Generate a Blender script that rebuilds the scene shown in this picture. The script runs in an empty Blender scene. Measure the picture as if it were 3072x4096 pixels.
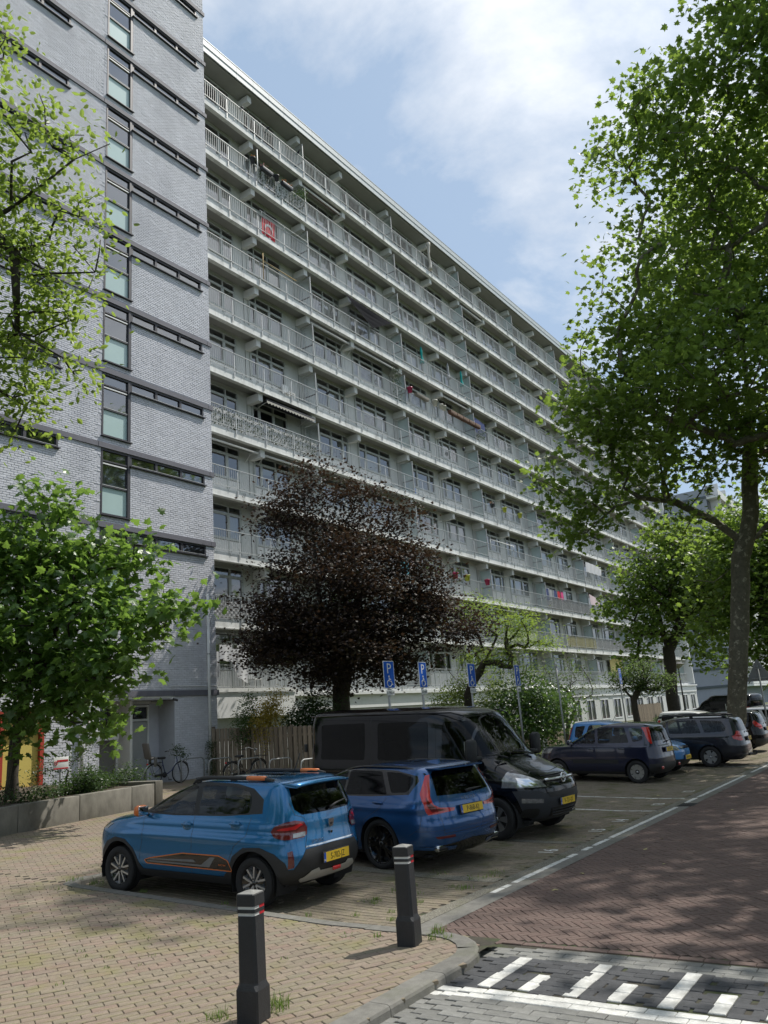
import bpy, bmesh, math, random
import numpy as np
from mathutils import Vector, Matrix, Euler
from mathutils.geometry import delaunay_2d_cdt, tessellate_polygon
random.seed(7); RNG = np.random.default_rng(7)
PI = math.pi; rad = math.radians
SC = bpy.context.scene; COL = SC.collection

# ------------------------------------------------------------------ camera
CAM_H = 2.1
_p, _r, _y = rad(14.704), rad(-4.417), rad(56.165)
FW = Vector((math.sin(_y)*math.cos(_p), math.cos(_y)*math.cos(_p), math.sin(_p)))
_rt = Vector((math.cos(_y), -math.sin(_y), 0)); _up = _rt.cross(FW)
RT = _rt*math.cos(_r) + _up*math.sin(_r); UP = -_rt*math.sin(_r) + _up*math.cos(_r)
cd = bpy.data.cameras.new('camera'); cam = bpy.data.objects.new('camera', cd); COL.objects.link(cam)
cam.matrix_world = Matrix(((RT.x, UP.x, -FW.x, 0), (RT.y, UP.y, -FW.y, 0), (RT.z, UP.z, -FW.z, CAM_H), (0, 0, 0, 1)))
cd.sensor_fit = 'VERTICAL'; cd.sensor_height = 36; cd.lens = 36*3200.08/4096; cd.clip_end = 3000; cd.clip_start = 0.05
SC.camera = cam
def project(P):
    """fraction of the frame (0..1, 0..1) and depth; used to decide how finely to build paving"""
    v = Vector(P) - Vector((0, 0, CAM_H)); z = v.dot(FW)
    if z < .2: return None
    return 0.5 + 3200.08*v.dot(RT)/z/3072, 0.5 - 3200.08*v.dot(UP)/z/4096, z
def in_view(P, m=.06):
    q = project(P)
    return q is not None and -m < q[0] < 1+m and -m < q[1] < 1+m

# ------------------------------------------------------------------ world and sun
SUN_EL, SUN_AZ = 56.0, 27.0            # elevation; azimuth from +X towards -Y
w = bpy.data.worlds.new('World'); SC.world = w; w.use_nodes = True
nt = w.node_tree; nt.nodes.clear()
def N(t, ty, **kw):
    n = t.nodes.new(ty)
    for k, v in kw.items():
        if k in n.inputs: n.inputs[k].default_value = v
        else: setattr(n, k, v)
    return n
out = N(nt, 'ShaderNodeOutputWorld'); bg = N(nt, 'ShaderNodeBackground', Strength=0.080)
sky = N(nt, 'ShaderNodeTexSky', sky_type='NISHITA', sun_disc=False)
sky.sun_elevation = rad(SUN_EL); sky.sun_rotation = rad(90+SUN_AZ); sky.air_density = 1.0; sky.dust_density = 2.0; sky.ozone_density = 1.2
tc = N(nt, 'ShaderNodeTexCoord'); sep = N(nt, 'ShaderNodeSeparateXYZ'); nt.links.new(tc.outputs['Generated'], sep.inputs[0])
mz = N(nt, 'ShaderNodeMath', operation='MAXIMUM'); nt.links.new(sep.outputs['Z'], mz.inputs[0]); mz.inputs[1].default_value = 0.06
az = N(nt, 'ShaderNodeMath', operation='ADD'); nt.links.new(mz.outputs[0], az.inputs[0]); az.inputs[1].default_value = 0.12
dx = N(nt, 'ShaderNodeMath', operation='DIVIDE'); dy = N(nt, 'ShaderNodeMath', operation='DIVIDE')
nt.links.new(sep.outputs['X'], dx.inputs[0]); nt.links.new(az.outputs[0], dx.inputs[1])
nt.links.new(sep.outputs['Y'], dy.inputs[0]); nt.links.new(az.outputs[0], dy.inputs[1])
cmb = N(nt, 'ShaderNodeCombineXYZ'); nt.links.new(dx.outputs[0], cmb.inputs[0]); nt.links.new(dy.outputs[0], cmb.inputs[1])
cmb.inputs[2].default_value = 31.5
n1 = N(nt, 'ShaderNodeTexNoise', Scale=2.3, Detail=10.0, Roughness=0.58, Distortion=0.25); nt.links.new(cmb.outputs[0], n1.inputs['Vector'])
n2 = N(nt, 'ShaderNodeTexNoise', Scale=0.8, Detail=3.0, Roughness=0.5); nt.links.new(cmb.outputs[0], n2.inputs['Vector'])
mx = N(nt, 'ShaderNodeMath', operation='MULTIPLY_ADD'); nt.links.new(n2.outputs[0], mx.inputs[0]); mx.inputs[1].default_value = 0.55; nt.links.new(n1.outputs[0], mx.inputs[2])
rp = N(nt, 'ShaderNodeValToRGB'); nt.links.new(mx.outputs[0], rp.inputs[0])
rp.color_ramp.elements[0].position = 0.71; rp.color_ramp.elements[0].color = (0.04, 0.04, 0.04, 1)
rp.color_ramp.elements[1].position = 0.94; rp.color_ramp.elements[1].color = (1, 1, 1, 1)
n3 = N(nt, 'ShaderNodeTexNoise', Scale=3.5, Detail=6.0, Roughness=0.6); nt.links.new(cmb.outputs[0], n3.inputs['Vector'])
rc = N(nt, 'ShaderNodeValToRGB'); nt.links.new(n3.outputs[0], rc.inputs[0])
rc.color_ramp.elements[0].position = 0.3; rc.color_ramp.elements[0].color = (5.6, 5.95, 6.5, 1)
rc.color_ramp.elements[1].position = 0.7; rc.color_ramp.elements[1].color = (7.9, 8.05, 8.25, 1)
blue = N(nt, 'ShaderNodeMix', data_type='RGBA', blend_type='MIX'); blue.inputs[0].default_value = 0.75
nt.links.new(sky.outputs[0], blue.inputs[6]); blue.inputs[7].default_value = (2.6, 3.6, 4.9, 1)
mixc = N(nt, 'ShaderNodeMix', data_type='RGBA'); nt.links.new(rp.outputs[0], mixc.inputs[0]); nt.links.new(blue.outputs[2], mixc.inputs[6])
# clouds glow towards the sun (forward scattering)
vd = N(nt, 'ShaderNodeVectorMath', operation='DOT_PRODUCT'); nt.links.new(tc.outputs['Generated'], vd.inputs[0])
vd.inputs[1].default_value = (math.cos(rad(SUN_AZ))*math.cos(rad(SUN_EL)), -math.sin(rad(SUN_AZ))*math.cos(rad(SUN_EL)), math.sin(rad(SUN_EL)))
vm = N(nt, 'ShaderNodeMath', operation='MAXIMUM'); nt.links.new(vd.outputs['Value'], vm.inputs[0]); vm.inputs[1].default_value = 0
vp = N(nt, 'ShaderNodeMath', operation='POWER'); nt.links.new(vm.outputs[0], vp.inputs[0]); vp.inputs[1].default_value = 5
va = N(nt, 'ShaderNodeMath', operation='MULTIPLY_ADD'); nt.links.new(vp.outputs[0], va.inputs[0]); va.inputs[1].default_value = .45; va.inputs[2].default_value = .80
vs = N(nt, 'ShaderNodeVectorMath', operation='SCALE'); nt.links.new(rc.outputs[0], vs.inputs[0]); nt.links.new(va.outputs[0], vs.inputs['Scale'])
nt.links.new(vs.outputs[0], mixc.inputs[7])
nt.links.new(mixc.outputs[2], bg.inputs[0]); nt.links.new(bg.outputs[0], out.inputs[0])
sd = bpy.data.lights.new('sun', 'SUN'); sd.energy = 2.5; sd.angle = rad(0.6); sd.color = (1.0, 0.95, 0.87)
so = bpy.data.objects.new('sun', sd); COL.objects.link(so)
TO_SUN = Vector((math.cos(rad(SUN_AZ))*math.cos(rad(SUN_EL)), -math.sin(rad(SUN_AZ))*math.cos(rad(SUN_EL)), math.sin(rad(SUN_EL))))
so.rotation_euler = TO_SUN.to_track_quat('Z', 'Y').to_euler(); so.location = (20, -10, 60)
SC.view_settings.view_transform = 'Standard'; SC.view_settings.look = 'None'; SC.view_settings.exposure = 0.95; SC.view_settings.gamma = 1.0
SC.view_settings.use_curve_mapping = False
SC.render.engine = 'CYCLES'
SC.cycles.max_bounces = 7; SC.cycles.diffuse_bounces = 3; SC.cycles.glossy_bounces = 3; SC.cycles.transmission_bounces = 4; SC.cycles.transparent_max_bounces = 10
SC.cycles.caustics_reflective = False; SC.cycles.caustics_refractive = False
SC.cycles.use_denoising = True

# ------------------------------------------------------------------ materials
MATS = {}
def M(name, col=(.5, .5, .5), rough=.6, metal=0., var=0., vscale=3., bump=0., bscale=40., tint=0., coat=0., spec=.5,
      transl=None, col2=None, alpha=None, emit=None, sheen=0., moss=None, stretch=None, aniso=None, grain=0.):
    """Procedural Principled material. var: noise mottling; col2: second colour mixed by noise;
    tint: per-piece variation (attribute 'tint' + object random); transl: translucent leaf colour."""
    if name in MATS: return MATS[name]
    m = bpy.data.materials.new(name); m.use_nodes = True; t = m.node_tree; b = t.nodes['Principled BSDF']
    L = t.links.new
    b.inputs['Roughness'].default_value = rough; b.inputs['Metallic'].default_value = metal
    b.inputs['Specular IOR Level'].default_value = spec
    if coat: b.inputs['Coat Weight'].default_value = coat; b.inputs['Coat Roughness'].default_value = .03
    if sheen: b.inputs['Sheen Weight'].default_value = sheen
    c = (*col, 1); src = None
    co = N(t, 'ShaderNodeTexCoord'); vec = co.outputs['Object']
    if stretch:
        mp = N(t, 'ShaderNodeMapping'); mp.inputs['Scale'].default_value = stretch; L(vec, mp.inputs[0]); vec = mp.outputs[0]
    def noise(sc, det=5., ro=.6):
        n = N(t, 'ShaderNodeTexNoise', Scale=sc, Detail=det, Roughness=ro); L(vec, n.inputs['Vector']); return n
    if col2 is not None:
        n = noise(vscale); r = N(t, 'ShaderNodeMapRange'); r.inputs[1].default_value = .38; r.inputs[2].default_value = .64; L(n.outputs[0], r.inputs[0])
        mixn = N(t, 'ShaderNodeMix', data_type='RGBA'); L(r.outputs[0], mixn.inputs[0]); mixn.inputs[6].default_value = c; mixn.inputs[7].default_value = (*col2, 1); src = mixn.outputs[2]
    def mul(valsock, lo, hi, frm=(0., 1.)):
        nonlocal src
        r = N(t, 'ShaderNodeMapRange'); r.inputs[1].default_value, r.inputs[2].default_value = frm; r.inputs[3].default_value = lo; r.inputs[4].default_value = hi; L(valsock, r.inputs[0])
        mm = N(t, 'ShaderNodeMix', data_type='RGBA', blend_type='MULTIPLY'); mm.inputs[0].default_value = 1
        if src is None: mm.inputs[6].default_value = c
        else: L(src, mm.inputs[6])
        L(r.outputs[0], mm.inputs[7]); src = mm.outputs[2]
    if var: mul(noise(vscale*1.7, 8., .65).outputs[0], 1-var, 1+var, (.3, .7))
    if tint or aniso:
        at = N(t, 'ShaderNodeAttribute'); at.attribute_name = 'tint'; oi = N(t, 'ShaderNodeObjectInfo')
        ad = N(t, 'ShaderNodeMath', operation='ADD'); L(at.outputs['Fac'], ad.inputs[0]); L(oi.outputs['Random'], ad.inputs[1])
        fr = N(t, 'ShaderNodeMath', operation='FRACT'); L(ad.outputs[0], fr.inputs[0])
        if aniso is not None:                   # aniso: list of (pos, colour) chosen per piece
            rmp = N(t, 'ShaderNodeValToRGB'); e = rmp.color_ramp.elements
            for i, (ps, cc) in enumerate(aniso):
                el = e[i] if i < 2 else e.new(ps)
                el.position = ps; el.color = (*cc, 1)
            L(fr.outputs[0], rmp.inputs[0])
            if src is None: src = rmp.outputs[0]
            else:
                mm = N(t, 'ShaderNodeMix', data_type='RGBA', blend_type='MIX'); mm.inputs[0].default_value = .5; L(src, mm.inputs[6]); L(rmp.outputs[0], mm.inputs[7]); src = mm.outputs[2]
            if var: mul(noise(vscale*2.3, 8., .7).outputs[0], 1-var, 1+var, (.3, .7))
        if tint: mul(fr.outputs[0], 1-tint, 1+tint)
    if grain: mul(noise(grain[0], 3., .7).outputs[0], 1-grain[1], 1+grain[1], (.25, .75))
    if moss:
        mc, msc, mlo, mhi = moss
        n = noise(msc, 6., .65); r = N(t, 'ShaderNodeMapRange'); r.inputs[1].default_value = mlo; r.inputs[2].default_value = mhi; L(n.outputs[0], r.inputs[0])
        mm = N(t, 'ShaderNodeMix', data_type='RGBA'); L(r.outputs[0], mm.inputs[0])
        if src is None: mm.inputs[6].default_value = c
        else: L(src, mm.inputs[6])
        mm.inputs[7].default_value = (*mc, 1); src = mm.outputs[2]
    if src is None: b.inputs['Base Color'].default_value = c
    else: L(src, b.inputs['Base Color'])
    if bump:
        bn = N(t, 'ShaderNodeBump', Strength=bump, Distance=.01); L(noise(bscale, 6., .65).outputs[0], bn.inputs['Height']); L(bn.outputs[0], b.inputs['Normal'])
    if emit: b.inputs['Emission Color'].default_value = (*emit[0], 1); b.inputs['Emission Strength'].default_value = emit[1]
    o = t.nodes['Material Output']
    if transl is not None:
        tr = N(t, 'ShaderNodeBsdfTranslucent'); ms = N(t, 'ShaderNodeMixShader'); ms.inputs[0].default_value = transl[1]
        tm = N(t, 'ShaderNodeMix', data_type='RGBA', blend_type='MULTIPLY'); tm.inputs[0].default_value = 0.0
        tr.inputs[0].default_value = (*transl[0], 1); L(b.outputs[0], ms.inputs[1]); L(tr.outputs[0], ms.inputs[2]); L(ms.outputs[0], o.inputs[0])
    if alpha is not None:                       # sheet of glass: see-through tint, body colour, mirror reflection
        tp = N(t, 'ShaderNodeBsdfTransparent'); tp.inputs[0].default_value = (*alpha[0], 1)
        m0 = N(t, 'ShaderNodeMixShader'); m0.inputs[0].default_value = 1-alpha[1]; L(tp.outputs[0], m0.inputs[1]); L(b.outputs[0], m0.inputs[2])
        gl_ = N(t, 'ShaderNodeBsdfGlossy', Roughness=rough); gl_.inputs[0].default_value = (.95, .97, 1, 1)
        ms = N(t, 'ShaderNodeMixShader'); fz = N(t, 'ShaderNodeFresnel'); fz.inputs[0].default_value = 1.5
        ma = N(t, 'ShaderNodeMath', operation='MULTIPLY_ADD'); L(fz.outputs[0], ma.inputs[0]); ma.inputs[1].default_value = .9; ma.inputs[2].default_value = alpha[2] if len(alpha) > 2 else .06
        ma.use_clamp = True
        L(ma.outputs[0], ms.inputs[0]); L(m0.outputs[0], ms.inputs[1]); L(gl_.outputs[0], ms.inputs[2]); L(ms.outputs[0], o.inputs[0])
    MATS[name] = m; return m

# ------------------------------------------------------------------ mesh helpers
def mesh_np(name, V, F, mats=(), mi=None, smooth=False, tint=None):
    """V (n,3); F: list of (k,m) int arrays (faces of m vertices)"""
    me = bpy.data.meshes.new(name); V = np.asarray(V, np.float32)
    F = [np.asarray(f, np.int32) for f in (F if isinstance(F, list) else [F]) if len(f)]
    me.vertices.add(len(V)); me.vertices.foreach_set('co', V.ravel())
    nl = sum(f.size for f in F); npoly = sum(len(f) for f in F)
    me.loops.add(nl); me.polygons.add(npoly)
    me.loops.foreach_set('vertex_index', np.concatenate([f.ravel() for f in F]))
    tot = np.concatenate([np.full(len(f), f.shape[1], np.int32) for f in F]); st = np.concatenate([[0], np.cumsum(tot)[:-1]]).astype(np.int32)
    me.polygons.foreach_set('loop_start', st)
    try: me.polygons.foreach_set('loop_total', tot)
    except Exception: pass
    if mi is not None: me.polygons.foreach_set('material_index', np.asarray(mi, np.int32))
    me.polygons.foreach_set('use_smooth', np.full(npoly, bool(smooth)))
    for m in mats: me.materials.append(m)
    if tint is not None:
        a = me.attributes.new('tint', 'FLOAT', 'FACE'); a.data.foreach_set('value', np.asarray(tint, np.float32))
    me.update(); me.validate(); return me
class MB:
    """collects boxes, tubes, lathes, polygons into one mesh with material slots"""
    def __init__(s): s.V = []; s.F = []; s.mi = []; s.sm = []; s.mats = []
    def slot(s, m):
        if m is None: return 0
        if m not in s.mats: s.mats.append(m)
        return s.mats.index(m)
    def add(s, V, F, m=None, smooth=False, X=None):
        o = len(s.V); k = s.slot(m)
        s.V += [tuple(X @ Vector(v)) if X is not None else tuple(v) for v in V]
        for f in F: s.F.append([i+o for i in f]); s.mi.append(k); s.sm.append(smooth)
        return s
    def box(s, c, d, m=None, rz=0., X=None, bev=0., taper=None):
        x, y, z = [v/2 for v in d]
        if bev <= 0:
            V = [(sx*x, sy*y, sz*z) for sz in (-1, 1) for sy in (-1, 1) for sx in (-1, 1)]
            F = [(0, 2, 3, 1), (4, 5, 7, 6), (0, 1, 5, 4), (2, 6, 7, 3), (0, 4, 6, 2), (1, 3, 7, 5)]
        else:
            bm = bmesh.new(); bmesh.ops.create_cube(bm, size=1)
            for v in bm.verts: v.co = Vector((v.co.x*2*x, v.co.y*2*y, v.co.z*2*z))
            bmesh.ops.bevel(bm, geom=bm.edges[:], offset=min(bev, .49*min(d)), segments=2, profile=.5, affect='EDGES')
            bm.verts.index_update(); V = [tuple(v.co) for v in bm.verts]; F = [[v.index for v in f.verts] for f in bm.faces]; bm.free()
        if taper: V = [(v[0]*(1+(taper-1)*(v[2]/z*.5+.5)), v[1]*(1+(taper-1)*(v[2]/z*.5+.5)), v[2]) for v in V]
        T = Matrix.Translation(c) @ Matrix.Rotation(rz, 4, 'Z')
        return s.add(V, F, m, bev > 0, (X @ T) if X is not None else T)
    def tube(s, pts, r, m=None, n=8, caps=True, X=None, smooth=True):
        pts = [Vector(p) for p in pts]; R = r if isinstance(r, (list, tuple)) else [r]*len(pts)
        V = []; F = []; ref = None
        for i, p in enumerate(pts):
            t = (pts[min(i+1, len(pts)-1)] - pts[max(i-1, 0)])
            t = t.normalized() if t.length > 1e-9 else Vector((0, 0, 1))
            if ref is None: ref = t.orthogonal().normalized()
            ref = (ref - t*ref.dot(t)); ref = ref.normalized() if ref.length > 1e-6 else t.orthogonal().normalized()
            b = t.cross(ref)
            for k in range(n): a = 2*PI*k/n; V.append(p + (ref*math.cos(a) + b*math.sin(a))*R[i])
        for i in range(len(pts)-1):
            for k in range(n): F.append((i*n+k, i*n+(k+1) % n, (i+1)*n+(k+1) % n, (i+1)*n+k))
        if caps: F.append(tuple(range(n-1, -1, -1))); F.append(tuple((len(pts)-1)*n+k for k in range(n)))
        return s.add(V, F, m, smooth, X)
    def lathe(s, prof, m=None, n=20, X=None, smooth=True, closed=False):
        V = []; F = []; k = len(prof)
        for i in range(n):
            a = 2*PI*i/n
            for r, z in prof: V.append((r*math.cos(a), r*math.sin(a), z))
        for i in range(n):
            for j in range(k-1 if not closed else k):
                a, b = i*k+j, i*k+(j+1) % k; c, d = ((i+1) % n)*k+(j+1) % k, ((i+1) % n)*k+j
                F.append((a, d, c, b))
        return s.add(V, F, m, smooth, X)
    def prism(s, poly, h0, h1, m=None, X=None, smooth=False):
        """poly in XY extruded h0..h1 in Z"""
        n = len(poly); V = [(p[0], p[1], h0) for p in poly]+[(p[0], p[1], h1) for p in poly]
        F = [(i, (i+1) % n, n+(i+1) % n, n+i) for i in range(n)]
        tri = tessellate_polygon([[Vector((p[0], p[1], 0)) for p in poly]])
        F += [tuple(n+i for i in t) for t in tri]+[tuple(reversed(t)) for t in tri]
        return s.add(V, F, m, smooth, X)
    def mesh(s, name):
        me = bpy.data.meshes.new(name); me.from_pydata(s.V, [], s.F)
        for m in s.mats: me.materials.append(m)
        me.polygons.foreach_set('material_index', s.mi); me.polygons.foreach_set('use_smooth', s.sm); me.update(); return me
    def obj(s, name, parent=None, **kw): return link(name, s.mesh(name), parent, **kw)
def link(name, me, parent=None, loc=None, rot=None, label=None, cat=None, group=None, kind=None):
    o = bpy.data.objects.new(name, me); COL.objects.link(o)
    if parent is not None: o.parent = parent
    if loc is not None: o.location = loc
    if rot is not None: o.rotation_euler = rot
    return tag(o, label, cat, group, kind)
def tag(o, label=None, cat=None, group=None, kind=None):
    if label: o['label'] = label
    if cat: o['category'] = cat
    if group: o['group'] = group
    if kind: o['kind'] = kind
    return o
def thing(name, label, cat, loc=(0, 0, 0), rz=0., group=None, rot=None):
    o = bpy.data.objects.new(name, None); COL.objects.link(o); o.empty_display_size = .2
    o.location = loc; o.rotation_euler = rot if rot is not None else (0, 0, rz); return tag(o, label, cat, group)
def copy_tree(o, parent=None):
    c = o.copy(); COL.objects.link(c)
    if parent is not None: c.parent = parent; c.matrix_parent_inverse = o.matrix_parent_inverse.copy()
    for ch in list(o.children): copy_tree(ch, c)
    return c
def text_mesh(txt, size, name='lettering', extrude=.001, spacing=1., font=None):
    cu = bpy.data.curves.new('txt', 'FONT'); cu.body = txt; cu.size = size; cu.align_x = 'CENTER'; cu.align_y = 'CENTER'; cu.extrude = extrude; cu.space_character = spacing; cu.resolution_u = 3
    ob = bpy.data.objects.new('txt', cu); COL.objects.link(ob); dg = bpy.context.evaluated_depsgraph_get(); dg.update()
    me = bpy.data.meshes.new_from_object(ob.evaluated_get(dg)); me.name = name; bpy.data.objects.remove(ob); bpy.data.curves.remove(cu); return me
def text(txt, size, mat, parent, loc, rot, name='lettering', sx=1., **kw):
    me = text_mesh(txt, size, name, **kw); me.materials.clear(); me.materials.append(mat)
    o = link(name, me, parent, loc, rot); o.scale = (sx, 1, 1); return o
SLOPE = .04
def gz(y): return SLOPE*min(max(0., y-6.), 16.1)
# ================================================================== GROUND
m_soil = M('soil', (.07, .055, .04), .95, var=.35, vscale=2, bump=.4, bscale=30)
m_sand = M('joint_sand', (.045, .04, .03), .95, var=.4, vscale=6, bump=.3, bscale=120, moss=((.05, .07, .02), 2.3, .5, .68))
m_grass_far = M('far_grass', (.05, .08, .025), .95, var=.3, vscale=.6)
TAN = [(0., (.18, .15, .12)), (.2, (.25, .21, .16)), (.4, (.24, .155, .135)), (.6, (.19, .175, .13)), (.8, (.26, .20, .17)), (1., (.20, .15, .13))]
m_pave = M('pavement_brick', (.23, .19, .15), .9, var=.16, vscale=9, bump=.35, bscale=90, aniso=TAN, col2=(.215, .19, .135), moss=((.20, .19, .085), 1.6, .50, .74), spec=.25, grain=(140, .22))
m_bay = M('bay_brick', (.20, .17, .13), .9, var=.18, vscale=9, bump=.35, bscale=90, aniso=[(0., (.17, .145, .115)), (.4, (.225, .185, .14)), (.7, (.185, .165, .13)), (1., (.25, .205, .16))], col2=(.19, .165, .12), moss=((.105, .11, .045), 1.6, .49, .70), spec=.25, grain=(140, .22))
m_road = M('road_brick', (.125, .09, .078), .82, var=.16, vscale=8, bump=.3, bscale=90, aniso=[(0., (.10, .072, .064)), (.5, (.142, .10, .086)), (1., (.12, .078, .068))], col2=(.135, .10, .088), spec=.3, grain=(150, .15))
m_roadfar = M('road_far', (.122, .088, .076), .85, var=.2, vscale=5, col2=(.135, .098, .085), bump=.2, bscale=40)
m_grey = M('grey_paver', (.20, .20, .19), .85, var=.2, vscale=10, bump=.35, bscale=120, tint=.16, moss=((.115, .12, .10), 2.0, .5, .75), spec=.3, grain=(160, .28))
m_black = M('black_paver', (.065, .067, .072), .82, var=.2, vscale=10, bump=.35, bscale=120, tint=.15, spec=.3, grain=(160, .30))
m_white = M('white_paver', (.60, .60, .575), .8, var=.22, vscale=14, bump=.3, bscale=120, tint=.10, moss=((.27, .27, .25), 5., .50, .72))
m_kerb = M('kerb_concrete', (.165, .16, .145), .9, var=.22, vscale=6, bump=.4, bscale=100, tint=.1, moss=((.12, .125, .085), 1.7, .5, .75))
m_gravel = M('gravel_strip', (.22, .21, .175), .95, var=.7, vscale=45, bump=.9, bscale=140, col2=(.13, .12, .095), moss=((.10, .105, .055), 1.5, .52, .72))
m_asph = M('asphalt', (.05, .05, .05), .9, var=.25, vscale=6, bump=.3, bscale=150)

def sheet(name, x0, x1, ys, dz, mat, **kw):
    V = []; F = []
    for i, y in enumerate(ys): V += [(x0, y, gz(y)+dz), (x1, y, gz(y)+dz)]
    for i in range(len(ys)-1): F.append((2*i, 2*i+1, 2*i+3, 2*i+2))
    me = bpy.data.meshes.new(name); me.from_pydata(V, [], F); me.materials.append(mat); me.update()
    return link(name, me, kind='structure', **kw)
ground = sheet('ground', -400, 1500, [-600, -9.5, 6, 22.1, 800], -.12, m_grass_far)
road = sheet('road', 7.5, 400, [-7.5, 5.0], -.009, m_sand)
far = sheet('far_roadway', 33, 400, [-7.5, 5.0], -.002, m_roadfar)
table = sheet('speed_table', -8, 7.52, [-7.5, 5.0], -.009, m_sand)
pavement = sheet('pavement', -8, 7.33, [3.96, 6, 10.75, 22.1, 24.5], .061, m_sand)
pavement2 = sheet('back_pavement', 7.33, 20.4, [10.78, 22.1, 24.5], .060, m_sand)
strip2 = sheet('verge', 20.4, 140, [10.8, 22.1, 24.5], .055, M('verge_soil', (.075, .085, .035), .95, var=.4, vscale=3, bump=.5, bscale=30))
bays = sheet('parking_bays', 7.36, 140, [4.95, 6, 10.8], -.010, m_sand)
sheet('far_parking', 33, 140, [4.97, 6, 10.8], -.003, m_bay)
south = sheet('south_pavement', -8, 400, [-14, -7.5], .05, m_pave)

def brick_tpl(ch=.005, depth=.03):
    """unit brick centred, top at z=0; x,y in -.5..+.5 (scaled later), chamfer handled in metres"""
    return ch, depth
def brick_arrays(L, W, ch=.005, depth=.03):
    V = []
    for z, c in ((-depth, 0), (-ch, 0), (0, ch)):
        for sx, sy in ((-1, -1), (1, -1), (1, 1), (-1, 1)): V.append((sx*(L/2-c), sy*(W/2-c), z))
    F = []
    for r in (0, 1):
        for k in range(4): F.append((r*4+k, r*4+(k+1) % 4, (r+1)*4+(k+1) % 4, (r+1)*4+k))
    F.append((8, 9, 10, 11))
    return np.array(V), np.array(F)
def pave(struct, items, mat, zoff, n_single=300, name='brick', maxd=45, zf=gz, ch=.005, jz=.0016):
    """items: list of (x, y, angle, length, width). Nearest pieces become objects, the rest one joined part."""
    vis = []
    for it in items:
        P = (it[0], it[1], zf(it[1])+zoff)
        q = project(P)
        if q and -.05 < q[0] < 1.05 and -.05 < q[1] < 1.06 and q[2] < maxd: vis.append((q[2], it))
    vis.sort(key=lambda t: t[0])
    cache = {}
    def tilt(y): return math.atan(SLOPE) if 6 < y < 22.1 and zf is gz else 0.
    for d, it in vis[:n_single]:
        key = (round(it[3], 2), round(it[4], 2))
        if key not in cache:
            V, F = brick_arrays(it[3], it[4], ch); cache[key] = mesh_np(name, V, [F], [mat], tint=np.zeros(len(F)))
        o = link(name, cache[key], struct)
        R = Matrix.Rotation(tilt(it[1]), 4, 'X') @ Matrix.Rotation(it[2], 4, 'Z') @ Euler((random.gauss(0, .006), random.gauss(0, .006), random.gauss(0, .006))).to_matrix().to_4x4()
        o.matrix_world = Matrix.Translation((it[0], it[1], zf(it[1])+zoff+random.gauss(0, jz))) @ R
    rest = vis[n_single:]
    if not rest: return
    A = np.array([t[1] for t in rest]); n = len(A)
    V0, F0 = brick_arrays(1, 1, 0)
    sgn = np.sign(V0[:, :2]); lv = np.repeat([0, 1, 2], 4)
    L, W = A[:, 3], A[:, 4]
    c = np.where(lv == 2, ch, 0.)
    vx = sgn[None, :, 0]*(L[:, None]/2-c[None]); vy = sgn[None, :, 1]*(W[:, None]/2-c[None]); vz = np.array([-.03, -ch, 0])[lv][None]+np.zeros((n, 1))
    tx, ty = RNG.normal(0, .006, (2, n, 1)); vz = vz+vx*tx+vy*ty+RNG.normal(0, jz, (n, 1))
    a = A[:, 2][:, None]+RNG.normal(0, .006, (n, 1)); X = A[:, 0][:, None]+vx*np.cos(a)-vy*np.sin(a); Y = A[:, 1][:, None]+vx*np.sin(a)+vy*np.cos(a)
    g = np.array([[zf(float(y)) for y in row] for row in Y]) if zf is gz else np.zeros_like(Y)
    Z = g+vz+zoff
    V = np.stack([X, Y, Z], -1).reshape(-1, 3); F = (F0[None]+12*np.arange(n)[:, None, None]).reshape(-1, 4)
    tint = np.repeat(RNG.random(n), len(F0))
    link(name+'_paving', mesh_np(name+'_paving', V, [F], [mat], tint=tint), struct, kind='stuff')

# --- pavement: stretcher bond, rows swinging with the corner
def rows(x0, x1, y0, y1, ang, L, W, test, gap=.004, bond=.5):
    c, s = math.cos(ang), math.sin(ang); pts = [(x, y) for x in (x0, x1) for y in (y0, y1)]
    us = [x*c+y*s for x, y in pts]; vs = [-x*s+y*c for x, y in pts]; out = []
    v = min(vs); r = 0
    while v < max(vs):
        u = min(us)+(r % 2)*bond*L+random.uniform(-.01, .01)
        while u < max(us):
            x, y = u*c-v*s, u*s+v*c
            if x0 < x < x1 and y0 < y < y1 and test(x, y): out.append((x, y, ang, L-gap, W-gap*2.1))
            u += L
        v += W; r += 1
    return out
corner = lambda x, y: not (x > 6.6 and y < 4.7 and (x-6.6)**2+(y-4.68)**2 > .70**2)
pave(pavement, rows(2.5, 7.33, 3.95, 17, rad(-27), .205, .1, corner), m_pave, .07)
pave(pavement2, rows(7.34, 20.3, 10.8, 23.4, rad(-27), .205, .1, lambda x, y: not (x < 15.2 and y > 15.6+(x-6)*.18)), m_pave, .07, n_single=0)
# --- speed table
line_x = lambda y: 6.23+(.0 if y < 3.2 else -.16*(y-3.2)**2)-.012*(y-2)
teeth = [(3.59, 6.97), (2.87, 7.05), (2.15, 7.12), (1.43, 7.15)]; shorts = [(3.24, 6.60), (2.53, 6.67), (1.80, 6.72), (1.08, 6.75)]
gi, wi, bi = [], [], []
x = 2.2; r = 0
W_, L_ = .105, .21
while x < 7.38:
    y = -1+(r % 2)*.105
    while y < 4.12:
        xx = x; lx = line_x(y)-6.23
        px = xx+lx
        if px < 7.40 :
            t = xx-6.18
            if -.11 < t < .105: wi.append((px, y, rad(90), L_-.004, W_-.004))
            elif .105 <= t < .86:
                bi.append((px, y, rad(90), L_-.004, W_-.004))
            else: gi.append((px, y, rad(90), L_-.004, W_-.004))
        y += L_
    x += W_; r += 1
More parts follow.
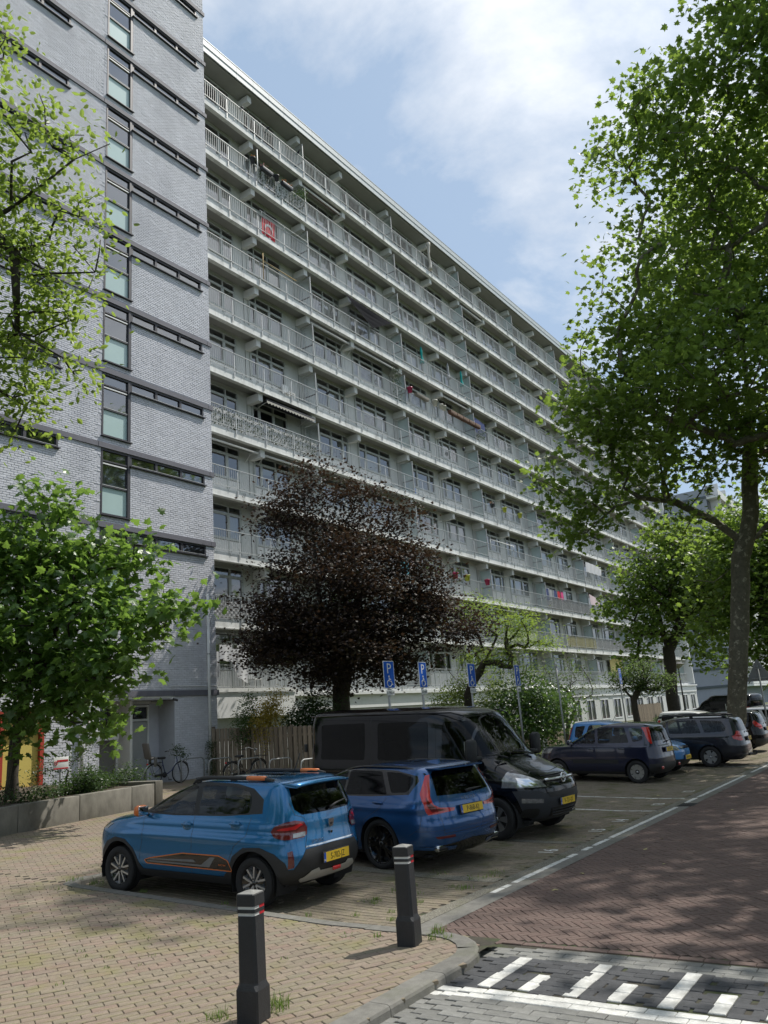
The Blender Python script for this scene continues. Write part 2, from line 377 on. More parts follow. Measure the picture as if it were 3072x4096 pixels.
# white teeth: pavers laid lengthwise along X, cut out of the black field
def tooth(y, xe):
    x = line_x(y)+.165; o = []
    while x < xe: o.append((x+.0, y, 0., .20, .118)); x += .205
    return o
tl = [it for y, xe in teeth+shorts for it in tooth(y, xe)]
bi = [b for b in bi if not any(abs(b[1]-t[1]) < .115 and abs(b[0]-t[0]) < .15 for t in tl)]
# fill beside the teeth with half pavers
for t in tl:
    for sg in (-1, 1):
        bi.append((t[0], t[1]+sg*.112, 0., .20, .098))
pave(table, gi, m_grey, 0., n_single=260, name='paver'); pave(table, wi+tl, m_white, .001, n_single=120, name='white_paver'); pave(table, bi, m_black, 0., n_single=160, name='black_paver')
# red soldier course between table and road
pave(road, [(7.47+.012*(4-y), y, rad(90), .20, .09) for y in np.arange(-.8, 4.1, .205)], m_road, .0, n_single=60, name='edging_brick')
# --- road: herringbone
def herring(x0, x1, y0, y1, w, n, ang, test):
    out = []; c, s = math.cos(ang), math.sin(ang); R = int(max(x1-x0, y1-y0)*1.1/w)+4; cx, cy = (x0+x1)/2, (y0+y1)/2
    for r in range(-R, R):
        for cidx in range(-R, R):
            d = (cidx-r) % (2*n)
            if d == 0: u, v, a = cidx+n/2, r+.5, 0.
            elif d == 2*n-1: u, v, a = cidx+.5, r+n/2, PI/2
            else: continue
            u *= w; v *= w; X, Y = cx+u*c-v*s, cy+u*s+v*c
            if x0 < X < x1 and y0 < Y < y1 and test(X, Y): out.append((X, Y, ang+a, n*w-.004, w-.004))
    return out
pave(road, herring(7.40, 20, -1.5, 4.93, .072, 3, rad(45), lambda x, y: in_view((x, y, 0)) and (x > 7.55 or y > 4.0))+herring(20, 33, 0., 4.93, .072, 3, rad(45), lambda x, y: in_view((x, y, 0))), m_road, 0.)
# --- parking bays
LINES = [16.9, 19.0, 27.2]
def bay_ok(x, y): return in_view((x, y, gz(y)), .03) and not any(abs(x-l) < .06 for l in LINES)
pave(bays, rows(7.40, 33, 5.34, 10.75, rad(90), .21, .105, bay_ok), m_bay, 0.)
pave(bays, [(l, y, rad(90), .285, .075) for l in LINES for y in np.arange(5.5, 10.6, .3)], m_white, .002, n_single=40, name='white_line_paver')
pave(bays, [(x, 5.12, 0., .285, .09) for x in np.arange(9.5, 33, .3) if not (17.5 < x < 18.1 or 24.1 < x < 25.0)], m_white, .006, n_single=80, name='edge_line_paver')
def strip(name, pts, wd, mat, dz, parent):
    V = []; F = []
    for x, y, nx, ny in pts: V += [(x-nx*wd/2, y-ny*wd/2, gz(y)+dz), (x+nx*wd/2, y+ny*wd/2, gz(y)+dz)]
    for i in range(len(pts)-1): F.append((2*i, 2*i+2, 2*i+3, 2*i+1))
    me = bpy.data.meshes.new(name); me.from_pydata(V, [], F); me.materials.append(mat); me.update(); return link(name, me, parent)
strip('gravel_strip', [(x, 5.255, 0, 1) for x in np.linspace(7.40, 60, 30)], .19, m_gravel, .006, bays)
strip('gutter', [(x, 5.02, 0, 1) for x in np.linspace(7.36, 60, 30)], .28, m_kerb, .003, bays)
for gx, gw in ((10.05, .26), (13.0, .2)): strip('gravel_strip', [(gx, y, 1, 0) for y in np.linspace(5.38, 10.7, 20)], gw, m_gravel, .005, bays)
m_paint = M('road_paint', (.7, .7, .67), .8, var=.25, vscale=12)
for t_, x_, y_ in (('16', 12.2, 5.62), ('15', 14.3, 5.62), ('14', 15.5, 5.62), ('13', 17.9, 5.62), ('12', 20.3, 5.62)):
    text(t_, .36, m_paint, bays, (x_, y_, .004), (0, 0, rad(0)), name='bay_number')
gm = MB(); 
for i in range(7): gm.box((17.8, 4.88+.04*i, .004), (.5, .02, .02), M('cast_iron', (.04, .04, .04), .6, metal=.6))
gm.box((17.8, 5.0, -.004), (.54, .32, .012), MATS['cast_iron']); g_ = gm.obj('drain_grate', bays)
# --- kerbs: swept profile, one object per stone
def kerb_path(pts, seg=.8):
    P = [Vector((a, b, 0)) for a, b in pts]; out = []
    d = [0.]
    for a, b in zip(P, P[1:]): d.append(d[-1]+(b-a).length)
    def at(s):
        i = max(j for j in range(len(d)) if d[j] <= s+1e-9); i = min(i, len(P)-2); return P[i].lerp(P[i+1], (s-d[i])/max(1e-9, d[i+1]-d[i]))
    s = 0
    while s < d[-1]-.05:
        e = min(s+seg, d[-1]); out.append([at(s+.003+(e-s-.006)*k/4) for k in range(5)]); s = e
    return out
kerb = thing('kerb', None, None); kerb['kind'] = 'structure'
def arc(cx, cy, r, a0, a1, n=9): return [(cx+r*math.cos(rad(a0+(a1-a0)*i/(n-1))), cy+r*math.sin(rad(a0+(a1-a0)*i/(n-1)))) for i in range(n)]
kp = [(-5, 3.90), (6.60, 3.90)]+arc(6.6, 4.68, .78, -86, 0)+[(7.38, 5.4), (7.38, 10.55)]+[(7.43, 10.68), (7.56, 10.75)]+[(140, 10.75)]
m_kk = m_kerb
for k, seg in enumerate(kerb_path(kp)):
    mid = seg[2]
    if mid.x > 45 and k % 1 == 0 and mid.x > 46: continue
    q = project((mid.x, mid.y, gz(mid.y)))
    if not q or not (-.1 < q[0] < 1.1): continue
    wd = .2 if mid.y < 5.2 else (.17 if mid.x < 7.5 else .12)
    prof = [(0, -.03), (-.002, .05), (-.012, .070), (-.035, .0785), (-wd, .0785), (-wd, -.03)]   # offset to the left of travel
    V = []; F = []
    for i, p in enumerate(seg):
        t = (seg[min(i+1, 4)]-seg[max(i-1, 0)]).normalized(); nr = Vector((-t.y, t.x, 0))
        for o_, z_ in prof: V.append((p.x-nr.x*o_, p.y-nr.y*o_, gz(p.y)+z_))
    n = len(prof)
    for i in range(4):
        for j in range(n-1): F.append((i*n+j, (i+1)*n+j, (i+1)*n+j+1, i*n+j+1))
    F += [tuple(range(n)), tuple(range(5*n-1, 4*n-1, -1))]
    me = bpy.data.meshes.new('kerb_stone'); me.from_pydata(V, [], F); me.materials.append(m_kk); me.update(); link('kerb_stone', me, kerb)
# ================================================================== BUILDINGS
m_mortar = M('painted_mortar', (.48, .49, .53), .9, var=.08, vscale=2, bump=.3, bscale=60)
m_brick = M('painted_brick', (.60, .61, .655), .72, var=.06, vscale=.9, bump=.45, bscale=55, tint=.075, stretch=(1, 1, .45), moss=((.49, .50, .545), .55, .50, .72), spec=.35)
m_anth = M('anthracite_frame', (.045, .045, .055), .5, spec=.5)
m_band = M('grey_band', (.135, .135, .16), .7, var=.1, vscale=3)
m_glass = M('window_glass', (.02, .024, .026), .03, spec=.9, alpha=((.80, .84, .83), .95, .13))
m_glass2 = M('stair_glass', (.10, .105, .105), .04, spec=.9, alpha=((.75, .79, .79), .85, .20))
m_frost = M('frosted_glass', (.46, .60, .585), .22, var=.05, vscale=.5, spec=.6)
m_inner = M('interior_plaster', (.68, .67, .63), .9)
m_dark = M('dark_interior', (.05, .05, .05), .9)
m_wht = M('white_trim', (.72, .73, .72), .5)
m_conc = M('painted_concrete', (.70, .71, .69), .8, var=.16, vscale=1.6, bump=.2, bscale=40, stretch=(1, 1, .35), moss=((.33, .335, .31), 1.8, .52, .78))
m_beam = M('beam_concrete', (.64, .65, .63), .8, var=.06, vscale=2, bump=.15, bscale=40)
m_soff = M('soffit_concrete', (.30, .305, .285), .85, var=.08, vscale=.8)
m_panel = M('facade_panel', (.57, .59, .575), .7, var=.05, vscale=.7)
m_winf = M('grey_window_frame', (.44, .47, .455), .5)
m_steel = M('galvanised_steel', (.48, .49, .48), .45, metal=.35, var=.1, vscale=8)
m_rust = M('stained_panel', (.7, .71, .70), .6, var=.04, vscale=3)
TY = 22.12
tower = thing('stair_tower', 'lavender grey painted brick stair tower with dark strip windows', 'building', (11, TY, 0))
apt = thing('apartment_block', 'long eleven-storey apartment block with rows of railed balconies', 'building', (57, 23.75, 0))
def put(o, par):             # parent but keep world coordinates
    o.parent = par; o.matrix_parent_inverse = Matrix.Translation(par.location).inverted(); return o
def P(mb, name, par, **kw): return put(mb.obj(name, **kw), par)
# ---- openings of the tower front (x0, x1, z0, z1)
holes = []; talls = []; strips_ = []; lstrips = []
for m in range(-2, 9):
    b = 14.245+2.8*m
    strips_.append((17.24, 20.72, b, b+.415)); holes.append((17.24, 20.72, b, b+.415))
    talls.append((16.03, 17.24, b-1.93, b+.415)); holes.append((16.03, 17.24, b-1.93, b+.415))
    lstrips.append((10.95, 14.40, b, b+.415)); holes.append((10.95, 14.40, b, b+.415))
door_hole = (16.15, 19.15, .3, 3.42); red_hole = (11.6, 14.25, .3, 3.2)
holes += [door_hole, red_hole]
def wall_cells(x0, x1, z0, z1, holes):
    xs = sorted({x0, x1, *[v for h in holes for v in h[:2] if x0 < v < x1]}); zs = sorted({z0, z1, *[v for h in holes for v in h[2:] if z0 < v < z1]})
    out = []
    for i in range(len(zs)-1):
        run = None
        for j in range(len(xs)-1):
            cx, cz = (xs[j]+xs[j+1])/2, (zs[i]+zs[i+1])/2
            solid = not any(h[0] < cx < h[1] and h[2] < cz < h[3] for h in holes)
            if solid: run = [run[0] if run else xs[j], xs[j+1]]
            if (not solid or j == len(xs)-2) and run: out.append((run[0], run[1], zs[i], zs[i+1])); run = None
    return out
mb = MB()
for a, b, c, d in wall_cells(-2, 21.14, .2, 38, holes):
    mb.add([(a, TY+.007, c), (b, TY+.007, c), (b, TY+.007, d), (a, TY+.007, d)], [(0, 1, 2, 3)], m_mortar)
for a, b, c, d in holes:     # reveals
    dp = .12 if (a, b, c, d) not in (door_hole, red_hole) else (.95 if (a, b, c, d) == door_hole else .25)
    for q in (((a, c), (a, d)), ((b, d), (b, c)), ((a, d), (b, d)), ((b, c), (a, c))):
        (xa, za), (xb, zb) = q; mb.add([(xa, TY+.007, za), (xb, TY+.007, zb), (xb, TY+dp, zb), (xa, TY+dp, za)], [(0, 1, 2, 3)], m_mortar)
mb.add([(21.14, TY+.007, .2), (21.14, 36, .2), (21.14, 36, 38), (21.14, TY+.007, 38)], [(0, 1, 2, 3)], m_mortar)
mb.add([(-2, TY+.007, 38), (21.14, TY+.007, 38), (21.14, 36, 38), (-2, 36, 38)], [(0, 1, 2, 3)], m_band)
mb.add([(-2, 36, .2), (-2, TY+.007, .2), (-2, TY+.007, 38), (-2, 36, 38)], [(0, 1, 2, 3)], m_mortar)
wall = P(mb, 'wall', tower)
# bricks, each its own relief
BL, BH = .225, .0755
br = []; r = 0; z = .35
bandz = [14.245+2.8*m+.435 for m in range(-2, 9)]+[3.53]
while z < 36.6:
    x = 7.0+(r % 2)*BL/2+random.uniform(-.02, .02)
    while x < 21.13:
        x0, x1 = x, min(x+BL-.009, 21.135)
        hit = any(h[0]-.0 < x1 and x0 < h[1] and h[2]-.02 < z+BH-.01 and z < h[3]+.0 for h in holes)
        if hit:          # cut the brick at the opening's jamb
            for h in holes:
                if h[2]-.02 < z+BH-.01 and z < h[3]:
                    if x0 < h[0] < x1: x1 = h[0]-.004
                    if x0 < h[1] < x1: x0 = h[1]+.004
            hit = any(h[0]+.01 < (x0+x1)/2 < h[1]-.01 and h[2]-.02 < z+BH-.01 and z < h[3] for h in holes)
        inb = any(b-.01 < z+BH/2 < b+.205 for b in bandz)
        if not hit and not inb and x1-x0 > .03 and not (15.885 < (x0+x1)/2 < 15.91 and z > 3.7):
            if abs((x0+x1)/2-15.9) < BL/2 and z > 3.7:     # expansion joint
                if x0 < 15.89: x1 = min(x1, 15.893)
            br.append((x0, x1, z, z+BH-.010))
        x += BL
    z += BH; r += 1
vis = []
for b in br:
    q = project(((b[0]+b[1])/2, TY, b[2]))
    if q and -.03 < q[0] < .45 and -.03 < q[1] < .85: vis.append((q[2], b))
vis.sort(key=lambda t: t[0]); single, rest = vis[:300], vis[300:]
def brick_front(L, H, pr, ch=.006):
    V = [(-L/2, .0, -H/2), (L/2, 0, -H/2), (L/2, 0, H/2), (-L/2, 0, H/2), (-L/2+ch, -pr, -H/2+ch), (L/2-ch, -pr, -H/2+ch), (L/2-ch, -pr, H/2-ch), (-L/2+ch, -pr, H/2-ch)]
    return V, [(4, 5, 6, 7), (0, 1, 5, 4), (1, 2, 6, 5), (2, 3, 7, 6), (3, 0, 4, 7)]
bc = {}
for d, b in single:
    key = round(b[1]-b[0], 2)
    if key not in bc:
        V, F = brick_front(key, BH-.010, .010); bc[key] = mesh_np('brick', V, [F], [m_brick], tint=[0]*5)
    put(link('brick', bc[key], loc=((b[0]+b[1])/2, TY+.006, (b[2]+b[3])/2), rot=(random.gauss(0, .012), random.gauss(0, .004), random.gauss(0, .006))), wall)
A = np.array([b for _, b in rest]); n = len(A)
V0, F0 = brick_front(2, 2, 1, 0); V0 = np.array(V0)
chx = np.array([0, 0, 0, 0, 1, -1, -1, 1])*.006; chz = np.array([0, 0, 0, 0, 1, 1, -1, -1])*.006
L = (A[:, 1]-A[:, 0])[:, None]/2; Hh = (A[:, 3]-A[:, 2])[:, None]/2
pr = (.010+RNG.normal(0, .0022, (n, 1)))*(V0[:, 1] < 0)[None]
vx = V0[None, :, 0]*L+chx; vz = V0[None, :, 2]*Hh+chz
tz = RNG.normal(0, .012, (n, 1)); txx = RNG.normal(0, .005, (n, 1))
vy = -pr + (vz*tz+vx*txx)*(V0[:, 1] < 0)[None]
Vv = np.stack([A[:, :2].mean(1)[:, None]+vx, TY+.006+vy, A[:, 2:].mean(1)[:, None]+vz], -1).reshape(-1, 3)
put(link('brickwork', mesh_np('brickwork', Vv, [(np.array(F0)[None]+8*np.arange(n)[:, None, None]).reshape(-1, 4)], [m_brick], tint=np.repeat(RNG.random(n), 5)), kind='stuff'), wall)
# bands
for bz in bandz:
    for xa, xb in (((-2, 15.885), (15.905, 20.96), (20.975, 21.2)) if bz > 4 else ((16.4, 19.1), (19.11, 21.2))):
        if bz > 4 or xa > 16: P(MB().box(((xa+xb)/2, TY-.005, bz+.09), (xb-xa, .09, .185), m_band), 'concrete_band', tower)
# tall stair windows and strip windows
def frame_rect(mb, x0, x1, z0, z1, y, w, d, m, bars_x=(), bars_z=()):
    mb.box(((x0+x1)/2, y, z1-w/2), (x1-x0, d, w), m); mb.box(((x0+x1)/2, y, z0+w/2), (x1-x0, d, w), m)
    for x in (x0+w/2, x1-w/2): mb.box((x, y, (z0+z1)/2), (w, d, z1-z0-2*w), m)
    for x, ww in bars_x: mb.box((x, y, (z0+z1)/2), (ww, d*.9, z1-z0-2*w), m)
    for z, ww in bars_z: mb.box(((x0+x1)/2, y, z), (x1-x0-2*w, d*.9, ww), m)
def pane(x0, x1, z0, z1, y, m, par, name='pane'):
    me = mesh_np(name, [(x0, y, z0), (x1, y, z0), (x1, y, z1), (x0, y, z1)], [np.array([[0, 1, 2, 3]])], [m]); return put(link(name, me), par)
for (x0, x1, z0, z1), (a0, a1, c0, c1), (l0, l1, k0, k1) in zip(talls, strips_, lstrips):
    mb = MB(); zt, zm = z1-.43, z0+1.02
    frame_rect(mb, x0+.01, x1-.0, z0, z1, TY+.045, .065, .10, m_anth, bars_z=((zt, .05), (zm, .055)))
    mb.box((x1-.075, TY+.03, (z0+z1)/2), (.09, .10, z1-z0), m_anth)
    mb.box(((x0+x1)/2, TY-.012, z0-.014), (x1-x0+.06, .16, .03), m_anth)
    mb.box(((x0+x1)/2-.03, TY+.03, zt-.10), (x1-x0-.22, .05, .045), m_wht); mb.box(((x0+x1)/2-.03, TY+.01, zm+.035), (x1-x0-.2, .03, .014), m_wht)  # upper white bar paints in the sunlit sill edge below the top transom
    w_ = P(mb, 'stair_window', tower)
    pane(x0+.07, x1-.12, zt+.02, z1-.06, TY+.055, m_glass2, w_); pane(x0+.07, x1-.12, zm+.03, zt-.02, TY+.056, m_glass2, w_); pane(x0+.07, x1-.12, z0+.06, zm-.02, TY+.054, m_frost, w_, 'frosted_pane')
    for (s0, s1, d0, d1) in ((a0, a1, c0, c1), (l0, l1, k0, k1)):
        mb = MB(); th = (s1-s0)/3
        frame_rect(mb, s0, s1, d0, d1, TY+.045, .06, .10, m_anth, bars_x=((s0+th, .10), (s0+2*th, .10)))
        mb.box(((s0+s1)/2, TY-.014, d0-.012), (s1-s0+.10, .17, .026), m_anth); mb.box(((s0+s1)/2, TY+.0, d0+.063), (s1-s0-.12, .02, .010), m_wht)
        w_ = P(mb, 'strip_window', tower)
        for i in range(3): pane(s0+i*th+.055, s0+(i+1)*th-.055, d0+.055, d1-.055, TY+.058, m_glass2, w_)
mb = MB()
mb.add([(7, TY+1.6, .5), (21, TY+1.6, .5), (21, TY+1.6, 37), (7, TY+1.6, 37)], [(0, 1, 2, 3)], m_inner)
for m in range(-4, 9): mb.box((14, TY+.9, 14.245+2.8*m+.62), (14, 1.4, .22), m_inner); mb.box((16.6, TY+1.0, 14.245+2.8*m-.75), (1.2, 1.1, .16), m_inner, X=None)
for x in (10.7, 15.7, 17.5): mb.box((x, TY+.9, 19), (.1, 1.4, 37), m_inner)
P(mb, 'stair_interior', tower)
# entrance: recess with double door
gy = gz(23)+.06
dY = TY+.86
mb = MB(); frame_rect(mb, 16.32, 18.72, gy, 3.30, dY, .07, .10, m_conc, bars_x=((17.42, .07),), bars_z=((2.80, .07),))
mb.box((16.23, dY, 1.9), (.17, .08, 2.9), m_mortar); mb.box((18.94, dY, 1.9), (.42, .08, 2.9), m_mortar); mb.box((17.6, dY, 3.38), (3, .1, .1), m_conc)
dr = P(mb, 'entrance_door', tower)
dl = P(MB().box((16.90, dY+.01, (gy+2.77)/2), (.96, .05, 2.77-gy-.04), M('grey_door', (.17, .165, .155), .45, var=.06)), 'door_leaf', dr); tag(dl, 'dark grey fixed door leaf')
d2 = MB().box((18.07, dY+.0, (gy+2.77)/2), (1.2, .05, 2.77-gy-.05), M('light_door', (.36, .365, .355), .45, var=.04), bev=.006)
d2.box((18.07, dY-.03, gy+.45), (1.05, .012, .72), MATS['light_door'], bev=.005); d2.box((18.07, dY-.032, gy+.82), (1.05, .02, .02), m_steel)
d2.box((17.56, dY-.04, gy+1.12), (.14, .03, .34), m_steel); d2.box((17.56, dY-.06, gy+1.14), (.05, .03, .10), m_dark); d2.tube([(17.72, dY-.03, gy+1.02), (17.72, dY-.08, gy+1.02), (17.80, dY-.08, gy+1.02)], .012, m_steel)
o = P(d2, 'door_leaf', dr); tag(o, 'light grey door leaf with steel handle plate')
for a, b in ((16.40, 17.37), (17.47, 18.64)): pane(a, b, 2.85, 3.22, dY-.01, M('dark_pane', (.02, .022, .025), .05, spec=.9), dr)
tag(pane(17.16, 17.30, 2.87, 2.98, dY-.02, m_wht, dr, 'sticker'))
P(MB().box((19.05, TY+.45, 3.46), (.5, .85, .12), m_band).box((17.7, TY+.42, 3.50), (2.9, .88, .06), m_conc), 'recess_soffit', tower)
P(MB().box((17.5, TY+.3, 3.44), (.9, .10, .05), m_wht), 'entrance_lamp', tower)
P(MB().box((17.6, TY+.45, gz(22.5)+.03), (3.0, .95, .08), m_kerb), 'door_step', tower)
# red framed yellow window and number plate beside the entrance
m_red = M('red_frame', (.42, .05, .03), .5); m_yel = M('yellow_blind', (.62, .50, .13), .7, var=.06, stretch=(1, 1, 8), vscale=4)
mb = MB(); frame_rect(mb, 11.62, 14.25, .9, 3.2, TY+.06, .12, .14, m_red, bars_x=((12.95, .1),), bars_z=((2.62, .09),))
rw = P(mb, 'red_window', tower); pane(11.75, 12.9, 1.0, 3.05, TY+.09, m_yel, rw, 'yellow_panel'); pane(13.0, 14.12, 1.0, 3.05, TY+.09, m_yel, rw, 'yellow_panel')
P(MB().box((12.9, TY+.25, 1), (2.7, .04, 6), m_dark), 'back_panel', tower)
s_ = thing('number_plate', 'white plaque reading B with red border beside the entrance', 'sign', (15.83, TY-.02, 2.86))
link('plate', MB().box((0, 0, 0), (.24, .012, .22), m_red, bev=.004).mesh('plate'), s_); link('face', MB().box((0, -.008, 0), (.20, .004, .18), m_wht).mesh('face'), s_)
text('B', .13, m_dark, s_, (0, -.0115, 0), (PI/2, 0, 0))
for x, z0, z1, lab in ((15.46, .5, 3.6, 'grey drain pipe on the brick wall left of the entrance'), (20.68, .6, 7.2, 'tall pale drain pipe near the corner of the brick tower')):
    t = thing('drain_pipe', lab, 'pipe', (x, TY-.09, z0)); a = MB().tube([(0, 0, 0), (0, 0, z1-z0)], .055, m_conc if x > 18 else m_steel, 10); link('pipe', a.mesh('pipe'), t)
    k = MB(); [k.lathe([(.055, -.02), (.068, -.02), (.068, .02), (.055, .02)], m_steel, 10, X=Matrix.Translation((0, 0, zz))) for zz in np.arange(1.5, z1-z0, 2.9)]; link('brackets', k.mesh('brackets'), t)
cb = MB(); cb.tube([(x, TY-.06, 3.86+.012*math.sin(x*3)) for x in np.linspace(18.9, 21.2, 20)], .014, m_wht, 6)
tag(cb.obj('cable'), 'white cable along the band above the entrance', 'cable')
t = thing('security_camera', 'small black security camera under the band by the entrance', 'camera', (18.98, TY-.1, 3.42)); link('housing', MB().tube([(0, 0, 0), (.13, -.12, -.06)], .04, m_dark, 10).mesh('housing'), t); link('bracket', MB().box((0, .04, .03), (.06, .1, .08), m_wht).mesh('bracket'), t)

# ------------------------------------------------------------------ apartment block
FY, WY = 23.75, 24.62; X0, X1 = 21.16, 93.2
BX = [22.25, 26.146, 30.04, 33.923, 38.83, 43.735, 47.63, 51.55, 56.5, 61.4, 65.3, 69.2, 74.1, 79.0, 82.9, 86.8, 91.7]
zt = lambda k: 31.85-2.8*k          # balcony floor of row k (0 is the top)
for k in range(11):
    mb = MB(); z = zt(k)
    mb.box(((X0+X1)/2, FY+.10, z-.19), (X1-X0, .2, .38), m_conc)                # front edge
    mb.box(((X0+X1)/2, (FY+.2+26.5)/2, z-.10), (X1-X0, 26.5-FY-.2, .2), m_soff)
    P(mb, 'balcony_slab', apt)
    P(MB().box(((X0+X1)/2, FY-.012, z-.362), (X1-X0, .024, .03), m_conc), 'drip_edge', apt)
beam = MB().box((-.14, 24.42-.12, .19), (.28, .80, .38), m_beam).mesh('beam')
for k in range(11):
    for b in BX[1:]:
        put(link('beam', beam, loc=(b, 0, zt(k)+2.04)), apt)
# roof
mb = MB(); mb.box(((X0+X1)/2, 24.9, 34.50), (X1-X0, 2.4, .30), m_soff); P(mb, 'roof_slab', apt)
m_fas = M('roof_fascia', (.50, .54, .55), .5, var=.05, vscale=1)
pu = MB().box((0, 0, 0), (1.19, .05, .36), m_fas).mesh('fascia_panel'); pl = MB().box((0, 0, 0), (1.19, .05, .33), m_fas).mesh('fascia_panel')
for i in range(60):
    x = X0+.6+1.2*i; put(link('fascia_panel', pu, loc=(x, 23.57, 34.85)), apt); put(link('fascia_panel', pl, loc=(x, 23.60, 34.50)), apt)
P(MB().box(((X0+X1)/2, 23.66, 35.045), (X1-X0, .26, .03), m_steel), 'roof_trim', apt)
# walls between beams with windows
def bay_layout(i):
    """window lights (x0, x1) between beam i and i+1, measured from beam i"""
    a, b = BX[i], BX[i+1]; W = b-a
    if i == 0: return [(a+.10, a+.95), (a+.98, a+2.13), (a+2.17, a+2.90)]
    if W < 4.2: return [(a+.03, a+.47), (a+.50, a+1.46), (a+1.50, a+2.46)] if i % 4 in (1, 0) else [(b-.28-2.46, b-.28-1.5), (b-.28-1.46, b-.28-.5), (b-.28-.47, b-.28-.03)]
    return [(a+.72, a+1.36), (a+1.40, a+2.68), (a+2.72, a+3.78)] if i % 4 == 3 else [(a+1.15, a+1.83), (a+1.87, a+3.2), (a+3.24, a+3.85)]
SILL, TRANS, HEAD = .86, 2.02, 2.40
m_curt = M('net_curtain', (.74, .74, .71), .9, stretch=(9, 1, .3), vscale=3, var=.12, transl=((.7, .7, .68), .3))
m_curt2 = M('dark_curtain', (.20, .17, .15), .9, stretch=(9, 1, .3), vscale=3, var=.2)
m_blind = M('roller_blind', (.62, .60, .55), .8)
def window_mesh(L):
    mb = MB(); x0, x1 = L[0][0], L[-1][1]
    mb.box(((x0+x1)/2, 0, HEAD-.03), (x1-x0+.08, .09, .06), m_winf); mb.box(((x0+x1)/2, 0, TRANS), (x1-x0+.04, .085, .07), m_winf); mb.box(((x0+x1)/2, -.005, SILL), (x1-x0+.08, .11, .06), m_winf)
    xs = [x0-.02]+[(L[i][1]+L[i+1][0])/2 for i in range(len(L)-1)]+[x1+.02]
    for x in xs: mb.box((x, 0, HEAD/2), (.055, .092, HEAD), m_winf)
    for a, b in L:
        mb.box(((a+b)/2, .005, SILL/2-.01), (b-a-.02, .05, SILL-.08), m_rust)
        mb.box(((a+b)/2, -.01, SILL+.055), (b-a-.04, .06, .05), m_winf); mb.box(((a+b)/2, -.01, TRANS-.055), (b-a-.04, .06, .05), m_winf)
        for x in (a+.035, b-.035): mb.box((x, -.01, (SILL+TRANS)/2), (.045, .06, TRANS-SILL-.12), m_winf)
    return mb.mesh('window')
def pane_verts(L):
    Q = []
    for a, b in L:
        for z0, z1 in ((SILL+.07, TRANS-.07), (TRANS+.035, HEAD-.06)): Q.append((a+.05, b-.05, z0, z1))
    return Q
pane_budget = 300; rest_panes = []
order = sorted([(project((BX[i]+2, WY, zt(k)+1.2))[2], i, k) for i in range(len(BX)-1) for k in range(11)])
wmesh = {}; pmesh = {}; cmesh = {}
rnd = random.Random(11)
def curtain_mesh(w, h, m, ph):
    n = max(8, int(w*14)); V = []; F = []
    for i in range(n+1):
        x = w*i/n; y = .03*math.sin(ph+x*38)
        V += [(x, y, 0), (x, y*1.15, h)]
    for i in range(n): F.append((2*i, 2*i+2, 2*i+3, 2*i+1))
    me = bpy.data.meshes.new('curtain'); me.from_pydata(V, [], F); me.materials.append(m); me.polygons.foreach_set('use_smooth', [True]*n); me.update(); return me
for d, i, k in order:
    L = bay_layout(i); key = tuple((round(a-BX[i], 2), round(b-BX[i], 2)) for a, b in L)
    rel = [(a-BX[i], b-BX[i]) for a, b in L]
    if key not in wmesh: wmesh[key] = window_mesh(rel)
    wo = put(link('window', wmesh[key], loc=(BX[i], WY, zt(k))), apt)
    near = pane_budget >= 6 and BX[i] < 62
    for (a, b, z0, z1) in pane_verts(rel):
        if near:
            kk = (round(b-a, 3), round(z1-z0, 3))
            if kk not in pmesh: pmesh[kk] = mesh_np('pane', [(0, 0, 0), (kk[0], 0, 0), (kk[0], 0, kk[1]), (0, 0, kk[1])], [np.array([[0, 1, 2, 3]])], [m_glass])
            link('pane', pmesh[kk], wo, loc=(a, .01, z0), rot=(random.gauss(0, .004), 0, random.gauss(0, .004))); pane_budget -= 1
        else: rest_panes.append((BX[i]+a, BX[i]+b, zt(k)+z0, zt(k)+z1))
    if BX[i] < 66:
        for (a, b) in rel:
            u = rnd.random(); hh = TRANS-SILL
            if u < .50: cw, fr, m_ = b-a-.06, 1., m_curt
            elif u < .62: cw, fr, m_ = (b-a)*.35, 1., m_curt
            elif u < .74: cw, fr, m_ = (b-a)-.06, rnd.uniform(.3, .8), m_blind
            elif u < .80: cw, fr, m_ = (b-a)*.5, 1., m_curt2
            else: continue
            kk = (round(cw, 2), round(hh*fr, 1), m_.name)
            if kk not in cmesh: cmesh[kk] = curtain_mesh(cw, hh*fr, m_, rnd.random()*6)
            link('curtain', cmesh[kk], wo, loc=(a+.03+(0 if u > .2 else rnd.uniform(0, max(0, b-a-.06-cw))), .13+.02*rnd.random(), SILL+.02+(hh-hh*fr)))
R_ = np.array(rest_panes); n = len(R_)
Vp = np.stack([np.stack([R_[:, a], np.full(n, WY+.01), R_[:, c]], -1) for a, c in ((0, 2), (1, 2), (1, 3), (0, 3))], 1).reshape(-1, 3)
put(link('pane', mesh_np('pane', Vp, [np.arange(4*n).reshape(-1, 4)], [m_glass]), kind='stuff'), apt)
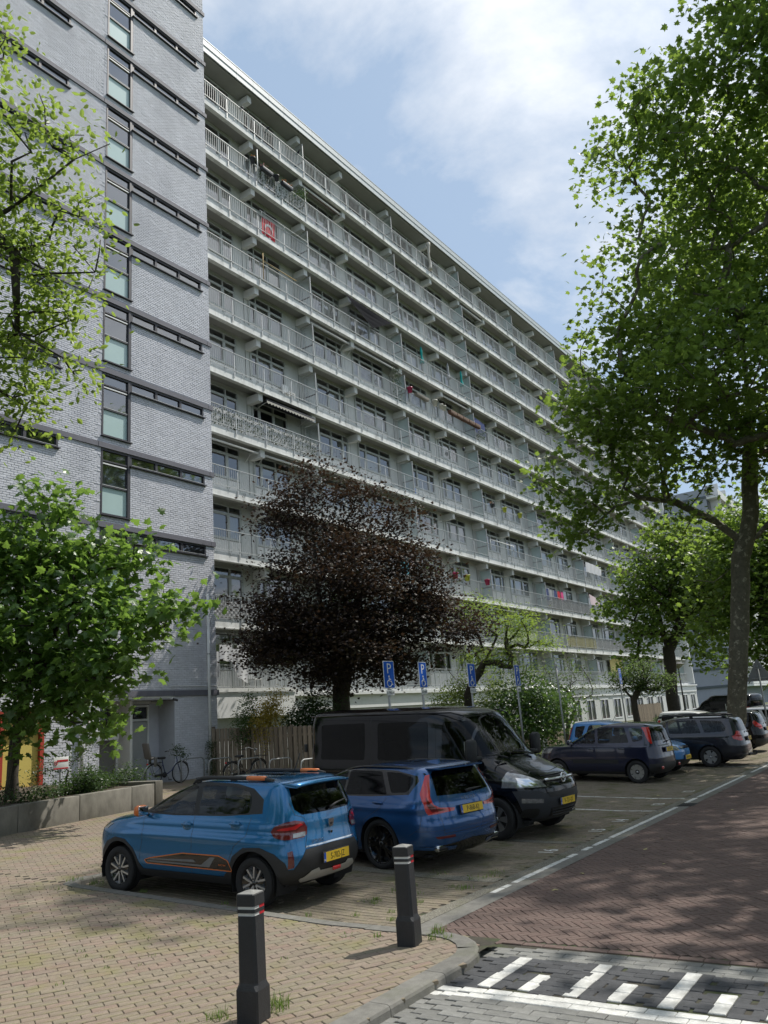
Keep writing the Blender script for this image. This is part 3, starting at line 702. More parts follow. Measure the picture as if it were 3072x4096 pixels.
# wall panels of the balcony back wall
wh = []
for k in range(11):
    for i in range(len(BX)-1):
        L = bay_layout(i); wh.append((L[0][0]-.03, L[-1][1]+.03, zt(k)-.02, zt(k)+HEAD))
mb = MB()
for a, b, c, d in wall_cells(X0, X1, 3.6, 34.4, wh): mb.add([(a, WY+.02, c), (b, WY+.02, c), (b, WY+.02, d), (a, WY+.02, d)], [(0, 1, 2, 3)], m_panel)
for k in range(11):         # joints beside the beams
    for b in BX[1:]: mb.box((b-.30, WY+.018, zt(k)+1.02), (.02, .02, 2.04), m_dark); mb.box((b+.0, WY+.012, zt(k)+1.02), (.012, .02, 2.04), m_winf)
P(mb, 'wall', apt)
mb = MB(); mb.add([(X0, 26.4, 3), (X1, 26.4, 3), (X1, 26.4, 34.4), (X0, 26.4, 34.4)], [(0, 1, 2, 3)], m_inner)
for b in BX: mb.box((b-.14, 25.55, 19), (.2, 1.7, 31), M('interior_wall', (.38, .36, .33), .9))
P(mb, 'room_interior', apt)
# privacy screens of frosted glass at every second beam
m_scr = M('screen_glass', (.50, .60, .60), .25, spec=.6, alpha=((.62, .74, .73), .22, .04))
sf = MB(); sf.box((0, FY+.04, 1.0), (.05, .05, 2.0), m_steel); sf.box((0, (FY+WY)/2, 1.97), (.04, WY-FY, .04), m_steel); sf.box((0, WY-.05, 1.0), (.04, .04, 1.95), m_steel); sf.box((0, (FY+WY)/2, .08), (.04, WY-FY, .04), m_steel); sf.box((0, (FY+WY)/2, .82), (.012, WY-FY-.1, .07), m_anth)
sf = sf.mesh('privacy_screen'); sg = mesh_np('screen_pane', [(0, FY+.06, .1), (0, WY-.06, .1), (0, WY-.06, 1.95), (0, FY+.06, 1.95)], [np.array([[0, 1, 2, 3]])], [m_scr])
for k in range(11):
    for b in BX[2::2]:
        s = put(link('privacy_screen', sf, loc=(b+.04, 0, zt(k))), apt); link('screen_pane', sg, s)
# railings: sections between posts
SW = 1.95
def railing_mesh():
    mb = MB(); y = 23.70
    mb.box((SW/2, y, .95), (SW-.004, .045, .028), m_steel); mb.box((SW/2, y, .10), (SW-.004, .03, .022), m_steel)
    mb.box((0.0, y+.015, .36), (.055, .025, 1.20), m_steel)
    for i in range(1, 15): mb.box((SW*i/15, y, .525), (.013, .016, .83), m_steel)
    for x in (.5, 1.45): mb.box((x, y+.02, .02), (.03, .02, .18), m_steel)
    return mb.mesh('railing')
rm = railing_mesh(); secs = []
for k in range(11):
    for j in range(37):
        x = 22.2-1.95+SW*j
        if x+SW > X1+.5: continue
        q = project((x+1, FY, zt(k)+.5)); secs.append((q[2], x, k))
secs.sort(); restmb = []
for i, (d, x, k) in enumerate(secs):
    if i < 300: put(link('railing', rm, loc=(x, 0, zt(k))), apt)
    else: restmb.append((x, zt(k)))
nv = len(rm.vertices); V0 = np.empty(nv*3, np.float32); rm.vertices.foreach_get('co', V0); V0 = V0.reshape(-1, 3); F0 = np.array([list(p.vertices) for p in rm.polygons])
Vr = np.concatenate([V0+np.array([x, 0, z], np.float32) for x, z in restmb]); Fr = (F0[None]+nv*np.arange(len(restmb))[:, None, None]).reshape(-1, 4)
put(link('railing', mesh_np('railing', Vr, [Fr], [m_steel]), kind='stuff'), apt)
# end fin and ground storey
mb = MB(); mb.add([(X1, 23.3, 3.7), (X1+.25, 23.3, 3.7), (X1+.25, 25, 3.7), (X1, 25, 3.7), (X1, 23.6, 35), (X1+.25, 23.6, 35), (X1+.25, 25, 35), (X1, 25, 35)], [(0, 1, 5, 4), (1, 2, 6, 5), (2, 3, 7, 6), (3, 0, 4, 7), (4, 5, 6, 7)], m_wht); P(mb, 'end_fin', apt)
gh = []
for i in range(22):
    x = 27.5+i*3.05
    if x < 92: gh.append((x, x+1.9, 1.0, 2.65))
mb = MB()
for a, b, c, d in wall_cells(21.2, 94.4, .3, 2.85, gh): mb.add([(a, 23.55, c), (b, 23.55, c), (b, 23.55, d), (a, 23.55, d)], [(0, 1, 2, 3)], M('ground_wall', (.55, .56, .54), .8, var=.08))
mb.add([(94.4, 23.55, .3), (94.4, 36, .3), (94.4, 36, 3.5), (94.4, 23.55, 3.5)], [(0, 1, 2, 3)], m_wht); P(mb, 'ground_floor_wall', apt)
P(MB().box((24.0, 23.42, 3.20), (5.6, .26, .95), m_rust), 'balcony_parapet', apt); P(MB().box((24.0, 23.40, 3.78), (5.7, .34, .15), m_conc), 'parapet_cap', apt)
P(MB().box((60.5, 23.52, 3.18), (67.5, .12, .62), m_rust), 'ground_floor_fascia', apt); P(MB().box((60.5, 23.46, 3.55), (67.6, .3, .12), m_wht), 'fascia_cap', apt)
for a, b, c, d in gh:
    mb = MB(); frame_rect(mb, a, b, c, d, 23.57, .09, .1, m_wht, bars_x=(((a+b)/2, .08),)); wo = P(mb, 'ground_window', apt); pane(a+.08, b-.08, c+.08, d-.08, 23.60, M('dark_pane'), wo)
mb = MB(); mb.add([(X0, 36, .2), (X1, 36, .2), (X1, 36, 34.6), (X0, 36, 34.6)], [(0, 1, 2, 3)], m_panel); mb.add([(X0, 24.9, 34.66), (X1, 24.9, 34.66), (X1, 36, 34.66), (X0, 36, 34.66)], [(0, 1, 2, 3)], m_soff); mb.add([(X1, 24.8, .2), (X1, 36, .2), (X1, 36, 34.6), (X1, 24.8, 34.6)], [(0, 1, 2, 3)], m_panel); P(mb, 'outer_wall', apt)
P(MB().tube([(21.6, 23.25, .6), (21.6, 23.25, 2.8), (21.6, 23.25, 3.6)], .055, m_wht, 10), 'rain_pipe', apt)

# ------------------------------------------------------------------ second block farther along the street
m_gab = M('gable_render', (.30, .32, .36), .8, var=.06, vscale=.5)
b2 = thing('apartment_block', 'second grey apartment block with dark bands beyond the street', 'building', (138, 27, 0))
mb = MB(); mb.box((180, 34.1, 18), (84, 13, 36), m_gab); P(mb, 'wall', b2)
for k in range(12):
    P(MB().box((137.9, 34.1, 3.6+2.8*k+.1), (.24, 13.1, .34), M('dark_band', (.08, .10, .11), .6)), 'gable_band', b2)
    P(MB().box((180, 26.6, 3.5+2.8*k), (84, 2.0, .3), m_conc), 'balcony_slab', b2); P(MB().box((180, 25.65, 4.2+2.8*k), (84, .08, 1.0), m_conc), 'balcony_parapet', b2)
    P(MB().box((180, 27.5, 5.2+2.8*k), (84, .1, 1.5), M('dark_pane')), 'window_row', b2)
    for j in range(14): P(MB().box((140+j*5.8, 26.7, 4.9+2.8*k), (.1, 1.8, 2.4), m_wht), 'partition', b2)
# ================================================================== VEGETATION
# crown masses (x, y, z, radius) and limb lines, in metres
PLANE_BIG = [(24.95,1.54,22.33,2.03), (24.74,3.60,20.63,2.15), (26.93,1.96,19.96,2.81), (25.42,5.46,19.84,1.92), (27.70,4.07,18.40,2.95), (25.23,6.30,16.85,1.71), (28.88,2.65,15.86,2.90), (26.60,6.96,13.82,2.02), (29.55,5.17,14.56,2.97), (26.21,8.33,11.57,1.75), (29.17,6.99,11.21,2.49), (29.66,4.51,10.96,2.41), (26.22,9.83,9.54,1.37), (26.39,9.36,8.11,0.95), (27.73,8.48,8.79,1.52), (30.24,6.82,8.49,1.57), (26.99,-0.61,19.59,3.39), (28.99,0.56,14.61,3.51), (30.93,2.02,10.15,3.32), (25.00,0.46,26.24,3.14), (25.93,-1.90,23.82,3.17), (32.49,5.80,18.12,3.12), (31.83,3.32,20.22,3.00), (24.93,5.37,11.23,2.05), (25.77,3.43,12.60,2.36)]
PLANE_SMALL = [(11.34,17.67,8.01,0.69), (10.89,17.96,6.84,1.10), (11.70,16.59,6.38,0.91), (12.17,15.24,6.26,0.48), (10.97,17.44,4.94,1.36), (11.61,15.67,4.74,1.15), (11.99,14.22,4.86,0.59), (12.39,13.61,4.91,0.34), (11.18,17.18,3.46,1.10), (11.53,15.10,3.66,0.78), (10.53,17.59,2.78,0.57), (11.12,16.02,2.77,0.50), (9.97,19.05,6.30,1.51), (10.07,19.00,4.21,1.36), (11.29,15.28,2.55,0.27)]
MAPLE = [(23.65,19.26,11.61,0.94), (24.71,17.88,10.88,1.29), (23.22,19.78,10.01,1.37), (25.34,16.62,9.70,0.93), (25.01,19.15,8.92,2.11), (25.60,16.58,8.23,1.26), (22.35,20.01,7.96,0.85), (22.48,19.86,6.05,1.58), (25.10,18.19,6.28,2.23), (26.57,15.96,6.75,1.26), (26.26,14.51,5.20,0.84), (21.28,19.70,4.72,0.84), (23.38,18.80,4.40,1.38), (25.23,17.14,4.54,1.32), (22.87,17.01,7.33,1.71), (22.51,17.47,5.12,1.68)]
LIME = [(30.55,14.93,5.88,1.00), (30.92,14.14,5.38,0.88), (31.22,13.45,4.79,0.52), (30.52,14.98,4.43,0.88), (30.93,16.38,6.53,0.82), (30.82,16.58,4.29,0.80), (30.84,14.31,3.75,0.57), (31.37,17.66,6.29,0.73)]
STREET = [(57.57,16.89,10.97,2.25), (58.28,14.25,10.97,2.31), (56.11,18.24,8.53,1.50), (57.85,15.93,8.51,1.86), (59.67,12.68,9.06,2.03), (55.40,17.18,4.74,1.19), (59.26,14.47,13.34,2.18), (59.76,12.24,11.71,1.87), (58.33,14.06,6.01,0.95), (58.60,12.88,4.52,0.94)]
FARP = [(49.08,9.55,8.86,2.39), (49.33,8.13,6.51,2.05), (48.18,8.94,4.47,1.03), (48.76,11.06,6.15,1.08), (50.60,6.39,9.23,3.23), (51.35,8.21,11.17,2.62), (49.49,7.14,4.30,1.59)]
SPREAD = [(50.20,16.98,3.49,0.78), (50.60,15.78,3.91,0.85), (50.90,14.76,3.14,0.74), (50.56,15.89,3.16,0.77)]
THIN = [(35.00,14.79,3.61,0.91), (35.36,13.91,4.09,0.68), (35.46,13.65,2.84,0.79), (34.99,14.82,2.50,0.74)]
ELM = [(4.80,8.77,11.55,0.36), (5.14,8.58,10.24,0.46), (5.62,8.27,10.14,0.28), (5.18,9.13,9.55,0.48), (5.43,8.40,9.14,0.38), (5.37,9.02,8.63,0.51), (5.70,8.22,8.44,0.28), (5.60,8.88,7.92,0.49), (5.35,9.26,7.40,0.43), (5.66,8.25,7.77,0.28), (5.69,8.47,6.72,0.23), (5.51,9.05,6.49,0.34), (5.45,9.32,6.03,0.23), (4.45,10.06,9.40,1.19), (4.57,10.00,7.19,1.04), (4.45,10.06,11.88,1.08), (4.57,10.01,5.99,0.47)]
RHODO = [(29.66,14.47,2.49,0.94), (30.08,13.57,2.60,0.99), (31.33,13.20,2.16,0.66)]
GOLD = [(20.97,19.45,2.73,0.50), (21.13,19.28,3.22,0.29), (20.76,19.67,2.42,0.34)]
GBUSH = [(20.76,20.25,2.62,0.42), (20.86,20.15,3.20,0.24)]
LAUREL = [(22.44,18.84,2.72,0.64), (22.88,18.30,2.50,0.51), (21.80,19.12,2.26,0.37)]
YBUSH = [(30.45,17.26,2.99,0.72), (29.25,17.34,2.51,0.60), (31.16,15.93,3.18,0.61), (30.09,15.83,2.38,0.59)]
LIMBS_BIG = [[(30.77,6.75,0.77), (30.98,5.68,5.40), (31.04,5.38,6.92), (31.10,5.02,7.79)], [(31.07,5.17,7.44), (30.71,6.06,8.41), (29.68,7.02,9.10), (28.42,7.90,9.25)], [(31.11,4.93,7.87), (31.00,4.30,11.25), (30.77,3.75,15.55), (29.32,3.29,19.96)], [(30.69,4.34,11.18), (29.59,4.92,13.49), (28.92,5.83,15.07)], [(31.08,5.12,7.24), (31.24,4.03,8.27), (31.41,2.43,10.37)], [(31.02,5.45,6.74), (30.53,6.41,6.11), (30.22,6.92,6.25)]]
LIMBS_SMALL = [[(11.12,18.52,1.37), (11.16,18.50,2.41), (11.30,18.29,3.56), (11.50,17.93,4.42), (11.64,17.48,5.28)], [(11.30,18.29,3.56), (10.91,18.29,5.04), (10.85,17.98,6.52)], [(11.51,17.92,4.12), (11.84,16.74,4.53), (12.13,15.27,4.84)]]
LIMBS_MAPLE = [[(24.33,18.89,2.22), (24.34,18.88,3.22), (24.47,18.71,4.41), (24.62,18.51,5.33)], [(24.47,18.71,4.41), (23.99,19.31,5.88), (23.89,19.43,8.33), (23.90,19.43,10.35)], [(24.62,18.51,5.24), (24.98,18.02,7.22), (24.96,18.04,9.73)], [(24.50,18.67,4.40), (25.46,17.33,5.51), (26.55,16.00,6.27)], [(24.39,18.80,3.95), (23.03,19.69,4.76), (21.73,19.96,5.30)]]
LIMBS_LIME = [[(29.72,16.51,1.74), (29.73,16.50,2.94), (29.66,16.62,3.56)], [(29.73,16.49,3.04), (30.13,15.75,4.19), (30.42,15.18,5.27)], [(29.69,16.56,3.25), (29.85,17.30,3.93), (30.10,17.85,4.73)]]
LIMBS_STREET = [[(58.27,16.28,0.19), (58.28,16.23,2.12), (58.36,15.95,5.54), (58.29,16.19,6.61)], [(58.36,15.95,5.54), (58.29,16.20,7.68), (58.23,16.42,9.51)], [(58.39,15.84,5.70), (58.62,14.97,7.18), (58.77,14.37,8.89)]]
LIMBS_SPREAD = [[(50.41,16.35,1.10), (50.41,16.37,2.29), (50.56,15.89,3.16)], [(50.41,16.37,2.29), (50.23,16.90,3.10)]]
LIMBS_ELM = [[(4.63,9.98,8.49), (4.93,9.38,8.95), (5.14,9.04,9.17), (5.27,8.74,9.45), (5.54,8.32,9.80), (5.79,7.90,9.99)], [(4.95,9.38,8.57), (5.16,9.03,8.49), (5.38,8.55,8.09), (5.78,8.16,8.12)], [(4.93,9.49,7.51), (5.30,9.06,7.38), (5.53,8.45,6.90)]]
def leaf_tpl(kind):
    if kind == 'maple':
        half = [(.0, .0), (.20, -.10), (.30, .06), (.52, .10), (.36, .30), (.58, .56), (.30, .54), (.17, .70), (.0, 1.0)]
        pts = half+[(-x, y) for x, y in half[-2:0:-1]]
        V = [(0, .34, 0)]+[(x, y, -.30*abs(x)-.18*(y-.3)**2+(.03 if i % 2 else 0)) for i, (x, y) in enumerate(pts)]
        n = len(pts); F = [(0, 1+i, 1+(i+1) % n) for i in range(n)]; return np.array(V), np.array(F)
    if kind == 'simple':
        half = [(.0, .0), (.34, .10), (.50, .42), (.30, .58), (.0, 1.0)]
        pts = half+[(-x, y) for x, y in half[-2:0:-1]]
        V = [(0, .36, 0)]+[(x, y, -.28*abs(x)-.15*(y-.3)**2) for x, y in pts]; n = len(pts)
        return np.array(V), np.array([(0, 1+i, 1+(i+1) % n) for i in range(n)])
    if kind == 'oval':
        V = [(0, 0, 0), (.26, .3, -.08), (.24, .65, -.09), (0, 1, -.06), (-.24, .65, -.09), (-.26, .3, -.08), (0, .5, 0)]
        F = [(6, 0, 1), (6, 1, 2), (6, 2, 3), (6, 3, 4), (6, 4, 5), (6, 5, 0)]; return np.array(V), np.array(F)
    V = [(0, 0, 0), (.17, .45, -.05), (0, 1, -.06), (-.17, .45, -.05)]
    return np.array(V), np.array([(0, 1, 3), (1, 2, 3)])
def rot_frames(n, up=.6, out=None):
    """random leaf frames: normals biased upward, tips pointing outward and down"""
    nr = RNG.normal(0, 1, (n, 3)); nr[:, 2] = np.abs(nr[:, 2])*1.0+up; nr /= np.linalg.norm(nr, axis=1)[:, None]
    d = RNG.normal(0, 1, (n, 3)); d[:, 2] -= .5
    if out is not None: d += out*1.2
    d -= nr*(d*nr).sum(1)[:, None]; d /= np.linalg.norm(d, axis=1)[:, None]+1e-9
    return np.cross(d, nr), d, nr
def grow(base_lines, centres, seed, r_tip=.012, trunk_r=None, jitter=.12):
    """joins every leaf cluster to the nearest limb and thickens limbs by the twigs they carry"""
    rg = random.Random(seed); nodes = []; par = []; fixed = []
    def addnode(p, q): nodes.append(Vector(p)); par.append(q); return len(nodes)-1
    for li, line in enumerate(base_lines):
        prev = -1
        if li: prev = min(range(len(nodes)), key=lambda i: (nodes[i]-Vector(line[0])).length)
        for j in range(len(line)-1):
            a, b = Vector(line[j]), Vector(line[j+1]); m = max(1, int((b-a).length/.45))
            for k in range(m):
                if j == 0 and k == 0 and li: continue
                p = a.lerp(b, k/m); prev = addnode(p+Vector((rg.gauss(0, .02), rg.gauss(0, .02), 0)), prev)
        prev = addnode(line[-1], prev)
    nb = len(nodes); start = Vector(base_lines[0][-1]); tips = []
    for c in sorted(centres, key=lambda c: (Vector(c)-start).length):
        c = Vector(c); arr = np.array([n[:] for n in nodes]); dv = arr-np.array(c[:]); d = np.sqrt((dv**2).sum(1))+np.maximum(0, dv[:, 2])*.8
        i = int(np.argmin(d)); a = nodes[i]; L = (c-a).length; m = max(1, int(L/.4)); prev = i
        side = Vector((rg.gauss(0, 1), rg.gauss(0, 1), rg.gauss(.4, .6)))*jitter*L
        for k in range(1, m+1):
            t = k/m; prev = addnode(a.lerp(c, t)+side*(t*(1-t)*2), prev)
        tips.append(prev)
    w_ = [0]*len(nodes)
    for t in tips: w_[t] += 1
    for i in range(len(nodes)-1, -1, -1):
        if par[i] >= 0: w_[par[i]] += max(w_[i], 1 if i >= nb else 0)
    rad_ = [r_tip*max(w_[i], 1)**.46 for i in range(len(nodes))]
    return nodes, par, rad_, nb
def wood_mesh(name, nodes, par, rad_, mat, trunk_r=None, nb=0, keep=None):
    """tapered tubes along every chain of nodes"""
    ch = {}
    for i, p in enumerate(par): ch.setdefault(p, []).append(i)
    mb = MB(); stack = [c for c in ch.get(-1, [])]
    while stack:
        s = stack.pop(); chain = ([par[s]] if par[s] >= 0 else [])+[s]
        while True:
            kids = ch.get(chain[-1], [])
            if not kids: break
            kids = sorted(kids, key=lambda k: -rad_[k]); stack += kids[1:]; chain.append(kids[0])
        if len(chain) < 2: continue
        rr = [rad_[c] for c in chain]
        if par[s] >= 0: rr[0] = min(rr[0], rr[1]*1.25)
        mb.tube([nodes[c] for c in chain], rr, mat, n=10 if rr[0] > .12 else (7 if rr[0] > .05 else 4), caps=True)
    return mb
def tree(name, label, cat, blobs, limbs, n_cl, per, size, kind, leafm, bark, seed=1, spread=.45, trunk_r=.3, r_tip=.012, singles=0, group=None, up=.6, core=.35, flare=1.35, base_z=None, squash=.8, trunkname='trunk'):
    rg = np.random.default_rng(seed); base = Vector(limbs[0][0]) if limbs else Vector((blobs[0][0], blobs[0][1], gz(blobs[0][1])))
    root = thing(name, label, cat, (base.x, base.y, base.z if base_z is None else base_z), group=group)
    Bv = np.array(blobs); vol = Bv[:, 3]**2.2; idx = rg.choice(len(Bv), n_cl, p=vol/vol.sum())
    dr = rg.normal(0, 1, (n_cl, 3)); dr /= np.linalg.norm(dr, axis=1)[:, None]; rr = rg.random(n_cl)**core
    C = Bv[idx, :3]+dr*(Bv[idx, 3]*rr*.93)[:, None]*np.array([1, 1, .92])
    if limbs:
        nodes, par, rd, nb = grow(limbs, C, seed, r_tip)
        L0 = sum((Vector(b)-Vector(a)).length for a, b in zip(limbs[0], limbs[0][1:])); acc = 0
        for i in range(nb):
            if par[i] < 0: pass
        mx = max(rd); sc = trunk_r/mx
        rd = [r if r < .03 else r*(1+(sc-1)*min(1, (r-.03)/max(.001, mx*.5-.03))) for r in rd]
        z0 = nodes[0].z
        for i in range(nb):
            h = nodes[i].z-z0
            if h < .9: rd[i] *= 1+(flare-1)*(1-max(0, h)/.9)**2
        put(wood_mesh('trunk', nodes, par, rd, bark, nb=nb).obj(trunkname), root)
    n = n_cl*per; ci = np.repeat(np.arange(n_cl), per)
    off = rg.normal(0, spread, (n, 3))*np.array([1, 1, squash]); Pp = C[ci]+off
    out_ = off/(np.linalg.norm(off, axis=1)[:, None]+1e-9)
    sx, sy, sz = rot_frames(n, up, out_); s = size*rg.uniform(.55, 1.2, n)
    V0, F0 = leaf_tpl(kind); nv = len(V0)
    q = np.array([FW.x, FW.y, FW.z]); dep = (Pp-np.array([0, 0, CAM_H]))@q
    order = np.argsort(dep/s); tint = rg.random(n)
    lm = mesh_np('leaf', V0, [F0], [leafm], tint=np.zeros(len(F0))) if singles else None
    sing = []
    for i in order:
        if len(sing) >= singles: break
        if in_view(Pp[i], 0): sing.append(i)
    for i in sing:
        o = link('leaf', lm); Mx = Matrix(((sx[i][0], sy[i][0], sz[i][0], 0), (sx[i][1], sy[i][1], sz[i][1], 0), (sx[i][2], sy[i][2], sz[i][2], 0), (0, 0, 0, 1)))
        o.matrix_world = Matrix.Translation(Pp[i]) @ Mx @ Matrix.Scale(float(s[i]), 4); put(o, root)
    mask = np.ones(n, bool); mask[sing] = False; k = int(mask.sum())
    W = (V0[None, :, 0, None]*sx[mask][:, None]+V0[None, :, 1, None]*sy[mask][:, None]+V0[None, :, 2, None]*sz[mask][:, None])*s[mask][:, None, None]+Pp[mask][:, None]
    me = mesh_np('crown', W.reshape(-1, 3), [(F0[None]+nv*np.arange(k)[:, None, None]).reshape(-1, F0.shape[1])], [leafm], tint=np.repeat(tint[mask], len(F0)))
    put(link('crown', me, kind='stuff'), root); return root
def leafmat(name, col, tr, f=.42, rough=.5, tint=.3, spec=.35): return M(name, col, rough, tint=tint, transl=(tr, f), spec=spec)
L_PLANE = leafmat('plane_leaf', (.080, .135, .030), (.30, .44, .07), .46, .40, tint=.42)
L_PLANE2 = leafmat('young_plane_leaf', (.070, .135, .032), (.26, .43, .07), .42, .36, tint=.45, spec=.5)
L_MAPLE = M('purple_leaf', (.04, .028, .026), .55, transl=((.085, .05, .028), .22), spec=.28, aniso=[(0., (.028, .023, .025)), (.5, (.036, .026, .024)), (.8, (.048, .033, .020)), (1., (.050, .048, .024))])
L_LIME = leafmat('lime_leaf', (.13, .22, .035), (.38, .52, .07), .45)
L_ELM = leafmat('elm_leaf', (.11, .17, .035), (.38, .52, .09), .48, .4, tint=.4)
L_DARK = leafmat('dark_leaf', (.028, .055, .018), (.07, .14, .03), .3)
L_RHO = leafmat('rhododendron_leaf', (.045, .10, .025), (.16, .28, .05), .3, .3, spec=.55)
L_GOLD = leafmat('golden_leaf', (.34, .27, .05), (.5, .42, .08), .35)
L_IVY = leafmat('ivy_leaf', (.040, .075, .025), (.10, .18, .04), .3, .4)
L_GREY = leafmat('thin_leaf', (.07, .11, .04), (.2, .3, .08), .4)
BARK = M('plane_bark', (.125, .115, .085), .9, var=.3, vscale=5, bump=.6, bscale=20, moss=((.33, .31, .24), 4.5, .56, .62))
BARK2 = M('dark_bark', (.055, .047, .037), .9, var=.35, vscale=6, bump=.6, bscale=25)
BARK3 = M('grey_bark', (.10, .09, .072), .9, var=.3, vscale=6, bump=.6, bscale=25)
def gl(line): return [(line[0][0], line[0][1], gz(line[0][1])+.02)]+line[1:]
LB = [gl(LIMBS_BIG[0])]+LIMBS_BIG[1:]
tree('plane_tree', 'tall plane tree with mottled trunk between the parked estate car and the road', 'tree', PLANE_BIG, LB, 800, 52, .225, 'maple', L_PLANE, BARK, 21, spread=.44, trunk_r=.33, r_tip=.014, singles=300, core=.45)
tree('plane_tree', 'young plane tree with big lobed leaves in the concrete planter', 'tree', PLANE_SMALL, [[(LIMBS_SMALL[0][0][0], LIMBS_SMALL[0][0][1], .6)]+LIMBS_SMALL[0][1:]]+LIMBS_SMALL[1:], 330, 26, .22, 'maple', L_PLANE2, BARK2, 22, spread=.33, trunk_r=.13, r_tip=.010, singles=300, up=.5)
tree('maple_tree', 'dark purple maple tree behind the wooden fence', 'tree', MAPLE+[(22.0,19.6,5.4,1.5),(24.9,17.3,4.9,1.7),(26.0,15.9,5.6,1.3),(21.5,19.9,6.6,.9),(23.6,18.3,5.2,1.9)], [gl(LIMBS_MAPLE[0])]+LIMBS_MAPLE[1:], 470, 130, .12, 'maple', L_MAPLE, BARK2, 23, spread=.50, trunk_r=.33, r_tip=.012, up=.9, squash=.38, core=.42)
tree('lime_green_tree', 'small bright yellow green tree right of the purple maple', 'tree', LIME, [gl(LIMBS_LIME[0])]+LIMBS_LIME[1:], 150, 60, .13, 'thin', L_LIME, BARK2, 24, spread=.30, trunk_r=.17, up=.9, squash=.5)
tree('street_tree', 'slim forked green tree beside the street lamp', 'tree', STREET+[(58.5,14.5,9.5,2.6),(56.5,16.9,6.8,1.5),(60.5,13.5,7.5,1.8)], [gl(LIMBS_STREET[0])]+LIMBS_STREET[1:], 330, 34, .30, 'simple', L_PLANE, BARK2, 25, spread=.55, trunk_r=.42, r_tip=.02)
tree('plane_tree', 'farther plane tree half hidden behind the big mottled trunk', 'tree', FARP, [[(52.5, 8.6, .1), (52, 8.4, 3.), (51.5, 8.2, 6), (51, 8, 9)]], 300, 34, .30, 'maple', L_PLANE, BARK, 26, spread=.6, trunk_r=.3, r_tip=.018)
tree('spreading_tree', 'low wide umbrella shaped tree behind the clipped hedge', 'tree', SPREAD, [gl(LIMBS_SPREAD[0])]+LIMBS_SPREAD[1:], 110, 34, .16, 'oval', L_GREY, BARK2, 27, spread=.32, trunk_r=.2, r_tip=.016, squash=.5)
tree('thin_tree', 'thin airy shrub tree with sparse leaves beside the rhododendrons', 'tree', THIN, [[(35.0, 14.6, .35), (34.9, 14.5, 1.2), (34.8, 14.3, 2.2)], [(34.9, 14.4, 1.4), (35.3, 13.8, 2.6)]], 75, 26, .11, 'oval', L_GREY, BARK3, 28, spread=.30, trunk_r=.08, r_tip=.008)
tree('elm_tree', 'overhanging branches with small oval leaves in front of the brick tower', 'tree', ELM, [[(3.2, 10.9, .3), (3.3, 10.95, 4), (3.6, 10.9, 6.8), (4.2, 10.8, 8.4)]]+LIMBS_ELM, 420, 32, .105, 'oval', L_ELM, BARK2, 29, spread=.20, trunk_r=.22, r_tip=.0065, singles=300, core=.5)
SH = [(16.8, -4.6, 'plane tree'), (26.5, -6.0, 'x'), (9.5, -8.2, 'x')]
SHT = []
for i, (x, y, _) in enumerate(SH):
    rg = random.Random(50+i); bl = [(x+rg.uniform(-3.2, 3.2), y+rg.uniform(-2.6, 3.0 if i < 2 else 2.2), rg.uniform(7.5, 14), rg.uniform(1.3, 2.1)) for _ in range(15)]
    SHT.append(tree('plane_tree', ['plane tree on the far side of the road nearest the crossing', 'second plane tree on the far side of the road', 'plane tree on the pavement right of the crossing'][i], 'tree', bl, [[(x, y-1.5, 0), (x, y-1.4, 4), (x, y-.8, 7.5), (x, y, 10)]], 260, 26, .30, 'simple', L_PLANE, BARK, 60+i, spread=.6, trunk_r=.3, r_tip=.018, group=None))
for j, (x, y, lab) in enumerate(((36, -8, 'third plane tree along the far pavement'), (45, -7, 'fourth plane tree along the far pavement'), (1.5, -10, 'plane tree behind the photographer'), (-8, -6, 'plane tree at the side street corner'), (-11, 4, 'plane tree across the side street'), (56, -7.5, 'fifth plane tree along the far pavement'), (20, -13, 'plane tree in the gardens over the road'), (32, -15, 'second tree in the gardens over the road'), (-6, -16, 'plane tree far behind the photographer'), (-15, 12, 'unseen plane tree added by the parking to darken car reflections'), (-14, 21, 'farther unseen plane tree added to darken car reflections'), (-22, 4, 'unseen tree added west to darken car reflections'), (-23, 17, 'second unseen tree added west to darken car reflections'))):  # last four are unseen trees, added to darken reflections in the car glass
    c = copy_tree(SHT[j % 3]); c.location = (x, y, 0); c.rotation_euler = (0, 0, j*1.3); c['label'] = lab
# shrubs
tree('rhododendron_bush', 'glossy green rhododendron bush behind the low picket fence', 'bush', RHODO+[(28.6, 14.6, 1.6, .8), (29.7, 13.9, 1.5, .9), (30.9, 13.6, 1.4, .8)], [], 300, 26, .15, 'oval', L_RHO, BARK2, 31, spread=.26, up=.5, core=.5)
tree('golden_shrub', 'golden yellow shrub behind the board fence', 'bush', GOLD+[(20.95, 19.5, 2.0, .5)], [], 130, 40, .07, 'oval', L_GOLD, BARK2, 32, spread=.13, core=.5)
tree('green_shrub', 'green shrub left of the golden shrub', 'bush', GBUSH+[(20.85, 20.4, 2.0, .45)], [], 90, 34, .08, 'oval', L_RHO, BARK2, 33, spread=.15, core=.5)
tree('laurel_bush', 'dark laurel bush below the purple maple', 'bush', LAUREL+[(22.6, 19, 1.9, .8)], [], 150, 34, .11, 'oval', L_DARK, BARK2, 34, spread=.2, core=.5)
tree('light_bush', 'loose yellow green bush under the lime green tree', 'bush', YBUSH, [], 150, 36, .10, 'oval', leafmat('light_leaf', (.09, .14, .04), (.3, .4, .08), .4), BARK2, 35, spread=.26, core=.6)
hb = []
for i in range(14): hb.append((44.0+i*.42, 12.9+.12*i, .75+gz(13)*.5, .42))
tree('clipped_hedge', 'low clipped green hedge behind the parked cars', 'hedge', hb, [], 160, 40, .075, 'oval', L_RHO, BARK2, 36, spread=.14, core=.6)
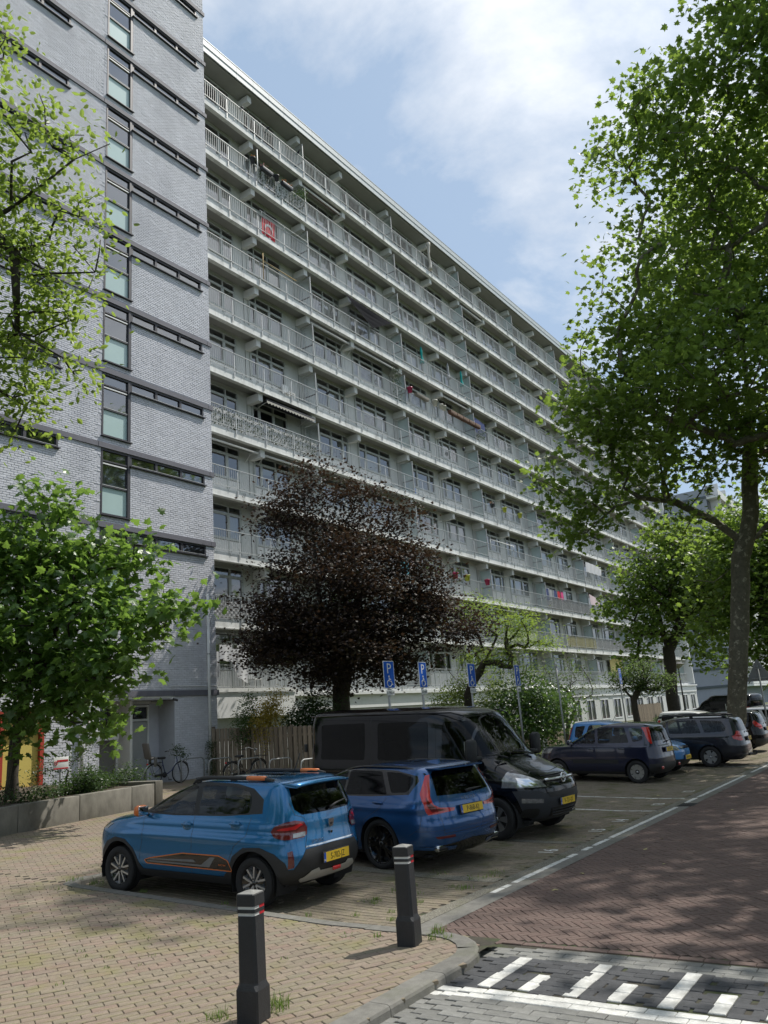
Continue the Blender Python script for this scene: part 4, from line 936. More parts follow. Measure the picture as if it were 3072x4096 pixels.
# planter with ivy
m_plant = M('planter_concrete', (.19, .18, .155), .9, var=.3, vscale=2.5, bump=.4, bscale=50, moss=((.075, .07, .055), .9, .46, .70), stretch=(1, 1, .5))
pl_ = thing('concrete_planter', 'low concrete planter wall filled with ivy in front of the tower', 'planter', (11, 17, .45))
wl = [(5.0, 15.45), (6.6, 15.74), (8.25, 16.04), (9.9, 16.34), (11.55, 16.64), (13.2, 16.94), (14.0, 17.08)]
for a, b in zip(wl, wl[1:]):
    A, B_ = Vector((*a, 0)), Vector((*b, 0)); d = B_-A; m = (A+B_)/2; g = gz(m.y)
    P(MB().box((m.x, m.y, g+.30), (d.length-.012, .24, .62), m_plant, rz=math.atan2(d.y, d.x), bev=.012), 'concrete_block', pl_)
P(MB().box((14.28, 18.2, gz(18.2)+.30), (.24, 2.2, .62), m_plant, bev=.012), 'concrete_block', pl_)
P(MB().add([(5, 15.6, .95), (14.2, 17.2, .98), (14.2, 22, 1.1), (5, 22, 1.1)], [(0, 1, 2, 3)], m_soil), 'planter_soil', pl_)
P(MB().box((8.4, 16.12, 1.06), (2.0, .36, .05), M('weathered_wood', (.10, .085, .065), .85, var=.3, stretch=(1, 12, 12)), rz=rad(10)), 'bench_board', pl_)
ib = [(6+.55*i, 16.4+.1*i+random.uniform(.1, .7), 1.12, random.uniform(.22, .36)) for i in range(15)]+[(6+.6*i+random.random(), 17.4+random.random()*2.5, 1.2, random.uniform(.3, .5)) for i in range(14)]
tree('ivy_cover', 'dark ivy spilling over the concrete planter', 'ivy', ib, [], 620, 30, .075, 'oval', L_IVY, BARK2, 37, spread=.15, core=.6, up=1.0, squash=.6)
tree('spindly_shrub', 'spindly shrub rising from the ivy beside the drain pipe', 'bush', [(13.2, 19.6, 1.7, .3), (13.8, 19.6, 1.9, .3), (12.6, 19.8, 1.6, .3), (14.2, 19.9, 1.35, .3), (13.4, 19.5, 2.1, .15)], [[(13.3, 19.6, 1.0), (13.3, 19.6, 1.3)]], 55, 12, .07, 'oval', L_IVY, BARK2, 38, spread=.12, trunk_r=.02, r_tip=.004)
st = MB().tube([(10.75, 18.15, .9), (11.0, 18.1, 3.0)], .045, M('weathered_wood'), 8); tag(st.obj('support_stake'), 'leaning wooden stake beside the young plane tree', 'stake')
# grass tufts and weeds
def tufts(name, spots, label=None, col=(.10, .17, .035)):
    V = []; F = []
    for x, y, r, n, h, z in spots:
        for _ in range(n):
            a = random.random()*2*PI; q = r*random.random()**.6; px, py = x+q*math.cos(a), y+q*math.sin(a); b = random.random()*2*PI; hh = h*random.uniform(.4, 1.1); w_ = .0022+.0015*random.random(); ln = random.uniform(.2, .9)*hh
            dx, dy = math.cos(b), math.sin(b); zz = gz(py)+z; o = len(V)
            V += [(px-dy*w_, py+dx*w_, zz), (px+dy*w_, py-dx*w_, zz), (px+dx*ln*.35-dy*w_*.7, py+dy*ln*.35+dx*w_*.7, zz+hh*.6), (px+dx*ln*.35+dy*w_*.7, py+dy*ln*.35-dx*w_*.7, zz+hh*.6), (px+dx*ln, py+dy*ln, zz+hh)]
            F += [(o, o+1, o+3, o+2), (o+2, o+3, o+4)]
    me = bpy.data.meshes.new(name); me.from_pydata(V, [], F); me.materials.append(leafmat('grass_blade', col, (.25, .36, .07), .35)); me.update()
    return link(name, me, label=label, cat='grass', kind='stuff')
tufts('grass', [(5.02, 4.72, .14, 130, .10, .07), (4.72, 4.98, .10, 70, .07, .07), (7.05, 4.55, .05, 30, .08, .07), (7.28, 4.62, .08, 60, .10, .07), (7.16, 4.45, .08, 30, .05, .07), (7.0, 5.15, .05, 25, .05, .07), (7.42, 5.1, .12, 50, .04, .07)]
      +[(random.uniform(7.8, 10.5), random.uniform(5.5, 6.6), random.uniform(.04, .15), random.randint(12, 40), .05, 0) for _ in range(22)]
      +[(random.uniform(10.2, 17), random.uniform(5.4, 6.6), random.uniform(.03, .08), random.randint(5, 14), .03, 0) for _ in range(14)]
      +[(7.42, y, .05, 22, .05, .07) for y in (6.4, 7.7, 9.2, 10.3)]+[(7.5, 10.8, .12, 40, .07, .07), (7.0, 10.5, .09, 26, .05, .07), (7.75, 10.6, .1, 40, .08, .0)]
      +[(random.uniform(4.5, 7.3), random.uniform(5, 9), .05, 8, .03, .07) for _ in range(22)], 'tufts of grass in the paving joints')
tufts('verge_grass', [(random.uniform(21, 44), random.uniform(11, 16), .35, 60, .14, .05) for _ in range(260)], 'rough grass behind the parked cars')
# fallen leaves
dl = MB()
V0, F0 = leaf_tpl('maple')
for _ in range(34):
    x, y = random.uniform(8, 26), random.uniform(.3, 9); s_ = random.uniform(.05, .09); T = Matrix.Translation((x, y, gz(y)+.012)) @ Matrix.Rotation(random.random()*6, 4, 'Z') @ Matrix.Rotation(random.uniform(-.4, .4), 4, 'X') @ Matrix.Scale(s_, 4)
    dl.add(V0.tolist(), F0.tolist(), M('dry_leaf', (.34, .30, .14), .8), X=T)
tag(dl.obj('fallen_leaves'), 'dry leaves scattered over the road and bays', 'leaves', kind='stuff')
# ================================================================== VEHICLES
def pchip(xs, ys):
    xs = np.asarray(xs, float); ys = np.asarray(ys, float); h = np.diff(xs); d = np.diff(ys)/h; m = np.zeros(len(xs)); m[0] = d[0]; m[-1] = d[-1]
    for i in range(1, len(xs)-1):
        if d[i-1]*d[i] > 0: w1, w2 = 2*h[i]+h[i-1], h[i]+2*h[i-1]; m[i] = (w1+w2)/(w1/d[i-1]+w2/d[i])
    def f(x):
        x = np.clip(np.asarray(x, float), xs[0], xs[-1]); i = np.clip(np.searchsorted(xs, x)-1, 0, len(xs)-2); t = (x-xs[i])/h[i]
        return ys[i]*(1+2*t)*(1-t)**2+h[i]*m[i]*t*(1-t)**2+ys[i+1]*t*t*(3-2*t)+h[i]*m[i+1]*t*t*(t-1)
    return f
class Body:
    """closed car skin made of horizontal outlines; addressed by (p, w): p runs from the nose round the left side to the tail, w up the skin"""
    YS = .82
    def __init__(s, rows, n=9., m=2.3, nr=None, bulge=None):
        R = np.array(rows, float); s.z = R[:, 0]
        wl = np.concatenate([[0], np.cumsum(np.sqrt(np.diff(R[:, 0])**2+.35*np.diff(R[:, 1])**2+.2*np.diff(R[:, 2])**2+np.diff(R[:, 3])**2)+1e-4)])
        s.wt = wl; s.fz = pchip(wl, R[:, 0]); s.fw_ = pchip(R[:, 0], wl); s.xf = pchip(wl, R[:, 1]); s.xr = pchip(wl, R[:, 2]); s.hw = pchip(wl, R[:, 3])
        s.n, s.m, s.nr = n, m, nr or n; s.PE = .6; s.PS = R[:, 1].max()-R[:, 2].min(); s.PT = 2*s.PE+s.PS; s.W = wl[-1]; s.bulge = bulge
    def _ab(s, w):
        xf, xr = s.xf(w), s.xr(w); return (xf+xr)/2, (xf-xr)/2, s.hw(w)
    def xsplit(s, w):
        c, a, b = s._ab(w); return c+a*(1-s.YS**s.m)**(1/s.n), c-a*(1-s.YS**s.m)**(1/s.nr)
    def S(s, p, w):
        p = np.asarray(p, float); w = np.asarray(w, float); c, a, b = s._ab(w); z = s.fz(w); x1, x2 = s.xsplit(w)
        yf = s.YS*b*np.clip(p/s.PE, 0, 1); yr = s.YS*b*np.clip((s.PT-p)/s.PE, 0, 1)
        xs = x1+(x2-x1)*np.clip((p-s.PE)/s.PS, 0, 1)
        u = np.clip(np.abs(xs-c)/np.maximum(a, 1e-6), 0, 1); ex = np.where(xs > c, s.n, s.nr)
        ys = b*(1-u**ex)**(1/s.m)
        x = np.where(p < s.PE, c+a*(1-(yf/np.maximum(b, 1e-6))**s.m)**(1/s.n), np.where(p > s.PE+s.PS, c-a*(1-(yr/np.maximum(b, 1e-6))**s.m)**(1/s.nr), xs))
        y = np.where(p < s.PE, yf, np.where(p > s.PE+s.PS, yr, ys))
        if s.bulge: y = y+s.bulge(x, z)*np.clip(y/np.maximum(b, 1e-6), 0, 1)**3
        return np.stack([x, y, z], -1)
    def side(s, x, z):
        w = float(s.fw_(z)); x1, x2 = s.xsplit(w)
        if x > x1:
            c, a, b = s._ab(w); u = min(1, abs(x-c)/a); y = b*(1-u**s.n)**(1/s.m); return s.PE*y/(s.YS*b), w
        if x < x2:
            c, a, b = s._ab(w); u = min(1, abs(x-c)/a); y = b*(1-u**s.nr)**(1/s.m); return s.PT-s.PE*y/(s.YS*b), w
        return s.PE+s.PS*float((x-x1)/(x2-x1)), w
    def end(s, y, z, rear):
        w = float(s.fw_(z)); c, a, b = s._ab(w); y = min(abs(y), .965*b)
        if y <= s.YS*b: q = s.PE*y/(s.YS*b); return (s.PT-q if rear else q), w
        e = s.nr if rear else s.n; x = c+(-1 if rear else 1)*a*(1-(y/b)**s.m)**(1/e); return s.side(float(x), z)
    def normal(s, p, w):
        e = 2e-3; p0, p1 = np.clip(p-e, 0, s.PT), np.clip(p+e, 0, s.PT); w0, w1 = np.clip(w-e, 0, s.W), np.clip(w+e, 0, s.W)
        dp = s.S(p1, w)-s.S(p0, w); dw = s.S(p, w1)-s.S(p, w0); n = np.cross(dp, dw); ln = np.linalg.norm(n, axis=-1, keepdims=True)
        n = n/np.maximum(ln, 1e-9)
        return np.where(n[..., 1:2] < -.2, -n, n)
def dens(poly, step):
    out = []
    for i in range(len(poly)):
        a, b = poly[i], poly[(i+1) % len(poly)]; L = math.hypot(b[0]-a[0], b[1]-a[1]); k = max(1, int(math.ceil(L/step)))
        for j in range(k): out.append((a[0]+(b[0]-a[0])*j/k, a[1]+(b[1]-a[1])*j/k))
    return out
def rnd_poly(poly, r, n=4):
    """rounds the corners of a polygon"""
    out = []; k = len(poly)
    for i in range(k):
        p0, p, p1 = Vector(poly[i-1]), Vector(poly[i]), Vector(poly[(i+1) % k]); a, b = (p0-p), (p1-p); q = min(r, a.length*.45, b.length*.45)
        A, B_ = p+a.normalized()*q, p+b.normalized()*q
        for j in range(n+1): t = j/n; out.append(tuple((A*(1-t)**2+p*2*t*(1-t)+B_*t*t)))
    return out
def pip(P, poly):
    x, y = P[:, 0], P[:, 1]; c = np.zeros(len(P), bool); q = np.array(poly); j = len(q)-1
    for i in range(len(q)):
        xi, yi, xj, yj = *q[i], *q[j]
        if yi != yj: c ^= ((yi > y) != (yj > y)) & (x < (xj-xi)*(y-yi)/(yj-yi)+xi)
        j = i
    return c
def skin(body, regions, default, arches, step=.075):
    """regions: (name, kind, poly, material, mode); kind 'side' (x,z), 'front'/'rear' (y,z), 'pw'; later regions win.
    returns {name: [(V, N, F)]} for the left half"""
    loops = [dens([(0, 0), (body.PT, 0), (body.PT, body.W), (0, body.W)], .08)]; polys = []
    for nm, kind, poly, *_ in regions:
        if kind == 'mix': q = dens([body.side(a, z) if tg == 's' else body.end(a, z, tg == 'r') for tg, a, z in poly], .035)
        else:
            d = dens(poly, .035); q = [body.side(x, z) for x, z in d] if kind == 'side' else [body.end(a, z, kind == 'rear') for a, z in d]
        q = [(min(max(a, 0), body.PT), min(max(b, 0), body.W)) for a, b in q]; loops.append(q); polys.append(q)
    arch = []
    for cx, r in arches:
        zb = float(body.z[0]); d = dens([(cx-r*1.02, zb-.2)]+[(cx+r*math.cos(t), ARZ[0]+r*math.sin(t)) for t in np.linspace(PI, 0, 26)]+[(cx+r*1.02, zb-.2)], .05)
        q = [body.side(x, max(z, zb)) for x, z in d]; loops.append(q); arch.append(q)
    V = []; E = []
    for l in loops:
        o = len(V); V += [Vector(p) for p in l]; E += [(o+i, o+(i+1) % len(l)) for i in range(len(l))]
    gp_, gw = np.meshgrid(np.arange(step/2, body.PT, step), np.arange(step/2, body.W, step*.8)); V += [Vector((a+.01*math.sin(77*b), b)) for a, b in zip(gp_.ravel(), gw.ravel())]
    vo, eo, fo, *_ = delaunay_2d_cdt(V, E, [], 0, 1e-4)
    Q = np.array([v[:] for v in vo]); F = np.array([f for f in fo if len(f) == 3]); cen = Q[F].mean(1)
    lab = np.zeros(len(F), int)
    for i, q in enumerate(polys): lab[pip(cen, q)] = i+1
    for q in arch: lab[pip(cen, q)] = -1
    XYZ = body.S(Q[:, 0], Q[:, 1]); NN = body.normal(Q[:, 0], Q[:, 1]); res = {}
    for i in range(len(regions)+1):
        f = F[lab == i]
        if not len(f): continue
        u, inv = np.unique(f, return_inverse=True); res.setdefault(i, (XYZ[u], NN[u], inv.reshape(-1, 3)))
    return res
ARZ = [.3]
def skin_obj(name, parts, mats, parent, both=True, push=0.):
    """parts: list of (V, N, F, material index); mirrored when both"""
    VV = []; NNl = []; FF = []; mi = []
    for (V, Nn, F, k) in parts:
        for sg in ((1, -1) if both == True else ((1,) if both == 'L' else (-1,))):
            o = sum(len(v) for v in VV); s = np.array([1, sg, 1]); VV.append(V*s+Nn*s*push); NNl.append(Nn*s); FF.append((F if sg > 0 else F[:, ::-1])+o); mi += [k]*len(F)
    Vc, Nc, Fc = np.concatenate(VV), np.concatenate(NNl), np.concatenate(FF)
    a, b, c = Vc[Fc[:, 0]], Vc[Fc[:, 1]], Vc[Fc[:, 2]]; gn = np.cross(b-a, c-a); flip = (gn*Nc[Fc[:, 0]]).sum(1) < 0; Fc[flip] = Fc[flip][:, ::-1]
    me = mesh_np(name, Vc, [Fc], mats, mi=mi, smooth=True)
    try: me.normals_split_custom_set_from_vertices([tuple(v) for v in Nc])
    except Exception as e: print('normals', e)
    return link(name, me, parent)
# car materials
def paint(name, col, metal=.55, rough=.32, coat=1., spec=.5): return M(name, col, rough, metal=metal, coat=coat, spec=spec)
m_tyre = M('tyre_rubber', (.018, .018, .019), .85, bump=.3, bscale=80)
m_plast = M('black_plastic', (.022, .023, .025), .6, bump=.12, bscale=200)
m_gloss = M('gloss_black', (.008, .008, .009), .12, coat=.6)
m_under = M('underbody', (.012, .012, .013), .9)
m_chrome = M('chrome', (.75, .76, .77), .12, metal=1.)
m_alloy = M('alloy_silver', (.52, .53, .54), .3, metal=.85)
m_cglass = M('car_glass', (.012, .015, .016), .03, spec=.6, alpha=((.66, .71, .69), .96, -.01))
m_tint = M('tinted_glass', (.004, .005, .006), .03, spec=.6, alpha=((.06, .065, .065), .95, -.02))
m_redl = M('red_lens', (.50, .012, .015), .12, coat=1., spec=.6)
m_redd = M('dark_red_lens', (.12, .008, .012), .1, coat=1.)
m_clear = M('clear_lens', (.36, .37, .37), .16, coat=1., metal=.5, col2=(.20, .205, .21), vscale=14)
m_seat = M('seat_fabric', (.035, .036, .038), .9); m_seatl = M('light_seat', (.42, .42, .40), .9)
m_plate = M('yellow_plate', (.78, .52, .03), .45); m_eu = M('plate_blue', (.02, .09, .45), .45); m_ink = M('plate_ink', (.012, .012, .012), .5)
m_orange = M('orange_trim', (.70, .18, .04), .4, coat=.4)
m_sil = M('silver_trim', (.50, .50, .49), .4, metal=.4)
def wheel(parent, pos, r, wd, side, style, hubcol, name='wheel', steer=0.):
    """side +1: outer face towards +y of the car"""
    T = Matrix.Rotation(-PI/2*side, 4, 'X'); rr = r*style.get('rim', .66)
    mb = MB()
    mb.lathe([(0.0, wd*.30), (rr*.25, wd*.34), (rr*.3, wd*.22), (rr*.82, wd*.16), (rr*.93, wd*.36), (rr, wd*.42), (rr*.99, wd*.30), (rr*.9, -wd*.2), (rr*.9, -wd*.4)], style.get('dark', m_gloss), 36)
    k = style['n']; sm = hubcol
    for i in range(k):
        a = 2*PI*i/k
        for da, w0, w1 in style['spokes']:
            a0 = a+da; c, s_ = math.cos(a0), math.sin(a0); a1 = a0+style.get('twist', 0)
            i0, i1 = rr*style.get('in', .16), rr*.95
            p0 = Vector((i0*math.cos(a), i0*math.sin(a), 0)); p1 = Vector((i1*math.cos(a1), i1*math.sin(a1), 0)); d = (p1-p0).normalized(); nn = Vector((-d.y, d.x, 0)); z0, z1 = wd*.34, wd*.37
            V = [p0-nn*w0+Vector((0, 0, z0)), p0+nn*w0+Vector((0, 0, z0)), p1+nn*w1+Vector((0, 0, z1)), p1-nn*w1+Vector((0, 0, z1))]; V += [v-Vector((0, 0, .03)) for v in V]
            V[0:4] = [v+Vector((0, 0, .008)) for v in V[0:4]]
            mb.add([v[:] for v in V], [(0, 1, 2, 3), (0, 4, 5, 1), (1, 5, 6, 2), (2, 6, 7, 3), (3, 7, 4, 0)], sm)
    mb.lathe([(0.0, wd*.42), (rr*.12, wd*.42), (rr*.17, wd*.36), (rr*.17, wd*.2)], style.get('cap', sm), 16)
    mb.lathe([(rr*.955, wd*.385), (rr*.975, wd*.425), (rr*.99, wd*.39)], style.get('lip', m_gloss), 36)
    if style.get('bolts'):
        for i in range(style['bolts']):
            a = 2*PI*i/style['bolts']+.3; mb.lathe([(0, .012), (.011, .012), (.011, 0)], m_ink, 6, X=Matrix.Translation((rr*.25*math.cos(a), rr*.25*math.sin(a), wd*.36)))
    o = link(name, mb.mesh(name), parent); o.location = pos; o.rotation_euler = (T.to_euler()[0], 0, steer)
    ty = MB(); q = .44*wd*1.1
    ty.lathe([(rr*.98, -wd*.42), (rr*1.06, -wd*.50), (r*.93, -wd*.52), (r*.985, -wd*.44), (r, -wd*.34), (r*.992, -wd*.335), (r*.992, -wd*.315), (r, -wd*.31), (r, -.02), (r*.99, -.015), (r*.99, .015), (r, .02), (r, wd*.31), (r*.992, wd*.315), (r*.992, wd*.335), (r, wd*.34), (r*.985, wd*.44), (r*.93, wd*.52), (rr*1.06, wd*.50), (rr*1.01, wd*.43), (rr*.99, wd*.40)], m_tyre, 44)
    link('tyre', ty.mesh('tyre'), o); return o
def plate(parent, txt, loc, rz, tilt=0., w=.52, h=.11):
    pb = MB().box((0, 0, 0), (w+.016, .012, h+.02), m_plast, bev=.003); o = link('number_plate', pb.mesh('number_plate'), parent); o.location = loc; o.rotation_euler = (tilt, 0, rz)
    link('plate_face', MB().box((.0, -.009, 0), (w, .006, h), m_plate).box((-w/2+.02, -.0105, 0), (.04, .006, h), m_eu).mesh('plate_face'), o)
    text(txt, h*.92, m_ink, o, (.02, -.0125, -.004), (PI/2, 0, 0), sx=.80 if len(txt) > 7 else .86, spacing=1.02); return o
def interior(parent, x0, x1, hw, zb, wheel_x, light=False, sx=(1.1, .2), zseat=.55, lhd=1):
    ms = m_seatl if light else m_seat
    mb = MB(); mb.box(((x0+x1)/2, 0, .34), (x1-x0, hw*1.8, .04), m_under)
    mb.box((x1-.05, 0, zb-.20), (.55, hw*1.65, .34), m_seat, bev=.08)
    for x in (x0, ): mb.box((x+.03, 0, (zb+.3)/2), (.04, hw*1.75, zb-.3), m_seat)
    for sy in (-1, 1): mb.box(((x0+x1)/2, sy*(hw-.10), (zb+.28)/2), (x1-x0, .04, zb-.30), m_seat)
    io = link('interior', mb.mesh('interior'), parent)
    for x in sx:
        for sy in (-1, 1):
            s = MB(); s.box((x, sy*hw*.45, zseat), (.48, .46, .16), m_seat, bev=.05); T = Matrix.Translation((x-.26, sy*hw*.45, zseat+.34)) @ Matrix.Rotation(rad(-14), 4, 'Y')
            s.box((0, 0, 0), (.14, .46, .62), m_seat, X=T, bev=.05); s.box((-.02, 0, .44), (.10, .26, .19), ms, X=T, bev=.04); link('seat', s.mesh('seat'), io)
    sw = MB(); T = Matrix.Translation((wheel_x, lhd*hw*.45, zb-.03)) @ Matrix.Rotation(rad(-65), 4, 'Y')
    sw.tube([(.185*math.cos(a), .185*math.sin(a), 0) for a in np.linspace(0, 2*PI, 25)], .016, m_seat, 8, X=T); sw.box((0, 0, -.02), (.13, .16, .05), m_seat, X=T, bev=.02); sw.box((0, 0, -.01), (.03, .36, .02), m_seat, X=T)
    link('steering_wheel', sw.mesh('steering_wheel'), io); return io
def mirror(parent, x, y, z, side, paint_, cap=None, sz=(.10, .20, .14)):
    mb = MB(); mb.box((x, side*(y+.10), z+.02), sz, cap or paint_, bev=.045); mb.tube([(x, side*(y-.05), z-.05), (x, side*(y+.05), z-.01)], .022, m_plast, 8)
    o = link('side_mirror', mb.mesh('side_mirror'), parent); link('mirror_glass', MB().box((x-sz[0]/2-.003, side*(y+.10), z+.02), (.006, sz[1]*.82, sz[2]*.78), m_chrome, bev=.002).mesh('mirror_glass'), o); return o
def car(name, label, cat, loc, heading, rows, wb, r, wd, track, body_col, regs, style, hubcol, arch_r=None, n=9., m=2.3, nr=None, bulge=None, pitch=True, arch_trim=None, step=.075, well_col=None, group=None):
    """regs: list of dict(n, k, p, m, sub) where sub True makes it a part of its own"""
    X, Y = loc; t = thing(name, label, cat, (X, Y, gz(Y)), group=group)
    pa = math.atan(SLOPE)*math.sin(rad(heading)) if (pitch and Y > 6) else 0.
    t.rotation_euler = Euler((0, -pa, rad(heading)))
    B = Body(rows, n, m, nr, bulge); ARZ[0] = r; ar = arch_r or r*1.16
    reg = [(d['n'], d['k'], d['p'], d['m']) for d in regs]
    res = skin(B, reg, body_col, [(0, ar), (wb, ar)], step)
    mats = [body_col]; bp = [(*res[0], 0)]
    for i, d in enumerate(regs):
        if i+1 not in res: continue
        if not d.get('sub'):
            if d['m'] not in mats: mats.append(d['m'])
            bp.append((*res[i+1], mats.index(d['m'])))
    if arch_trim: 
        mats_t = arch_trim
    body_o = skin_obj('body', bp, mats, t)
    byname = {}
    for i, d in enumerate(regs):
        if d.get('sub') and i+1 in res:
            byname.setdefault((d['n'], d.get('one', False), d.get('push', 0.)), []).append((i+1, d['m']))
    for (nm, one, push), l in byname.items():
        for i, mt in l:
            for side_ in ((True,) if one else ('L', 'R')): skin_obj(nm, [(*res[i], 0)], [mt], t, both=side_, push=push)
    # wheel housings and floor
    mb = MB()
    for cx in (0, wb):
        for sy in (-1, 1):
            y1 = sy*(B.hw(B.fw_(r+.12))-.012); y0 = sy*.38; V = []; F = []
            aa = np.linspace(-.35, PI+.35, 20)
            for a in aa: V += [(cx+ar*math.cos(a), y0, r+ar*math.sin(a)), (cx+ar*math.cos(a), y1, r+ar*math.sin(a))]
            for i in range(len(aa)-1): F.append((2*i, 2*i+1, 2*i+3, 2*i+2))
            F.append(tuple(2*i for i in range(len(aa)))); mb.add(V, F, well_col or m_under)
    zb = B.z[0]+.03
    mb.box((wb/2, 0, zb), (wb-2*ar, 2*B.hw(0)-.06, .03), m_under); mb.box(((B.xf(0)+wb+ar)/2, 0, zb), (B.xf(0)-wb-ar-.02, 2*B.hw(0)-.14, .03), m_under); mb.box(((B.xr(0)-ar)/2, 0, zb), (abs(B.xr(0)+ar)-.02, 2*B.hw(0)-.14, .03), m_under)
    mb.box((wb/2, 0, zb+.03), (wb+.6, .72, .05), m_under)
    link('underbody', mb.mesh('underbody'), t)
    for cx in (0, wb):
        for sy in (1, -1): wheel(t, (cx, sy*(track/2), r), r, wd, sy, style, hubcol)
    return t, B
def cladding(t, B, pts_side, m, name='cladding', wd=.012):
    pass
ST_SPRING = dict(n=5, spokes=[(-.33, .011, .012), (.33, .011, .012)], rim=.66, dark=m_gloss, cap=m_gloss, lip=m_gloss, bolts=4)
ST_BLACK = dict(n=5, spokes=[(-.2, .016, .012), (0.04, .016, .012), (.2, .012, .012)], rim=.78, dark=m_gloss, cap=m_gloss, lip=m_gloss)
ST_FIVE = dict(n=5, spokes=[(0, .05, .075)], rim=.64, dark=m_ink, lip=m_alloy, bolts=5)
ST_HUB = dict(n=8, spokes=[(0, .03, .060)], rim=.66, dark=m_ink, lip=m_alloy, **{'in': .3})
ST_VAN = dict(n=6, spokes=[(-.12, .022, .03), (.12, .022, .03)], rim=.62, dark=m_ink, lip=m_alloy, bolts=5)
def seamp(pts, w=.007):
    """thin closed strip along a polyline (door gaps)"""
    P_ = [Vector(p) for p in pts]; L = []; R = []
    for i, p in enumerate(P_):
        d = (P_[min(i+1, len(P_)-1)]-P_[max(i-1, 0)]).normalized(); nn = Vector((-d.y, d.x)); L.append(tuple(p+nn*w/2)); R.append(tuple(p-nn*w/2))
    return L+R[::-1]
def arch_band(cx, r, a, z0, th=.055, w=None):
    """plastic lip around a wheel arch, in side view"""
    o = [(cx+(a+th)*math.cos(t), r+(a+th)*math.sin(t)) for t in np.linspace(PI, 0, 24)]
    return [(cx-a-th-.01, z0)]+o+[(cx+a+th+.01, z0)]
# ---------------------------------------------------------------- small electric hatchback, blue
m_blue = paint('metallic_blue', (.012, .145, .34), .5, .25)
rows = [(.24, 2.98, -.40, .715), (.30, 3.06, -.52, .755), (.42, 3.125, -.615, .79), (.58, 3.135, -.635, .795), (.70, 3.12, -.61, .795), (.80, 3.07, -.585, .79), (.87, 2.97, -.575, .785), (.92, 2.82, -.57, .775), (.965, 2.55, -.565, .765), (1.01, 2.30, -.555, .748), (1.06, 2.17, -.545, .732), (1.2, 1.87, -.49, .685), (1.32, 1.58, -.425, .640), (1.385, 1.38, -.385, .61), (1.425, 1.20, -.34, .575), (1.452, 1.02, -.27, .50), (1.468, .85, -.1, .38), (1.475, .65, .1, .10)]
def bl_spring(x, z): return .018*np.exp(-((z-.62)/.16)**2)*(np.exp(-((x-0.0)/.42)**2)+np.exp(-((x-2.42)/.42)**2))-.012*np.exp(-((z-.86)/.05)**2)+.012*np.exp(-((z-.78)/.05)**2)
dk = m_plast; sm = m_ink
win = [dict(n='window_surround', k='side', p=[(2.06, 1.03), (1.93, 1.13), (1.62, 1.325), (1.42, 1.40), (.9, 1.425), (.42, 1.41), (.12, 1.36), (-.08, 1.24), (-.10, 1.08), (.5, 1.035), (1.4, 1.015)], m=dk),
       dict(n='side_window', k='side', p=rnd_poly([(1.90, 1.045), (1.80, 1.14), (1.53, 1.31), (1.35, 1.375), (1.10, 1.39), (1.06, 1.035)], .04), m=m_cglass, sub=True),
       dict(n='side_window', k='side', p=rnd_poly([(.98, 1.04), (1.0, 1.388), (.45, 1.375), (.18, 1.32), (.10, 1.22), (.12, 1.075)], .05), m=m_cglass, sub=True)]
